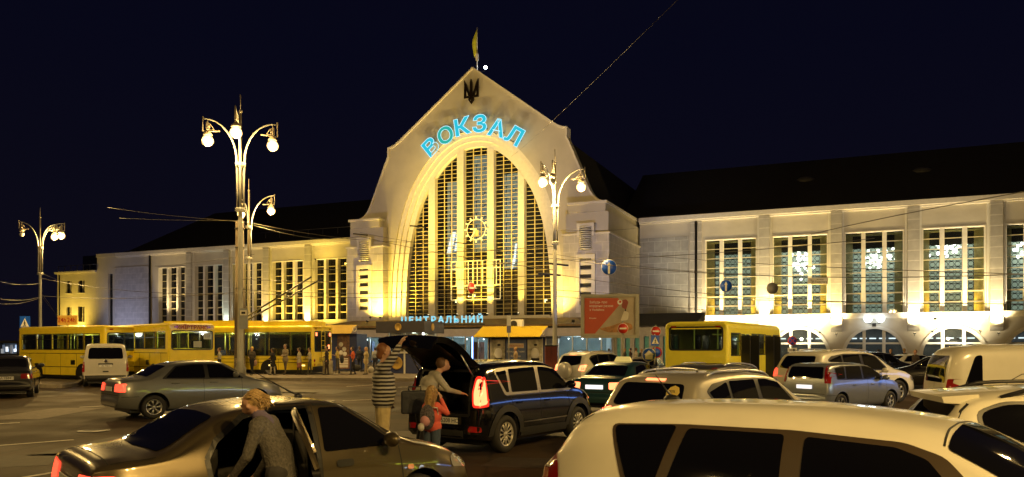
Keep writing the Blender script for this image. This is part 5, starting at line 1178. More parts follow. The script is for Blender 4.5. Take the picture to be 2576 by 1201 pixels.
    for sd in (-1, 1):
        y = sd*W/2; mb = MB(); z = side_w[0][2]-0.22
        if not doors or sd == 1:
            mb.box(ox(0.2), ox(L-0.25), min(y, y+sd*0.008), max(y, y+sd*0.008), z-0.012, z+0.012); mb.box(ox(0.2), ox(L-0.25), min(y, y+sd*0.008), max(y, y+sd*0.008), zb+0.42, zb+0.45)
            for xx in np.arange(0.9, L-0.6, 1.35): mb.box(ox(xx), ox(xx)+0.015, min(y, y+sd*0.006), max(y, y+sd*0.006), zb, z)
            mb.build('panel_joints', V['seam'], t)
            MB().box(ox(2.4), ox(2.75), min(y, y+sd*0.01), max(y, y+sd*0.01), zb+0.55, zb+0.8).build('service_flap', V['trimb'], t)
    mb = MB()
    for k in range(5): mb.box(ox(0)-0.008, ox(0)+0.01, -0.45, 0.45, zb+0.45+k*0.06, zb+0.47+k*0.06)
    mb.build('engine_grille', V['seam'], t)
    return t
H1 = 2.78
wn = lambda L, n, x0, gap, z0, z1: [(x0+i*(L-x0*2+gap)/n, x0+(i+1)*(L-x0*2+gap)/n-gap, z0, z1) for i in range(n)]
# right bus: open doors on its right side
tb = bus('city_bus', 'lemon yellow bus seen from behind with open doors, standing before the right wing', 'bus', 7.6, 2.3, H1, 8.45, 30.4, 58, busl,
    [(0.35,1.45,1.6,2.35),(3.0,3.95,1.6,2.35),(4.05,5.0,1.6,2.35),(6.3,7.2,1.4,2.35)], (-0.93,0.93,1.80,2.55), (1.75,5.75), 0.0, 0.38, [(1.6,2.85,0.5,2.35),(5.1,6.2,0.5,2.35)], rr=0.22, poles=True)
tb2 = bus('city_bus', 'yellow bus with red lettering over its rear window and paper notices behind the glass', 'bus', 7.4, 2.3, 2.98, -18.8, 41.6, 136, busy,
    wn(7.4,5,0.4,0.10,1.75,2.55), (-0.98,0.98,1.72,2.58), (1.8,5.7), 1.0, 0.38, sc=(1.03,1.03,1.03))
text_mesh('КИЇВТРАНС', 0.26, mat('red_lettering', (0.35,0.05,0.02), 0.6, var=0), 'lettering', tb2, (-3.70-0.012, 0, 2.76), (PI/2, 0, -PI/2), 0.003, 0.008)
MB().box(-3.72,-3.712,-0.92,-0.55,2.2,2.5).build('route_card', mat('route_card', (0.45,0.5,0.55), 0.6), tb2); text_mesh('558', 0.2, mat('route_number', (0.1,0.15,0.3), 0.6, var=0), 'route_number', tb2, (-3.725,-0.735,2.35), (PI/2,0,-PI/2), 0.001)
MB().box(-3.72,-3.712,-0.45,-0.05,1.8,2.1).build('paper_notice', mat('paper', (0.4,0.42,0.40), 0.7), tb2)
tb3 = bus('city_bus', 'yellow bus at the far left with blue reflections in its side windows', 'bus', 7.4, 2.3, 2.98, -23.7, 42.6, 152, busy,
    wn(7.4,5,0.4,0.10,1.75,2.55), (-0.98,0.98,1.72,2.58), (1.8,5.7), 0.6, 0.38, sc=(1.03,1.03,1.0))
tr = bus('trolleybus', 'long yellow trolleybus with its two roof poles raised, behind the people at the stop', 'trolleybus', 12.0, 2.5, 3.0, -18.3, 51.3, 165.7, busy,
    [(0.15,1.45,1.25,2.6),(1.5,2.9,1.25,2.6),(2.95,4.35,1.25,2.6),(4.4,5.8,1.25,2.6),(5.85,7.2,1.25,2.6),(7.25,8.7,1.25,2.6),(8.75,10.2,1.25,2.6)], (-1.0,1.0,1.5,2.65), (2.9,9.0), 2.2, 0.40, rr=0.14, sc=(1.06,1.05,1.07))
mb = MB(); mb.box(-6.02+0.3,-2.5,-0.9,0.9,3.0,3.28); mb.box(-1.5,4.5,-0.9,0.9,3.0,3.35); mb.build('roof_equipment', busy, tr)
for sd in (-0.3, 0.3):
    MB().tube([(-0.6,sd,3.4),(-5.6,sd*2.2,5.9)], 0.05, 6).build('trolley_pole', V['trimb'], tr)
    mb = MB(); mb.tube([(-0.9,sd,3.3),(-0.5,sd,3.55),(-0.2,sd,3.3)], 0.07, 6); mb.box(-0.9,-0.1,sd-0.1,sd+0.1,3.0,3.3); mb.build('pole_base', V['trimb'], tr)
mb = MB()
for sd in (-0.22, 0.22): mb.tube([(-6.08,sd+0.1,0.9),(-6.08,sd+0.1,3.05),(-5.9,sd+0.1,3.35),(-5.7,sd+0.1,3.3)], 0.02, 6)
for k in range(8): mb.tube([(-6.08,-0.12,1.0+k*0.28),(-6.08,0.32,1.0+k*0.28)], 0.014, 5)
mb.build('rear_ladder', busy, tr)
for y_, z_, s_ in ((-0.85,2.5,0.10),(0.85,2.5,0.10),(-0.7,1.75,0.12)): MB().box(-6.05,-6.02,y_-s_*0.7,y_+s_*0.7,z_-s_,z_+s_).build('tail_light', V['hot'], tr)
for k in range(5): MB().box(-5.5+k*2.2,-5.3+k*2.2,1.262,1.27,0.62,0.70).build('side_marker', emis('marker', (1,0.7,0.2), 2.5), tr)
# ---------------- street lamps ----------------
lampm = mat('lamp_post_paint', (0.26,0.26,0.25), 0.5, var=0.08); ironm = mat('lamp_scroll_iron', (0.30,0.26,0.20), 0.5, 0.3, var=0.1)
globe_on = emis('globe_lit', (1.0,0.72,0.34), 60); globe_shell = glass('globe_shell', (0.3,0.2,0.1), 0.55, 0.3); _p = [n for n in globe_shell.node_tree.nodes if n.type == 'BSDF_PRINCIPLED'][0]; _p.inputs['Emission Color'].default_value = (1,0.62,0.2,1); _p.inputs['Emission Strength'].default_value = 3.2
globe_off = mat('globe_unlit', (0.35,0.35,0.33), 0.15, var=0)
def street_lamp(X, Y, label, arms, s=1.0, body=True, strength=1.0, power=2900, group='street lamps with curled arms'):
    """arms: list of (azimuth degrees, lit)"""
    t = thing('street_lamp', label, 'street lamp', (X, Y, 0), 0, group); t.scale = (s, s, s)
    mb = MB(); mb.lathe([(0.26,0),(0.26,0.4),(0.16,0.6),(0.12,4.0),(0.105,7.9)], (0,0,0), 'z', 14); mb.build('column', lampm, t)
    mb = MB(); mb.tube([(0,0,7.7),(0,0,12.55)], 0.06, 8); mb.tube([(0,0,12.55),(0,0,13.35)], 0.022, 6); mb.ball((0,0,12.55), 0.09, 8); mb.build('finial', ironm, t)
    for z in (7.9, 10.05): mb = MB(); mb.lathe([(0.2,z-0.09),(0.25,z-0.05),(0.2,z),(0.25,z+0.05),(0.2,z+0.09)], (0,0,0), 'z', 12); mb.build('collar', lampm, t)
    for az, lit in arms:
        a = math.radians(az); d = Vector((math.cos(a), math.sin(a), 0)); P = lambda r, z: d*r+Vector((0,0,z))
        mb = MB(); pts = [P(0.15,7.8), P(0.15,9.6), P(0.18,10.2)]
        for k in range(1, 9): tt = k/8*PI/2; pts.append(P(0.18+1.55*(1-math.cos(tt)), 10.2+2.0*math.sin(tt)))
        mb.tube(pts, [0.05]*3+[0.045]*4+[0.035]*4, 6, 0); arm = mb.build('arm', lampm, t)
        mb = MB(); mb.tube([P(1.75,12.3),P(1.75,11.6),P(0.95,11.6)], 0.038, 5)
        for q in (0.16, 0.32): mb.tube([P(1.75-q,12.2-q),P(1.75-q,11.6+q*0.5),P(1.0+q*1.4,11.6+q*0.5),P(1.3+q*0.6,12.0-q*0.5),P(1.75-q,12.2-q)], 0.026, 4)
        mb.build('scroll', ironm, arm)
        mb = MB(); gx = 1.52; c = P(gx, 11.15)
        mb.tube([P(gx,12.15),P(gx,11.5)], 0.02, 5); mb.lathe([(0.03,0.5),(0.12,0.42),(0.22,0.28),(0.20,0.26),(0.02,0.3)], tuple(c), 'z', 12); mb.build('lamp_cap', ironm, arm)
        g = MB(); g.ball(tuple(c), 0.27 if lit else 0.20, 16, 0, (1,1,0.95)); gl = g.build('globe', globe_shell if lit else globe_off, arm)
        if lit: MB().ball(tuple(c), 0.19, 12).build('bulb', globe_on, gl)
        if lit: lamp('POINT', 'globe_light', tuple(P(gx, 10.72)), power*strength, (1.0,0.64,0.20), arm, radius=0.12)
    return t
def W(x, y, Z): return at(x, y, Z)
street_lamp((605-CX)/F*48, 48.0, 'tall street lamp with three lit globes, beside the trolleybus stop', [(183,1),(-78,1),(34,1)], 1.31)
street_lamp((1396-CX)/F*45, 45.0, 'street lamp before the right half of the hall, with one globe hanging unlit', [(240,1),(0,1),(262,0)], 1.0)
street_lamp((626-CX)/F*53, 53.0, 'shorter street lamp with two lit globes behind the trolleybus', [(128,1),(0,1)], 1.0)
street_lamp((101-CX)/F*64, 64.0, 'street lamp at the far left with one of its three globes unlit', [(180,0),(35,1),(78,1)], 1.0)
# lamps behind the viewer: their light falls on the nearest cars and mirrors in their glass
street_lamp(-6.5, -7.5, 'lit street lamp on the pavement behind the gold sedan', [(90,1),(0,1)], 0.9, power=800)
street_lamp(9.0, -5.5, 'lit street lamp on the pavement behind the white hatchback', [(90,1),(180,1)], 0.9, power=5600)
street_lamp(21.0, 20.5, 'unseen lit street lamp to the right of the traffic queue, for the bus', [(180,1),(100,1)], 0.95, power=3300)  # put out of view to light the right bus
street_lamp(-25.0, 25.0, 'unseen lit street lamp on the left pavement, for the buses', [(0,1),(80,1)], 0.95, power=2400)  # put out of view to light the left buses
street_lamp(-27.5, -9.5, 'lit street lamp far behind to the left of the square', [(100,1),(-80,1)], 0.95, power=1300)
# added spot for the bluish wash of the shop signs on one post
bl = thing('added_blue_lamp', 'added blue spotlight at the lamp post foot, standing in for shop sign light', 'lamp', (3.4,43.6,0.15)); MB().lathe([(0.001,0),(0.12,0),(0.14,0.25),(0.11,0.27)], (0,0,0), 'z', 12).build('housing', M['black_plastic'], bl)
lamp('SPOT', 'blue_spot', (0,0,0.4), 900, (0.35,0.5,1.0), bl, (-0.85,1.3,6), 30, 0.6)
# shops along the right side of the square, behind the traffic: their signs shine on the cars
sh = thing('shop_building', 'two storey shop building on the right side of the square with blue white sign band', 'building', (30, 4, 0), 0)
mb = MB(); mb.box(0,8,-20,34,0,9); mb.build('wall', mat('dark_render', (0.04,0.04,0.045), 0.9), sh)
MB().box(-0.06,-0.003,-16,33,0.6,3.0).build('shop_window', mat('shop_window_lit', (0.1,0.1,0.1), 0.3, var=0.6, scale=0.6, emit=(0.75,0.85,1.0), estr=0.05), sh)
mb = MB(); [mb.box(-0.12,-0.06,y-0.1,y+0.1,0,3.1) for y in range(-16,34,3)]; mb.build('shopfront_frame', M['black_plastic'], sh)
MB().box(-0.35,-0.003,-15,32,3.8,4.5).build('sign_band', emis('blue_sign', (0.18,0.36,1.0), 3.5), sh)
MB().box(-0.45,-0.36,-9,7,3.9,4.4).build('white_strip', emis('white_sign', (0.85,0.93,1.0), 17), sh)
mb = MB(); pts = [(-0.4, -8+k*0.45, 6.3+0.55*math.sin(k*1.5)) for k in range(34)]; mb.tube(pts, 0.09, 6); mb.build('yellow_script_tube', emis('yellow_neon', (0.85,1.0,0.05), 16), sh)
# ---------------- road surface, markings, islands ----------------
lineM = mat('road_paint', (0.60,0.56,0.50), 0.7, var=0.35, scale=8)
def road_line(p, q, w_=0.12, z=0.004, nm='road_marking'):
    a, b = gnd(*p), gnd(*q); d = (b-a).normalized(); n = Vector((-d.y, d.x, 0))*w_/2
    o = MB().add([(a.x-n.x,a.y-n.y,z),(b.x-n.x,b.y-n.y,z),(b.x+n.x,b.y+n.y,z),(a.x+n.x,a.y+n.y,z)], [(0,1,2,3)]).build(nm, lineM); o['kind'] = 'structure'
for p, q in (((-60,1069),(50,1064)),((-60,1126),(185,1107)),((60,1202),(190,1180)),((872,973),(938,969)),((862,1009),(985,1003)),((985,1036),(1042,1032)),((1000,975),(1060,973)),((1240,975),(1300,973)),((755,951),(790,955)),((200,1025),(262,1022))): road_line(p, q)
pave = stone('paving', (0.16,0.13,0.10), 0.9, 0.6, 0.02, 0.6)
kerbm = mat('kerb_stone', (0.24,0.21,0.17), 0.8, var=0.2, scale=4)
def island(name, poly, h=0.15):
    mb = MB(); n = len(poly); mb.add([(x,y,h) for x,y in poly], [tuple(range(n))]); o = mb.build(name, pave); o['kind'] = 'structure'
    inn = []
    mb = MB()
    for i in range(n):
        a, b = Vector((*poly[i],0)), Vector((*poly[(i+1)%n],0)); d = (b-a).normalized(); nn = Vector((d.y,-d.x,0))*0.0
        o2 = Vector((d.y,-d.x,0))*0.09
        for s0 in (1,): mb.add([(a.x-o2.x,a.y-o2.y,0),(b.x-o2.x,b.y-o2.y,0),(b.x-o2.x,b.y-o2.y,h+0.006),(a.x-o2.x,a.y-o2.y,h+0.006),(a.x+o2.x,a.y+o2.y,0),(b.x+o2.x,b.y+o2.y,0),(b.x+o2.x,b.y+o2.y,h+0.006),(a.x+o2.x,a.y+o2.y,h+0.006)], [(0,1,2,3),(4,5,6,7),(3,2,6,7),(0,3,7,4),(1,2,6,5)])
    k = mb.build('kerb', kerbm); k['kind'] = 'structure'
g2 = lambda x, y: tuple(gnd(x, y)[:2])
a, b, c_, d_ = g2(535,957), g2(1320,960), (6.0,50.5), g2(560,936)
island('pavement', [a, b, (7.0,44.0), (6.5,52.0), (-20.0,54.5), d_])
p_ = [g2(100,975), g2(150,977), g2(190,972), g2(203,964), g2(190,955), g2(90,951)]; island('pavement', p_)
island('pavement', [(-14,80.5-6),(30,60.5),(90,36),(100,60),(30,90),(-20,97)], 0.13)
# ---------------- kiosks ----------------
def kiosk(name, label, cx, Z, w_, d_, h, rz): return thing(name, label, 'kiosk', ((cx-CX)/F*Z, Z, 0.15), math.radians(rz))
corr = mat('corrugated_yellow', (0.55,0.40,0.03), 0.5, var=0.1)
def awning(parent, x0, x1, y0, y1, z0, z1, m=None, n=26):
    mb = MB(); dx = (x1-x0)/n/2
    A = []; B = []
    for k in range(2*n+1): x = x0+k*dx; o = 0.03*(k % 2); A.append((x, y0, z0+o)); B.append((x, y1, z1+o))
    mb.strip(A, B); mb.strip([(p[0],p[1],p[2]-0.03) for p in A], [(p[0],p[1],p[2]-0.03) for p in B]); o = mb.build('awning', m or corr, parent)
    for p in o.data.polygons: p.use_smooth = False
    for x in (x0, x1): mb = MB(); mb.add([(x,y0,z0),(x,y1,z1),(x,y1,z0)], [(0,1,2)]); mb.build('awning_end', mat('awning_end', (0.30,0.28,0.36), 0.6), parent)
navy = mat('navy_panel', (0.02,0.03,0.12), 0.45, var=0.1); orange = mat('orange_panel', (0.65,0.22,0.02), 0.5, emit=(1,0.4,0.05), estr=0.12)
k1_ = kiosk('kiosk', 'kiosk under a faded yellow corrugated awning with orange and navy panels', 852, 58, 3, 2.5, 2.8, -8)
MB().box(-1.4,1.4,0,2.4,0,2.7).build('wall', navy, k1_)
awning(k1_, -1.9, 1.35, -1.1, 0.2, 2.7, 3.35, mat('awning_faded', (0.34,0.24,0.06), 0.6))
MB().box(-1.35,-0.6,-0.05,-0.003,0.1,2.6).build('orange_panel', orange, k1_); MB().box(-1.3,-0.98,-0.08,-0.052,0.2,2.5).build('price_board', mat('pb', (0.4,0.35,0.2),0.6), k1_)
mb = MB(); mb.box(-0.1,0.85,-0.05,-0.003,0.1,2.6); mb.build('poster', mat('poster_brown', (0.16,0.08,0.04), 0.5, var=0.6, scale=5), k1_)
for x, z in ((0.2,1.9),(0.45,1.55),(0.2,1.3),(0.5,1.2)): MB().ball((x,-0.06,z), 0.17, 10, 0, (1,0.15,1)).build('plate_picture', M['plaster_pale'], k1_)
for k in range(6): MB().box(0.0,0.75,-0.075,-0.052,0.2+k*0.12,0.26+k*0.12).build('price_line', M['plaster_pale'], k1_)
text_mesh('O', 0.55, M['white'], 'shop_mark', k1_, (1.55,-0.9,3.0), (PI/2,0,math.radians(60)), 0.01)
k2_ = kiosk('kiosk', 'navy blue kiosk with gold round emblem and overhanging dark sign band', 1025, 50, 3, 2.5, 3.5, -18)
MB().box(-1.35,1.1,0,2.0,0,1.35).build('counter', navy, k2_)
MB().box(-1.3,1.05,0.03,1.95,1.35,2.62).build('glass_wall', M['glass'], k2_)
mb = MB(); [mb.box(x-0.05,x+0.05,y-0.05,y+0.05,0,2.62) for x in (-1.35,-0.2,1.1) for y in (0,2.0)]; mb.box(-1.38,1.13,-0.06,0.0,1.30,1.42); mb.build('frame', M['plaster_pale'], k2_)
MB().box(-1.9,1.5,-0.7,2.5,2.62,3.36).build('sign_band', mat('sign_band', (0.03,0.028,0.05), 0.4), k2_)
gp = mat('gold_paint_sign', (0.45,0.30,0.08), 0.4, 0.3)
for x, z, r, y in ((-0.75,0.68,0.42,-0.02),(-0.3,3.0,0.24,-0.72),): mb = MB(); mb.lathe([(r,-0.02),(r*0.85,-0.04),(r*0.8,-0.02),(0.001,-0.03)], (x,y,z), 'y', 24); mb.build('round_emblem', gp, k2_)
mb = MB(); mb.lathe([(0.24,0.02),(0.2,0.04),(0.001,0.03)], (1.5,0.6,3.0), 'x', 20); mb.build('round_emblem', gp, k2_)
text_mesh('КИЇВ', 0.12, navy, 'lettering', k2_, (-0.75,-0.06,0.68), (PI/2,0,0), 0.004)
MB().box(-1.0,0.8,0.6,1.8,1.35,2.0).build('wares', mat('wares', (0.35,0.25,0.08), 0.6, var=0.8, scale=6), k2_); MB().ball((1.3,-0.4,2.56), 0.06, 8).build('bulb', emis('kbulb', (1,1,0.95), 20), k2_)
lamp('POINT', 'kiosk_light', (0,1,2.5), 70, (0.9,1,0.8), k2_)
k3_ = kiosk('kiosk', 'kiosk with bright yellow corrugated awning and pale bear posters', 1300, 50, 4, 2.5, 3, -20)
MB().box(-2.0,2.0,0,2.4,0,2.3).build('wall', navy, k3_); MB().box(-2.2,2.2,-0.2,2.6,2.3,2.4).build('roof', M['dark'], k3_)
awning(k3_, -2.5, 2.0, -1.4, 0.3, 2.35, 3.05, None, 34)
postm = mat('pale_poster', (0.42,0.40,0.32), 0.6, var=0.5, scale=3)
for x in (-1.75, 0.75):
    p = MB(); p.box(x,x+0.95,-0.05,-0.003,0.1,2.2); p = p.build('poster', postm, k3_)
    MB().ball((x+0.5,-0.06,1.3), 0.28, 12, 0, (1,0.08,1.3)).build('bear_shape', M['white'], p); MB().ball((x+0.55,-0.09,1.85), 0.09, 8, 0, (1.4,0.2,0.8)).build('cap_shape', M['dark'], p); MB().box(x+0.25,x+0.8,-0.08,-0.06,0.85,1.0).build('tray_shape', M['dark'], p)
MB().box(-0.7,0.65,-0.06,-0.003,0.1,2.2).build('banner', mat('blue_banner', (0.10,0.14,0.30), 0.5), k3_); MB().box(-0.6,0.5,-0.075,-0.062,1.65,1.95).build('name_board', mat('nameb', (0.6,0.5,0.4),0.6), k3_)
text_mesh('московська', 0.17, mat('brown_text', (0.5,0.12,0.02),0.6), 'name_text', k3_, (-0.05,-0.08,1.8), (PI/2,0,0), 0.002)
for k, tx in enumerate(('Завжди у формі.','Відтепер','у новій!')): text_mesh(tx, 0.16+0.04*(k == 2), M['white'], 'banner_text', k3_, (-0.05,-0.068,1.42-k*0.3), (PI/2,0,0), 0.002)
text_mesh('O', 0.5, M['white'], 'shop_mark', k3_, (2.02,-0.7,2.6), (PI/2,0,math.radians(90)), 0.01)
for x in (-2.0,-1.82,1.72,1.95): MB().box(x,x+0.05,-0.04,-0.003,0,2.3).build('trim_strip', M['plaster_pale'], k3_)
ac = thing('air_conditioner', 'white air conditioner unit on the roof of the yellow awning kiosk', 'air conditioner', ((1300-CX)/F*50.6,50.6,3.05), math.radians(-20))
mb = MB(); mb.box(-0.45,0.45,-0.15,0.15,0.0,0.6); mb.build('casing', M['white'], ac); mb = MB(); mb.lathe([(0.24,-0.02),(0.22,-0.03),(0.001,-0.02)], (-0.15,-0.15,0.3), 'y', 18); mb.build('fan_grille', M['dark'], ac)
bx_ = thing('utility_cabinet', 'tall dark red metal cabinet at the foot of the lamp post before the hall', 'cabinet', ((1386-CX)/F*44.5,44.5,0.15), 0)
mb = MB(); mb.box(-0.34,0.0,-0.3,0.3,0,1.75); mb.box(0.01,0.36,-0.3,0.3,0,1.75); mb.build('box', mat('rust_red', (0.14,0.02,0.012), 0.6, var=0.2), bx_); MB().box(-0.38,0.4,-0.34,0.34,1.75,1.82).build('lid', M['dark'], bx_)
wb = thing('litter_bin', 'round concrete litter bin on the pavement among the waiting people', 'bin', gnd(824,941.5,0.15), 0)
MB().lathe([(0.29,0),(0.32,0.05),(0.32,0.4),(0.30,0.43),(0.32,0.46),(0.32,0.85),(0.26,0.86),(0.24,0.6),(0.001,0.6)], (0,0,0), 'z', 18).build('drum', mat('bin_concrete', (0.30,0.27,0.20), 0.8, var=0.2, scale=5), wb)
# far-left lit stalls
for k, (x, c1) in enumerate(((8,(0.5,0.7,1.0)),(28,(0.9,0.95,1.0)))):
    t = thing('market_stall', ('small stall with bluish lit window at the far left edge','small stall with white lit window beside the far left bus')[k], 'stall', ((x-CX)/F*95,95,0), math.radians(10))
    mb = MB(); mb.box(-1.6,1.6,0,2,0,1.0); mb.box(-1.7,1.7,-0.4,2,2.3,2.6); mb.box(-1.6,-1.5,0,2,1,2.3); mb.box(1.5,1.6,0,2,1,2.3); mb.build('frame', M['dark'], t)
    MB().box(-1.5,1.5,1.5,1.55,1.0,2.3).build('back_panel', mat('stall_back', (0.25,0.28,0.3), 0.6, var=0.6, scale=3), t)
    for j in range(6): MB().box(-1.4+j*0.48,-1.15+j*0.48,0.6+0.1*(j%3),0.7+0.1*(j%3),1.05+0.2*(j%2),1.6+0.25*(j%3)).build('glowing_goods', mat('goods', (0.1,0.1,0.1), 0.6, var=0, emit=c1, estr=(0.3,1.2,0.15,2.0,0.5,0.9)[j]), t)  # boxes glow by themselves in place of stall lights
o24 = thing('shop_sign', 'orange lit sign reading 24h before the low yellow building', 'sign', at(168,806,100), math.radians(-10))
MB().box(-1.35,1.35,0,0.3,-0.62,0.62).build('sign_box', mat('orange_box', (0.6,0.25,0.03), 0.5, var=0.1, emit=(1.0,0.42,0.03), estr=0.45), o24)
for dx in (-0.68, 0.68): text_mesh('24h', 0.85, mat('red_text', (0.5,0.03,0.01), 0.5, var=0, emit=(1,0.05,0.01), estr=0.2), 'sign_text', o24, (dx,-0.02,0), (PI/2,0,0), 0.01, 0.01)
MB().tube([(0,0.15,-0.6),(0,0.15,-5.2)], 0.08).build('sign_post', M['steel'], o24)
# ---------------- billboard ----------------
bb = thing('billboard', 'grey framed billboard with orange and food advertisement on a centre post', 'billboard', ((1534-CX)/F*41,41,0), math.radians(-4))
bw, bz0, bz1 = 1.53, CH+(HZ-851)/F*41, CH+(HZ-741)/F*41
mb = MB(); mb.plate([(-bw,bz0),(bw,bz0),(bw,bz1),(-bw,bz1)], [[(-bw+0.14,bz0+0.16),(-bw+0.14,bz1-0.14),(bw-0.2,bz1-0.14),(bw-0.2,bz0+0.16)]], -0.16, 0.16); mb.build('frame', mat('bb_frame', (0.30,0.29,0.24), 0.5, 0.2), bb)
posto = MB(); posto.box(-bw+0.14,bw-0.2,-0.05,0.05,bz0+0.16,bz1-0.14); pp = posto.build('poster', mat('poster_cream', (0.36,0.30,0.22), 0.5, var=0.25, scale=1.2), bb)
orr = mat('poster_orange', (0.45,0.055,0.015), 0.5, var=0.05)
MB().plate([(-bw+0.2,bz0+0.24),(-bw+0.2,bz1-0.2),(0.42,bz1-0.2),(0.62,bz1-0.42),(-bw+0.75,bz0+0.24)], [], -0.07, -0.055).build('orange_shape', orr, pp)
for k, tx in enumerate(('Забудь про','кордони разом','з Vodafone')): text_mesh(tx, 0.17, M['white'], 'headline', pp, (-bw+0.45,-0.075,bz1-0.42-k*0.2), (PI/2,0,0), 0.001, align='LEFT')
text_mesh('Роумінг', 0.10, M['white'], 'headline', pp, (-bw+0.45,-0.075,bz0+1.05), (PI/2,0,0), 0.001, align='LEFT')
mb = MB(); mb.lathe([(0.13,-0.09),(0.001,-0.09)], (0.52,0,bz1-0.42), 'y', 18); mb.build('round_mark', M['white'], pp); MB().lathe([(0.07,-0.10),(0.001,-0.10)], (0.54,0,bz1-0.40), 'y', 12).build('mark_centre', orr, pp)
bread = mat('food_brown', (0.38,0.18,0.06), 0.6, var=0.4, scale=5)
MB().plate(rnd([(-0.6,bz0+0.5),(0.0,bz0+0.62),(0.7,bz0+0.86),(1.15,bz0+0.75),(1.2,bz0+0.45),(0.5,bz0+0.3),(-0.1,bz0+0.3)],0.12), [], -0.068, -0.055).build('food_picture', bread, pp)
MB().plate(rnd([(0.55,bz0+0.9),(0.95,bz0+0.95),(1.0,bz0+1.35),(0.75,bz0+1.45)],0.1), [], -0.072, -0.055).build('cup_picture', mat('cup', (0.6,0.55,0.45), 0.5), pp)
MB().plate(rnd([(0.62,bz0+1.62),(0.85,bz0+1.5),(0.98,bz0+1.9),(0.85,bz0+2.05),(0.65,bz0+2.0)],0.06), [], -0.072, -0.055).build('spoon_picture', mat('dark_red', (0.25,0.03,0.02), 0.5), pp)
MB().plate([(0.8,bz0+1.2),(0.86,bz0+1.2),(0.84,bz0+1.6),(0.78,bz0+1.6)], [], -0.07, -0.055).build('spoon_picture', M['dark'], pp)
MB().lathe([(0.10,0),(0.09,bz0)], (0.3,0,0), 'z', 10).build('post', lampm, bb)
# ---------------- road signs ----------------
sb = mat('sign_blue', (0.012,0.09,0.62), 0.4, var=0.05); sr_ = mat('sign_red', (0.50,0.03,0.02), 0.4, var=0.05); sgrey = mat('sign_back', (0.22,0.22,0.23), 0.5, 0.3)
def disc(parent, r, m, y, nm, sx=1): mb = MB(); mb.lathe([(r,y+0.02),(r,y),(0.001,y)], (0,0,0), 'y', 28); o = mb.build(nm, m, parent); o.scale = (sx,1,1); return o
def sgn(name, label, x, y, Z, rz=0, pole=True, hang=False, dy=0.0, cat='road sign'):
    p = at(x, y, Z); t = thing(name, label, cat, p, math.radians(rz))
    if pole: MB().tube([(0,0.06,-p.z),(0,0.06,0.3+dy)], 0.035, 8).build('pole', lampm, t)
    if hang: MB().tube([(0,0.03,0.3),(0,0.03,0.75)], 0.02, 6).build('hanger', M['black_plastic'], t)
    return t
def arrow_sign(x, y, Z, r, label):
    t = sgn('road_sign', label, x, y, Z, -6, False, True); disc(t, r*1.06, M['white'], -0.01, 'rim'); disc(t, r, sb, -0.03, 'face')
    MB().plate([(-0.07*r*2,-0.85*r),(0.07*r*2,-0.85*r),(0.07*r*2,0.2*r),(0.28*r,0.2*r),(0,0.8*r),(-0.28*r,0.2*r),(-0.07*r*2,0.2*r)], [], -0.045, -0.035).build('arrow', M['white'], t)
arrow_sign(1532, 673, 44, 0.42, 'blue round sign with white up arrow hung before the right corner block')
arrow_sign(1826, 720, 56, 0.42, 'smaller blue round up arrow sign hung before the first right window')
t = sgn('road_sign', 'plain grey back of a round sign hung before the right wing pier', 1943, 726, 56, 0, False, True); disc(t, 0.42, sgrey, 0.0, 'disc')
def no_entry(x, y, Z, r, label, rz=0, **k):
    t = sgn('road_sign', label, x, y, Z, rz, **k); disc(t, r*1.08, M['white'], -0.01, 'rim'); disc(t, r, sr_, -0.03, 'face'); MB().box(-r*0.7,r*0.7,-0.045,-0.035,-r*0.16,r*0.16).build('bar', M['white'], t)
no_entry(1185, 725, 46, 0.33, 'no entry sign hung on the wires before the arched window', 58, pole=False, hang=True)
no_entry(1567, 827, 30, 0.19, 'no entry sign on a thin pole in front of the billboard')
no_entry(1650, 834, 36, 0.22, 'no entry sign above the pedestrian crossing sign beside the right bus')
def crossing(x, y, Z, s_, label, rz=0, pole=True):
    t = sgn('road_sign', label, x, y, Z, rz, pole=pole); MB().box(-s_,s_,-0.03,0,-s_*1.25,s_*1.25).build('panel', sb, t)
    MB().plate([(-s_*0.85,-s_*0.8),(s_*0.85,-s_*0.8),(0,s_*0.85)], [], -0.045, -0.035).build('triangle', M['white'], t)
    mb = MB(); z = -s_*0.75
    for seg in (((0,0.45),(0,-0.1)),((0,-0.1),(0.22,-0.5)),((0,-0.1),(-0.22,-0.5)),((0,0.3),(0.2,0.05)),((0,0.3),(-0.18,0.05))): mb.tube([(seg[0][0]*s_,-0.055,seg[0][1]*s_-s_*0.2),(seg[1][0]*s_,-0.055,seg[1][1]*s_-s_*0.2)], s_*0.06, 5)
    mb.ball((0,-0.055,s_*0.36), s_*0.09, 6); mb.build('walker', M['dark'], t); return t
crossing(1648, 857, 35.5, 0.19, 'blue pedestrian crossing sign beside the right yellow bus')
crossing(63, 812, 70, 0.46, 'blue pedestrian crossing sign at the far left')
t = sgn('road_sign', 'round blue direction sign low beside the right bus', 1632, 893, 33, pole=True); disc(t, 0.30, M['white'], -0.01, 'rim'); disc(t, 0.27, sb, -0.03, 'face'); MB().plate([(-0.16,-0.2),(0.16,-0.2),(0.16,0),(0.2,0),(0,0.2),(-0.2,0),(-0.16,0)], [], -0.045,-0.035).build('arrow', M['white'], t)
t = sgn('road_sign', 'round red and blue tow away sign under the crossing sign', 1651, 887, 35.6, pole=False); disc(t, 0.26, sr_, -0.01, 'rim'); disc(t, 0.19, sb, -0.03, 'face')
t = sgn('road_sign', 'round blue sign with red cross forbidding stopping, before the bright arches', 1993, 858, 48, pole=True); disc(t, 0.28, sr_, -0.01, 'rim'); disc(t, 0.22, sb, -0.03, 'face')
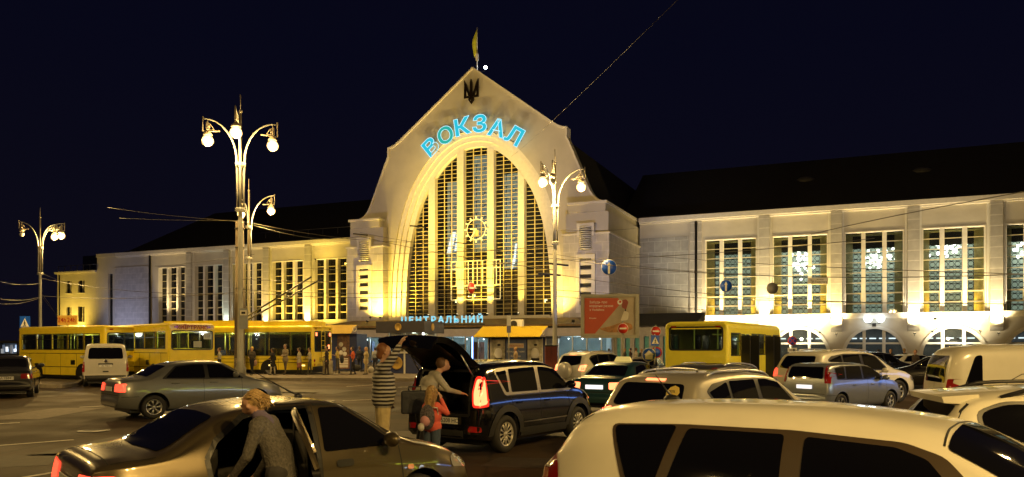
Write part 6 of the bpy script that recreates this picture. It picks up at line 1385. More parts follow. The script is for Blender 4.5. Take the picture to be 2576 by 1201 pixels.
for a_ in (45, -45): MB().cbox((0,-0.04,0), (0.5,0.01,0.06), M=Matrix.Rotation(math.radians(a_), 3, 'Y')).build('cross_bar', sr_, t)
t = sgn('road_sign', 'white arrow plate under the no stopping sign', 1993, 881, 48, pole=False); MB().box(-0.28,0.28,-0.03,0,-0.13,0.13).build('plate', M['white'], t); MB().plate([(-0.2,-0.03),(0.05,-0.03),(0.05,-0.09),(0.2,0),(0.05,0.09),(0.05,0.03),(-0.2,0.03)], [], -0.045, -0.035).build('arrow', M['dark'], t)
t = sgn('street_name_sign', 'white hanging street name sign with a left arrow before the second right window', 2057, 707, 50, 0, False, False); 
MB().box(-0.65,0.65,-0.02,0.0,-0.2,0.2).build('plate', M['white'], t)
text_mesh('вулиця', 0.13, V['text'], 'lettering', t, (0.15,-0.025,0.09), (PI/2,0,0), 0.001); text_mesh('Л.Толстого', 0.18, V['text'], 'lettering', t, (0.12,-0.025,-0.08), (PI/2,0,0), 0.001, 0.003)
mb = MB(); mb.tube([(-0.38,-0.03,-0.12),(-0.38,-0.03,0.05),(-0.52,-0.03,0.05)], 0.02, 4); mb.build('arrow', V['text'], t); mb = MB(); mb.tube([(-0.3,0,0.2),(-0.3,0,0.38)], 0.02, 4); mb.tube([(0.3,0,0.2),(0.3,0,0.38)], 0.02, 4); mb.build('hanger', M['dark'], t)
t = sgn('bus_stop_sign', 'grey bus stop board fixed to the tall pole at the trolleybus stop', 613, 802, 47, 0, False, cat='bus stop sign'); MB().box(-0.26,0.26,-0.04,0,-0.62,0.62).build('board', mat('stop_board', (0.20,0.22,0.27), 0.5), t); MB().box(-0.2,0.2,-0.055,-0.045,0.2,0.5).build('pictogram', M['plaster_pale'], t); MB().box(-0.12,0.12,-0.065,-0.058,0.28,0.42).build('bus_icon', M['dark'], t)
t = sgn('bus_stop_sign', 'narrow white bus stop board on a thin pole before the yellow awning kiosk', 1280, 820, 44, 0, True, dy=0.3, cat='bus stop sign'); MB().box(-0.12,0.12,-0.03,0,0.0,0.55).build('board', M['white'], t); MB().box(-0.12,0.12,-0.03,0,-0.4,0.0).build('timetable', mat('timetable', (0.2,0.2,0.3), 0.5), t)
# concrete pole at the stop
cp = thing('utility_pole', 'tall concrete pole with posters pasted round its foot at the trolleybus stop', 'pole', gnd(603,941.5,0.15), 0)
MB().lathe([(0.34,0),(0.31,4),(0.30,5.4),(0.27,5.41),(0.25,9.7),(0.001,9.7)], (0,0,0), 'z', 14).build('shaft', mat('pole_concrete', (0.11,0.085,0.055), 0.85, var=0.15), cp)
MB().lathe([(0.348,0.05),(0.342,1.0)], (0,0,0), 'z', 14).build('pasted_posters', mat('paper_bits', (0.30,0.26,0.2), 0.8, var=0.6, scale=9), cp)
for z in (9.2, 8.0, 5.4): MB().lathe([(0.27,z-0.05),(0.31,z),(0.27,z+0.05)], (0,0,0), 'z', 12).build('clamp', M['black_plastic'], cp)
# ---------------- overhead wires ----------------
wirem = mat('wire', (0.06,0.055,0.05), 0.5, var=0)
wl_ = thing('overhead_wires', 'thin black trolleybus wires strung across the square', 'wires', (0,0,0), 0)
def wire(p, q, sag=0.3, r=0.016, nm='wire', m=None):
    a, b = at(*p), at(*q); pts = []
    for k in range(13): t_ = k/12; v = a.lerp(b, t_); v.z -= sag*4*t_*(1-t_); pts.append(v)
    MB().tube(pts, r, 4).build(nm, m or wirem, wl_)
wire((1710,-5,9),(1285,395,44),0.1,0.0045)
wire((270,522,60),(605,558,48),0.1,0.013); wire((300,549,60),(605,556,48),0.05,0.012); wire((605,556,48),(905,595,70),0.6,0.02); wire((625,560,53),(1175,600,80),0.8)
wire((-40,696,50),(100,713,64),0.3,0.014); wire((-40,743,50),(100,748,64),0.3,0.012); wire((-40,760,50),(100,750,64),0.3,0.012); wire((100,700,64),(600,740,48),0.4); wire((102,745,64),(600,735,48),0.3); wire((110,690,64),(170,710,100),0.1); wire((105,740,64),(150,812,80),-0.2); wire((108,750,64),(175,820,82),0.2)
wire((390,670,70),(640,640,50),0.1); wire((600,735,48),(1395,720,45),0.5); wire((600,728,48),(1395,708,45),0.45); wire((600,703,48),(1395,690,45),0.3)
wire((905,595,70),(1395,680,45),0.2,0.022); wire((905,585,70),(1390,640,45),0.3); wire((760,675,60),(1395,650,45),0.4); wire((900,640,60),(1395,620,45),0.1)
wire((1395,605,45),(1400,605,46),0); wire((1395,650,45),(2576,690,30),0.5,0.018); wire((1395,640,45),(1960,690,50),0.3,0.012); wire((1398,690,45),(2150,760,42),0.3); wire((1395,580,45),(1600,575,70),0.1); wire((1395,655,45),(2200,600,40),0.2); wire((2040,590,50),(2650,470,28),-0.1,0.02); wire((1400,745,45),(2060,800,50),0.1); wire((1600,640,70),(2576,690,30),0.2); wire((1398,730,45),(2576,765,34),0.2)
wire((1195,545,46),(1195,700,46),0,0.01)
for x, y, Z in ((905,590,70),(1050,500+70,62),(1400,665,45),(1380,690,45),(1160,612,80)):
    a = at(x,y,Z); mb = MB(); mb.tube([a+Vector((-0.6,0,0.05)), a, a+Vector((0.7,0.2,-0.05))], 0.06, 5); mb.build('insulator', M['dark'], wl_)

for i, (x, y, w_, h_, c1) in enumerate(((330,1120,2.2,3.0,0.6),(120,1040,1.6,4.0,1.5),(900,1030,3.2,2.0,0.55),(1010,1100,1.4,2.4,1.4),(760,985,4,3,0.6),(1180,1000,3,4,0.65),(1350,1165,1.6,1.2,0.5),(40,1160,1.3,1.6,0.6),(640,990,5,2.4,1.35))):
    p = gnd(x, y); o = MB().add([(-w_/2,-h_/2,0.004),(w_/2,-h_/2+0.1,0.004),(w_/2-0.1,h_/2,0.004),(-w_/2+0.05,h_/2-0.15,0.004)], [(0,1,2,3)]).build('road_patch', mat('patch_asphalt', (0.055*c1,0.038*c1,0.025*c1), 0.7, var=0.4, scale=6)); o.location = (p.x,p.y,0); o.rotation_euler = (0,0,0.35*math.sin(i*3)); o['kind'] = 'structure'
for i, (x, y) in enumerate(((820,1010),(1120,1010),(235,1085))):
    t = thing('manhole_cover', ('round iron manhole cover in the road behind the striped shirt man','round iron manhole cover in the road near the suitcase','round iron manhole cover in the road left of the gold sedan')[i], 'manhole cover', gnd(x, y)); mb = MB(); mb.lathe([(0.34,0.002),(0.34,0.012),(0.29,0.012),(0.28,0.006),(0.001,0.008)], (0,0,0), 'z', 24); mb.build('cover', mat('cast_iron', (0.03,0.028,0.026), 0.5, 0.5, scale=20, var=0.5), t)
# ---------------- people ----------------
SKIN = (0.42,0.24,0.16)
def cm(name, col, rough=0.85, var=0.22, scale=7): return mat(name, col, rough, var=var, scale=scale, bump=0.8)
def sdcap(P, a, b, ra, rb):
    a = np.array(a); b = np.array(b); ab = b-a; L = (ab@ab) or 1e-9; t = np.clip(((P-a)@ab)/L, 0, 1)
    return np.linalg.norm(P-a-t[:,None]*ab, axis=1)-(ra+(rb-ra)*t)
def figure(name, label, loc, rot, prims, mats, voxel=0.02, s=1.0, cat='person', group=None, smooth=6):
    """prims: (a, b, ra, rb, material index[, squash]) capsules in metres, person facing +x"""
    mb = MB()
    for p in prims:
        a, b, ra, rb = p[:4]; A, B = Vector(a), Vector(b); d = B-A
        n = 5; pts = [A-d.normalized()*ra*math.cos(k/n*PI/2) if d.length > 1e-6 else A for k in range(n)] 
        if d.length < 1e-4: mb.ball(a, ra, 12); continue
        u = d.normalized(); pts = []; rs = []
        for k in range(n+1): t = k/n*PI/2; pts.append(A-u*ra*math.cos(t)); rs.append(max(0.001, ra*math.sin(t)))
        for k in range(n+1): t = k/n*PI/2; pts.append(B+u*rb*math.sin(t)); rs.append(max(0.001, rb*math.cos(t)))
        mb.tube(pts, rs, 10)
    o = mb.build(name, mats)
    md = o.modifiers.new('r', 'REMESH'); md.mode = 'VOXEL'; md.voxel_size = voxel; md.use_smooth_shade = True
    ms = o.modifiers.new('s', 'SMOOTH'); ms.iterations = smooth; ms.factor = 0.5
    dg = bpy.context.evaluated_depsgraph_get(); dg.update(); me = bpy.data.meshes.new_from_object(o.evaluated_get(dg))
    o.modifiers.clear(); old = o.data; o.data = me; bpy.data.meshes.remove(old)
    me.materials.clear(); [me.materials.append(m) for m in mats]
    N = len(me.polygons); P = np.empty(N*3); me.polygons.foreach_get('center', P); P = P.reshape(N, 3)
    D = np.stack([sdcap(P, p[0], p[1], p[2], p[3]) for p in prims]); idx = np.array([p[4] for p in prims])[D.argmin(0)]
    me.polygons.foreach_set('material_index', idx.astype(np.int32)); me.polygons.foreach_set('use_smooth', [True]*N)
    o.location = loc; o.rotation_euler = (0, 0, math.radians(rot)); o.scale = (s, s, s)
    tag(o, label, cat, group); return o
def stand(top=0, bot=1, skin=2, hair=3, shoe=4, arms=('down','down'), skirt=None, hairlong=False, stance=0.10, coat=0.0, bag=False, lean=0.0, belly=0.0, sleeve=True, wide=1.0, head_down=0.0):
    L = lean; P = []
    hip = 0.93; sh = 1.42
    for sd in (-1, 1):
        f = stance*sd
        P += [((f*0.1,sd*0.09,hip-0.02),(f*0.6,sd*0.10,0.50),0.095*wide,0.065,bot), ((f*0.6,sd*0.10,0.50),(f,sd*0.10,0.10),0.062,0.045,bot), ((f-0.05,sd*0.10,0.05),(f+0.14,sd*0.12,0.04),0.042,0.038,shoe)]
    P += [((0,-0.06,hip),(0,0.06,hip),0.125*wide,0.125*wide,bot if not coat else top), ((L*0.5,-0.04,1.10),(L*0.5,0.04,1.10),0.125+belly,0.125+belly,top), ((L*0.8,-0.08,1.28),(L*0.8,0.08,1.28),0.13,0.13,top), ((L,-0.13,sh-0.02),(L,0.13,sh-0.02),0.075,0.075,top)]
    if coat: P += [((0,-0.06,hip-coat),(0,0.06,hip-coat),0.14*wide,0.14*wide,top), ((0,-0.05,hip-coat*0.4),(0,0.05,hip-coat*0.4),0.145*wide,0.145*wide,top)]
    if skirt is not None: P += [((0,-0.06,0.55),(0,0.06,0.55),0.15,0.15,skirt), ((0,-0.05,0.75),(0,0.05,0.75),0.15,0.15,skirt)]
    hx = L+0.02+head_down
    P += [((L,0,sh+0.02),(hx,0,1.53),0.055,0.05,skin), ((hx,0,1.60),(hx+0.01,0,1.65),0.083,0.092,skin), ((hx+0.04,0,1.555),(hx+0.05,0,1.56),0.055,0.05,skin), ((hx+0.10,0,1.605),(hx+0.105,0,1.60),0.016,0.014,skin)]
    P += [((hx-0.02,0,1.66),(hx-0.035,0,1.68),0.098,0.096,hair)]+([((hx-0.06,0,1.62),(hx-0.07,0,1.45),0.085,0.07,hair)] if hairlong else [((hx-0.05,0,1.62),(hx-0.05,0,1.60),0.078,0.07,hair)])
    for sd, md in zip((-1, 1), arms):
        S_ = (L, sd*0.19, sh-0.02)
        E_, H_ = {'down': ((L-0.03,sd*0.24,1.15),(L+0.05,sd*0.24,0.90)), 'front': ((L+0.02,sd*0.22,1.14),(L+0.22,sd*0.08,1.08)), 'phone': ((L+0.04,sd*0.22,1.16),(L+0.26,sd*0.10,1.22)), 'up': ((L+0.1,sd*0.25,1.55),(L+0.25,sd*0.2,1.85)), 'ear': ((L+0.1,sd*0.26,1.22),(L+0.1,sd*0.12,1.52)), 'hip': ((L-0.08,sd*0.30,1.18),(L+0.05,sd*0.18,0.98))}[md]
        P += [(S_,E_,0.055,0.042,top), (E_,H_,0.042,0.030,top if sleeve else skin)]
        d = (Vector(H_)-Vector(E_)).normalized(); h = Vector(H_); P += [(H_,tuple(h+d*0.06),0.032,0.03,skin)]
        side = Vector((0,1,0)).cross(d); side = Vector((0,0,1)) if side.length < 0.1 else side.normalized()
        for k in range(4): q = h+d*0.07+side*(k-1.5)*0.018; P.append((tuple(q),tuple(q+d*(0.055,0.07,0.075,0.06)[k]+Vector((0,-sd*0.01,0))),0.009,0.008,skin))
        P.append((tuple(h+d*0.02+side*0.03),tuple(h+d*0.06+side*0.05),0.010,0.008,skin))
    return P
hairs = {'dark': cm('dark_hair', (0.02,0.014,0.01), 0.6), 'brown': cm('brown_hair', (0.09,0.045,0.02), 0.6), 'blond': cm('blond_hair', (0.30,0.19,0.07), 0.7, 0.5, 30), 'red': cm('ginger_hair', (0.16,0.06,0.02), 0.6)}
skinm = cm('skin', SKIN, 0.6, 0.06); shoes = cm('shoes', (0.02,0.018,0.016), 0.5)
def walker(x, y, label, rot, top, bot, hair='dark', h=1.72, Z=None, extra=None, shoe=None, group='people waiting at the trolleybus stop', voxel=0.024, base=0.15, **k):
    p = gnd(x, y, base) if Z is None else Vector(((x-CX)/F*Z, Z, base)); ms = [cm('top', top), cm('bottom', bot), skinm, hairs[hair] if isinstance(hair, str) else cm('hat', hair), shoe or shoes]
    if extra is not None: ms.append(cm('skirt', extra)); k['skirt'] = 5
    return figure('person', label, p, rot, stand(**k), ms, voxel, h/1.70, group=group)
walker(552,944,'woman in white top and dark trousers at the left end of the queue',200,(0.45,0.43,0.38),(0.02,0.02,0.025),'brown',1.62,arms=('down','front'))
walker(634,944,'person in yellow cap looking down beside the concrete pole',250,(0.06,0.05,0.04),(0.02,0.02,0.025),(0.6,0.45,0.05),1.68,arms=('front','down'))
walker(686,944,'woman in short dark dress and white trousers before the trolleybus wheel',170,(0.015,0.014,0.016),(0.42,0.38,0.30),'dark',1.60,coat=0.28,arms=('front','front'))
walker(718,943,'tall man in light grey suit with folded hands',235,(0.24,0.20,0.14),(0.10,0.075,0.05),'dark',1.84,coat=0.10,arms=('front','front'))
walker(753,943,'woman in pale jacket over pink skirt holding a handbag',180,(0.42,0.38,0.28),(0.03,0.02,0.02),'dark',1.62,extra=(0.30,0.12,0.10),arms=('down','front'),coat=0.1)
walker(779,943,'woman in pale blouse and grey trousers with long strap bag',190,(0.40,0.36,0.27),(0.08,0.075,0.055),'dark',1.64,arms=('front','down'))
walker(822,944,'woman with hair bun in long dark coat standing behind the litter bin',200,(0.03,0.022,0.02),(0.03,0.02,0.02),'dark',1.72,coat=0.22,arms=('front','down'))
walker(849,943,'young man in yellow shirt with a black backpack reading his phone',190,(0.50,0.40,0.12),(0.08,0.075,0.065),'dark',1.70,arms=('phone','phone'),shoe=cm('white_shoes',(0.5,0.48,0.42)),sleeve=False)
walker(888,943,'woman in orange top and black trousers looking down at her phone',200,(0.55,0.10,0.03),(0.012,0.012,0.018),'dark',1.68,hairlong=True,arms=('phone','down'),head_down=0.05,stance=0.14)
walker(905,936,'person in dark coat seen from behind near the shop entrance',100,(0.03,0.03,0.04),(0.02,0.02,0.03),'brown',1.70)
walker(921,943,'blond woman in long pale coat at the right end of the queue',215,(0.40,0.33,0.18),(0.28,0.22,0.13),'blond',1.66,coat=0.15,hairlong=True,stance=0.13)
walker(944,936,'dark haired person half hidden behind the striped shirt man',120,(0.35,0.35,0.35),(0.04,0.04,0.05),'dark',1.64)
walker(1297,936,'blond person standing before the kiosk behind the black hatchback',200,(0.30,0.22,0.15),(0.1,0.1,0.1),'blond',1.66,Z=47)
walker(1352,936,'person in dark clothes by the kiosk poster',100,(0.02,0.02,0.05),(0.02,0.02,0.03),'dark',1.7,Z=53,group=None)
fp_ = 'people walking before the arches and shops'
for i, (x, Z, rot, top, lb) in enumerate(((2210,52,90,(0.02,0.02,0.02),'person in black standing farthest left before the round arches'),(2241,50,200,(0.015,0.015,0.02),'person in black jacket before the arches, left of a pair'),(2275,50,30,(0.02,0.025,0.03),'person in black jacket before the fourth arch, right of a pair'),(2165,46,120,(0.30,0.26,0.22),'pale haired person in light top among the dark cars'),(2303,44,200,(0.03,0.02,0.02),'fair haired person near the white van'),
    (1572,60,180,(0.03,0.03,0.03),'person in dark jacket by the pilasters of the grey shop'),(1586,62,160,(0.06,0.03,0.03),'person in brown jacket walking past the grey shop'),(1600,58,20,(0.28,0.25,0.22),'person in pale top by the grey shop'),(1614,61,90,(0.02,0.02,0.02),'person in black near the low blue sign'),(1532,56,30,(0.2,0.2,0.2),'person in grey top under the billboard'))):
    walker(x, 0, lb, rot, top, (0.02,0.02,0.03), ('dark','brown','blond')[i % 3], 1.66+0.03*(i % 4), Z=Z, group=fp_, base=0.0, voxel=0.03)
def bag(name, label, p, rot, dims, col, cat='bag', strap=True):
    t = thing(name, label, cat, p, math.radians(rot)); a, b, c = dims; mb = MB(); mb.ball((0,0,c/2), 0.5, 16, 0, (a,b,c)); mb.v = [(x, y, max(0.01*c, z)) for x, y, z in mb.v]; mb.build('bag_body', cm('bag_cloth', col, 0.7), t)
    if strap: MB().tube([(-a*0.25,0,c*0.85),(-a*0.1,0,c*1.3),(a*0.1,0,c*1.3),(a*0.25,0,c*0.85)], 0.012, 5).build('handle', M['dark'], t)
    return t
def hang(x, y, Z): return at(x, y, Z)
bag('backpack','black backpack worn by the young man in yellow shirt',hang(860,915,49.2),0,(0.26,0.36,0.55),(0.015,0.015,0.018),'backpack',False)
bag('shopping_bag','patterned carrier bag held by the woman in white top',hang(560,940,49.3),0,(0.4,0.2,0.45),(0.30,0.25,0.22))
bag('handbag','pale shoulder bag carried by the person in yellow cap',hang(640,922,49.3),0,(0.36,0.18,0.45),(0.35,0.22,0.20))
bag('handbag','dark red handbag held by the woman in pink skirt',hang(742,936,49.3),0,(0.28,0.15,0.4),(0.10,0.02,0.02))
bag('holdall','black holdall carried by the woman in orange top',hang(897,934,49.2),0,(0.6,0.28,0.42),(0.02,0.02,0.02))
bag('shopping_bag','clear plastic carrier bag by the blond woman in pale coat',hang(933,939,49.3),0,(0.42,0.22,0.42),(0.35,0.33,0.30))
# ----- man in striped shirt holding the tailgate -----
def hand(P, w_, d, side, curl, m, s=1.0):
    """palm from the wrist w_ along d, fingers spread along side and bent towards curl"""
    w_, d, side, curl = [Vector(v) for v in (w_, d, side, curl)]; d.normalize(); side.normalize(); curl.normalize()
    for k in range(4): q = w_+side*(k-1.5)*0.020*s; P.append((tuple(q),tuple(q+d*0.085*s),0.016*s,0.013*s,m))
    for k in range(4):
        ln = (0.036,0.043,0.046,0.038)[k]*s; q = w_+side*(k-1.5)*0.024*s+d*0.09*s; a = q+d*ln*0.9+curl*ln*0.25; b = a+d*ln*0.45+curl*ln*0.6; P += [(tuple(q),tuple(a),0.0095*s,0.009*s,m),(tuple(a),tuple(b),0.009*s,0.008*s,m)]
    q = w_+side*0.035*s+d*0.02*s; a = q+d*0.035*s+side*0.028*s; b = a+d*0.03*s+curl*0.012*s; P += [(tuple(q),tuple(a),0.012*s,0.011*s,m),(tuple(a),tuple(b),0.011*s,0.009*s,m)]
def stripes():
    m = bpy.data.materials.new('striped_cloth'); m.use_nodes = True; nt = m.node_tree; b = nt.nodes['Principled BSDF']; b.inputs['Roughness'].default_value = 0.9
    tc = nt.nodes.new('ShaderNodeTexCoord'); wv = nt.nodes.new('ShaderNodeTexWave'); wv.bands_direction = 'Z'; wv.inputs['Scale'].default_value = 5.2; wv.inputs['Distortion'].default_value = 0.5; wv.inputs['Detail Scale'].default_value = 2; wv.inputs['Detail'].default_value = 0.5
    r = nt.nodes.new('ShaderNodeValToRGB'); r.color_ramp.interpolation = 'CONSTANT'; r.color_ramp.elements[0].color = (0.014,0.010,0.010,1); r.color_ramp.elements[1].position = 0.5; r.color_ramp.elements[1].color = (0.34,0.33,0.30,1)
    nt.links.new(tc.outputs['Object'], wv.inputs[0]); nt.links.new(wv.outputs['Fac'], r.inputs[0]); nt.links.new(r.outputs[0], b.inputs['Base Color']); return m
stm = stripes()
pm = Vector(((963-CX)/F*12.9, 12.9, 0))
# faces right and away; right arm raised forward
P = []
for sd in (-1, 1): P += [((0,sd*0.10,0.92),(0.0,sd*0.115,0.50),0.125,0.095,1),((0.0,sd*0.115,0.50),(-0.02,sd*0.12,0.12),0.092,0.085,1),((-0.07,sd*0.12,0.05),(0.16,sd*0.14,0.045),0.05,0.045,4)]
P += [((0,-0.07,0.98),(0,0.07,0.98),0.145,0.145,1),((0.0,-0.09,0.98),(0,0.09,0.98),0.178,0.178,0),((0.02,-0.09,1.12),(0.02,0.09,1.12),0.190,0.190,0),((0.01,-0.11,1.30),(0.01,0.11,1.30),0.180,0.180,0),((0,-0.17,1.47),(0,0.17,1.47),0.105,0.105,0),
      ((0,0,1.52),(0.02,0,1.63),0.062,0.058,2),((0.03,0,1.70),(0.04,0,1.76),0.085,0.092,2),((0.075,0,1.66),(0.085,0,1.665),0.05,0.045,2),((0.132,0,1.71),(0.136,0,1.70),0.017,0.013,2),((-0.0,0,1.77),(-0.01,0,1.79),0.100,0.098,3),((-0.035,0,1.70),(-0.04,0,1.69),0.078,0.07,3),((0.03,-0.095,1.71),(0.03,-0.098,1.72),0.02,0.02,2),((0.03,0.095,1.71),(0.03,0.098,1.72),0.02,0.02,2)]
P += [((0,-0.23,1.47),(0.14,-0.27,1.66),0.088,0.070,0),((0.14,-0.27,1.66),(0.23,-0.20,1.82),0.064,0.05,0),((0.23,-0.20,1.82),(0.255,-0.18,1.87),0.036,0.032,2)]
hand(P, (0.255,-0.18,1.87), (0.45,0.1,0.75), (0.3,-1,0), (0.8,0.2,-0.5), 2, 1.05)
P += [((0,0.21,1.47),(-0.02,0.27,1.17),0.075,0.06,0),((-0.02,0.27,1.17),(0.10,0.20,0.96),0.056,0.04,0)]; hand(P, (0.10,0.20,0.95), (0.4,-0.1,-0.8), (1,0,0.3), (0.3,-1,0), 2)
figure('person', 'man in black and grey striped jumper holding up the tailgate', pm, 15, P, [stm, cm('beige_trousers',(0.42,0.34,0.18)), skinm, hairs['red'], shoes], 0.011, 1.04, smooth=4)
# ----- man leaning into the boot -----
P = []
for sd in (-1, 1): P += [((0,sd*0.10,0.92),(0.05,sd*0.11,0.50),0.11,0.08,1),((0.05,sd*0.11,0.50),(-0.02,sd*0.12,0.12),0.075,0.06,1),((-0.05,sd*0.12,0.05),(0.15,sd*0.13,0.045),0.045,0.04,4)]
P += [((0,-0.07,0.96),(0,0.07,0.96),0.14,0.14,1),((0.06,-0.07,1.10),(0.06,0.07,1.10),0.15,0.15,0),((0.16,-0.09,1.26),(0.16,0.09,1.26),0.15,0.15,0),((0.25,-0.14,1.40),(0.25,0.14,1.40),0.085,0.085,0),((0.27,0,1.42),(0.36,0,1.50),0.06,0.055,2),((0.40,0,1.55),(0.42,0,1.59),0.085,0.09,2),((0.46,0,1.53),(0.47,0,1.53),0.05,0.045,2),((0.52,0,1.55),(0.52,0,1.545),0.016,0.012,2),((0.37,0,1.60),(0.36,0,1.62),0.098,0.095,3)]
for sd in (-1, 1): P += [((0.25,sd*0.20,1.38),(0.42,sd*0.26,1.16),0.07,0.052,0),((0.42,sd*0.26,1.16),(0.66,sd*0.16,1.10),0.05,0.036,0)]; hand(P, (0.66,sd*0.16,1.10), (1,-sd*0.2,-0.2), (0,-sd,0.2), (0.2,0,-1), 2)
figure('person', 'man in pale top and dark trousers leaning into the open boot', ((1058-CX)/F*13.3, 13.3, 0), 20, P, [cm('pale_top',(0.30,0.28,0.24)), cm('navy_trousers',(0.012,0.012,0.018)), skinm, hairs['brown'], shoes], 0.013, 1.0, smooth=4)
t = thing('suitcase', 'dark navy suitcase held beside the man leaning into the boot', 'suitcase', ((1040-CX)/F*12.7, 12.7, 0.82), math.radians(8)); mb = MB(); mb.box(-0.20,0.26,-0.10,0.10,-0.02,0.36)
o = mb.build('case', cm('case_cloth',(0.010,0.012,0.02),0.6), t); md = o.modifiers.new('b','BEVEL'); md.width = 0.03; md.segments = 3; MB().tube([(-0.08,0,0.36),(-0.08,0,0.42),(0.12,0,0.42),(0.12,0,0.36)], 0.012, 6).build('handle', M['dark'], t)
# ----- girl -----
P = []
for sd in (-1, 1): P += [((0,sd*0.07,0.62),(0,sd*0.075,0.34),0.085,0.06,1),((0,sd*0.075,0.34),(-0.01,sd*0.08,0.09),0.058,0.045,1),((-0.04,sd*0.08,0.035),(0.10,sd*0.09,0.03),0.033,0.03,4)]
P += [((0,-0.05,0.66),(0,0.05,0.66),0.11,0.11,0),((0,-0.05,0.80),(0,0.05,0.80),0.11,0.11,0),((0,-0.09,0.97),(0,0.09,0.97),0.07,0.07,0),((0,0,1.0),(0.01,0,1.08),0.045,0.042,2),((0.02,0,1.15),(0.025,0,1.19),0.075,0.08,2),((0.06,0,1.12),(0.065,0,1.12),0.045,0.04,2),((0.105,0,1.145),(0.108,0,1.14),0.012,0.01,2),((-0.01,0,1.20),(-0.02,0,1.215),0.088,0.086,3),((-0.04,0,1.16),(-0.06,0,1.00),0.075,0.05,3),((-0.045,0.05,1.14),(-0.05,0.06,1.02),0.04,0.03,3)]
for sd in (-1, 1): P += [((0,sd*0.13,0.95),(0.12,sd*0.20,0.86),0.055,0.045,0),((0.12,sd*0.20,0.86),(0.12,sd*0.09,1.07),0.042,0.032,0)]; hand(P, (0.12,sd*0.09,1.08), (0.0,-sd*0.35,0.9), (1,0,0), (0,-sd,0.2), 2, 0.75)
figure('person', 'small girl in coral red jacket and jeans covering her face with both hands', ((1087-CX)/F*12.1, 12.1, 0), 62, P, [cm('coral_jacket',(0.58,0.10,0.07)), cm('girl_jeans',(0.04,0.06,0.10)), skinm, hairs['blond'], shoes], 0.011, 1.0, smooth=4)
t = thing('backpack', 'small patterned child backpack with pink pocket on the back of the girl', 'backpack', ((1077-CX)/F*11.95, 11.93, 0.62), math.radians(62))
mb = MB(); mb.ball((-0.02,0,0.19), 0.5, 16, 0, (0.16,0.26,0.40)); mb.build('bag_body', cm('spotted_cloth',(0.07,0.06,0.07),0.8,0.9,40), t); mb = MB(); mb.ball((-0.07,0,0.14), 0.5, 12, 0, (0.12,0.18,0.18)); mb.build('pocket', cm('pink_cloth',(0.45,0.22,0.24)), t)
for sd in (-1, 1): MB().tube([(0.03,sd*0.08,0.34),(0.12,sd*0.09,0.33),(0.15,sd*0.1,0.15)], 0.010, 5).build('strap', cm('strap_pale',(0.5,0.45,0.42)), t)
MB().ball((-0.14,0.03,0.05), 0.055, 10, 0, (1,1,1.2)).build('pendant_toy', cm('toy',(0.45,0.42,0.38)), t)
# ----- stooping woman beside the gold sedan -----
P = []
for sd in (-1, 1): P += [((0,sd*0.09,0.90),(0.03,sd*0.10,0.48),0.115,0.075,1),((0.03,sd*0.10,0.48),(-0.03,sd*0.11,0.11),0.070,0.05,1),((-0.06,sd*0.11,0.045),(0.14,sd*0.12,0.04),0.04,0.036,4)]
P += [((-0.02,-0.05,0.80),(0,-0.05,0.95),0.128,0.122,0),((-0.02,0.05,0.80),(0,0.05,0.95),0.128,0.122,0),((0,-0.05,0.95),(0.06,-0.05,1.12),0.122,0.118,0),((0,0.05,0.95),(0.06,0.05,1.12),0.122,0.118,0),((0.06,-0.05,1.12),(0.14,-0.07,1.27),0.118,0.105,0),((0.06,0.05,1.12),(0.14,0.07,1.27),0.118,0.105,0),((0.17,-0.12,1.33),(0.17,0.12,1.33),0.085,0.085,0),((0.16,0,1.36),(0.23,0,1.42),0.075,0.062,5),((0.20,0,1.40),(0.26,0,1.47),0.052,0.05,2),((0.28,0,1.50),(0.295,0,1.54),0.082,0.088,2),((0.335,0,1.465),(0.345,0,1.465),0.05,0.042,2),((0.385,0,1.50),(0.392,0,1.492),0.016,0.012,2),((0.268,0,1.555),(0.25,0,1.56),0.090,0.09,3),((0.225,0,1.53),(0.20,0,1.51),0.078,0.05,3),((0.155,0.0,1.53),(0.15,0,1.52),0.040,0.036,3),((0.29,-0.088,1.49),(0.29,-0.09,1.50),0.016,0.016,2),((0.29,0.088,1.49),(0.29,0.09,1.50),0.016,0.016,2)]
for sd, e_, h_ in ((-1,(0.20,-0.24,1.07),(0.32,-0.16,0.84)),(1,(0.22,0.23,1.07),(0.40,0.14,0.88))): P += [((0.16,sd*0.18,1.31),e_,0.062,0.05,0),(e_,h_,0.048,0.034,0)]; hand(P, h_, (0.4,0,-0.9), (0.9,0,0.3), (0,-sd,0), 2, 0.92)
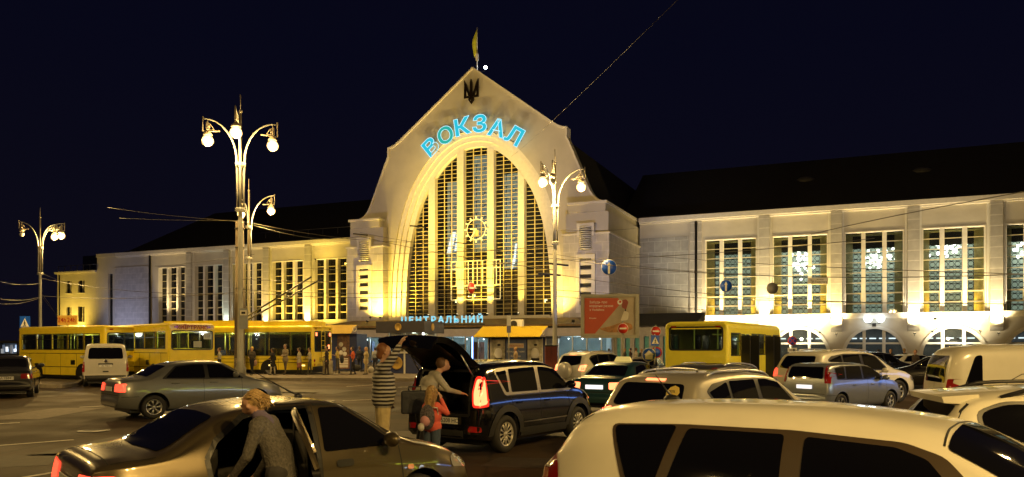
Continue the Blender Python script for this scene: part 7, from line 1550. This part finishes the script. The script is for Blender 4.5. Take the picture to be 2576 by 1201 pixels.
figure('person', 'blond woman in light grey cardigan, hair in a bun, stooping by the open door', ((714-CX)/F*6.6, 6.55, 0), 172, P, [cm('grey_cardigan',(0.085,0.078,0.07),0.95,0.35,45), cm('dark_trousers',(0.03,0.028,0.03)), skinm, hairs['blond'], shoes, cm('purple_collar',(0.10,0.08,0.14))], 0.010, 0.93, smooth=8)

def strands(parent, c, r, bun, n, col, seed, hang=False):
    """loose hair over the cap: thin locks from the hairline round the head (centre c) to the bun"""
    rn = random.Random(seed); mb = MB(); c = Vector(c); bun = Vector(bun)
    for k in range(n):
        th_ = rn.uniform(-1.25, 1.25); ph = rn.uniform(0.2, 1.25); s_ = Vector((math.cos(ph)*math.cos(th_), math.sin(th_)*math.cos(ph*0.6), math.sin(ph))).normalized()
        if hang: s_ = Vector((rn.uniform(-0.9,0.3), rn.uniform(-1,1), rn.uniform(0.1,1))).normalized(); e = Vector((c.x-0.05+rn.uniform(-0.05,0.03), c.y+rn.uniform(-0.09,0.09), c.z-rn.uniform(0.12,0.26)))
        else: e = bun+Vector((rn.gauss(0,0.03), rn.gauss(0,0.03), rn.gauss(0,0.03)))
        m_ = (s_+(e-c).normalized()*1.2+Vector((0,0,0.25))).normalized(); j = rn.uniform(0.99,1.09)
        pts = [c+s_*r, c+((s_+m_)/2).normalized()*r*1.04*j, c+m_*r*1.03*j, e]
        mb.tube(pts, [0.002,0.004,0.004,0.003], 4, caps=False)
    for k in range(0 if hang else 22):
        a = rn.uniform(0,2*PI); b = rn.uniform(-1,1); R_ = rn.uniform(0.02,0.045); pts = []
        for q in range(5): aa = a+q*0.6; pts.append(bun+Vector((R_*math.cos(aa)*math.cos(b), R_*math.sin(aa), R_*math.sin(aa+b))))
        mb.tube(pts, 0.005, 4, caps=False)
    return mb.build('hair', cm('loose_hair', col, 0.55), parent)
ppl = {o['label'][:20]: o for o in bpy.data.objects if o.get('category') == 'person'}
strands(ppl['blond woman in light'], (0.265,0,1.545), 0.098, (0.150,0,1.53), 120, (0.36,0.24,0.10), 1)
strands(ppl['small girl in coral '], (0.0,0,1.175), 0.094, (0,0,0), 150, (0.34,0.20,0.08), 2, True)
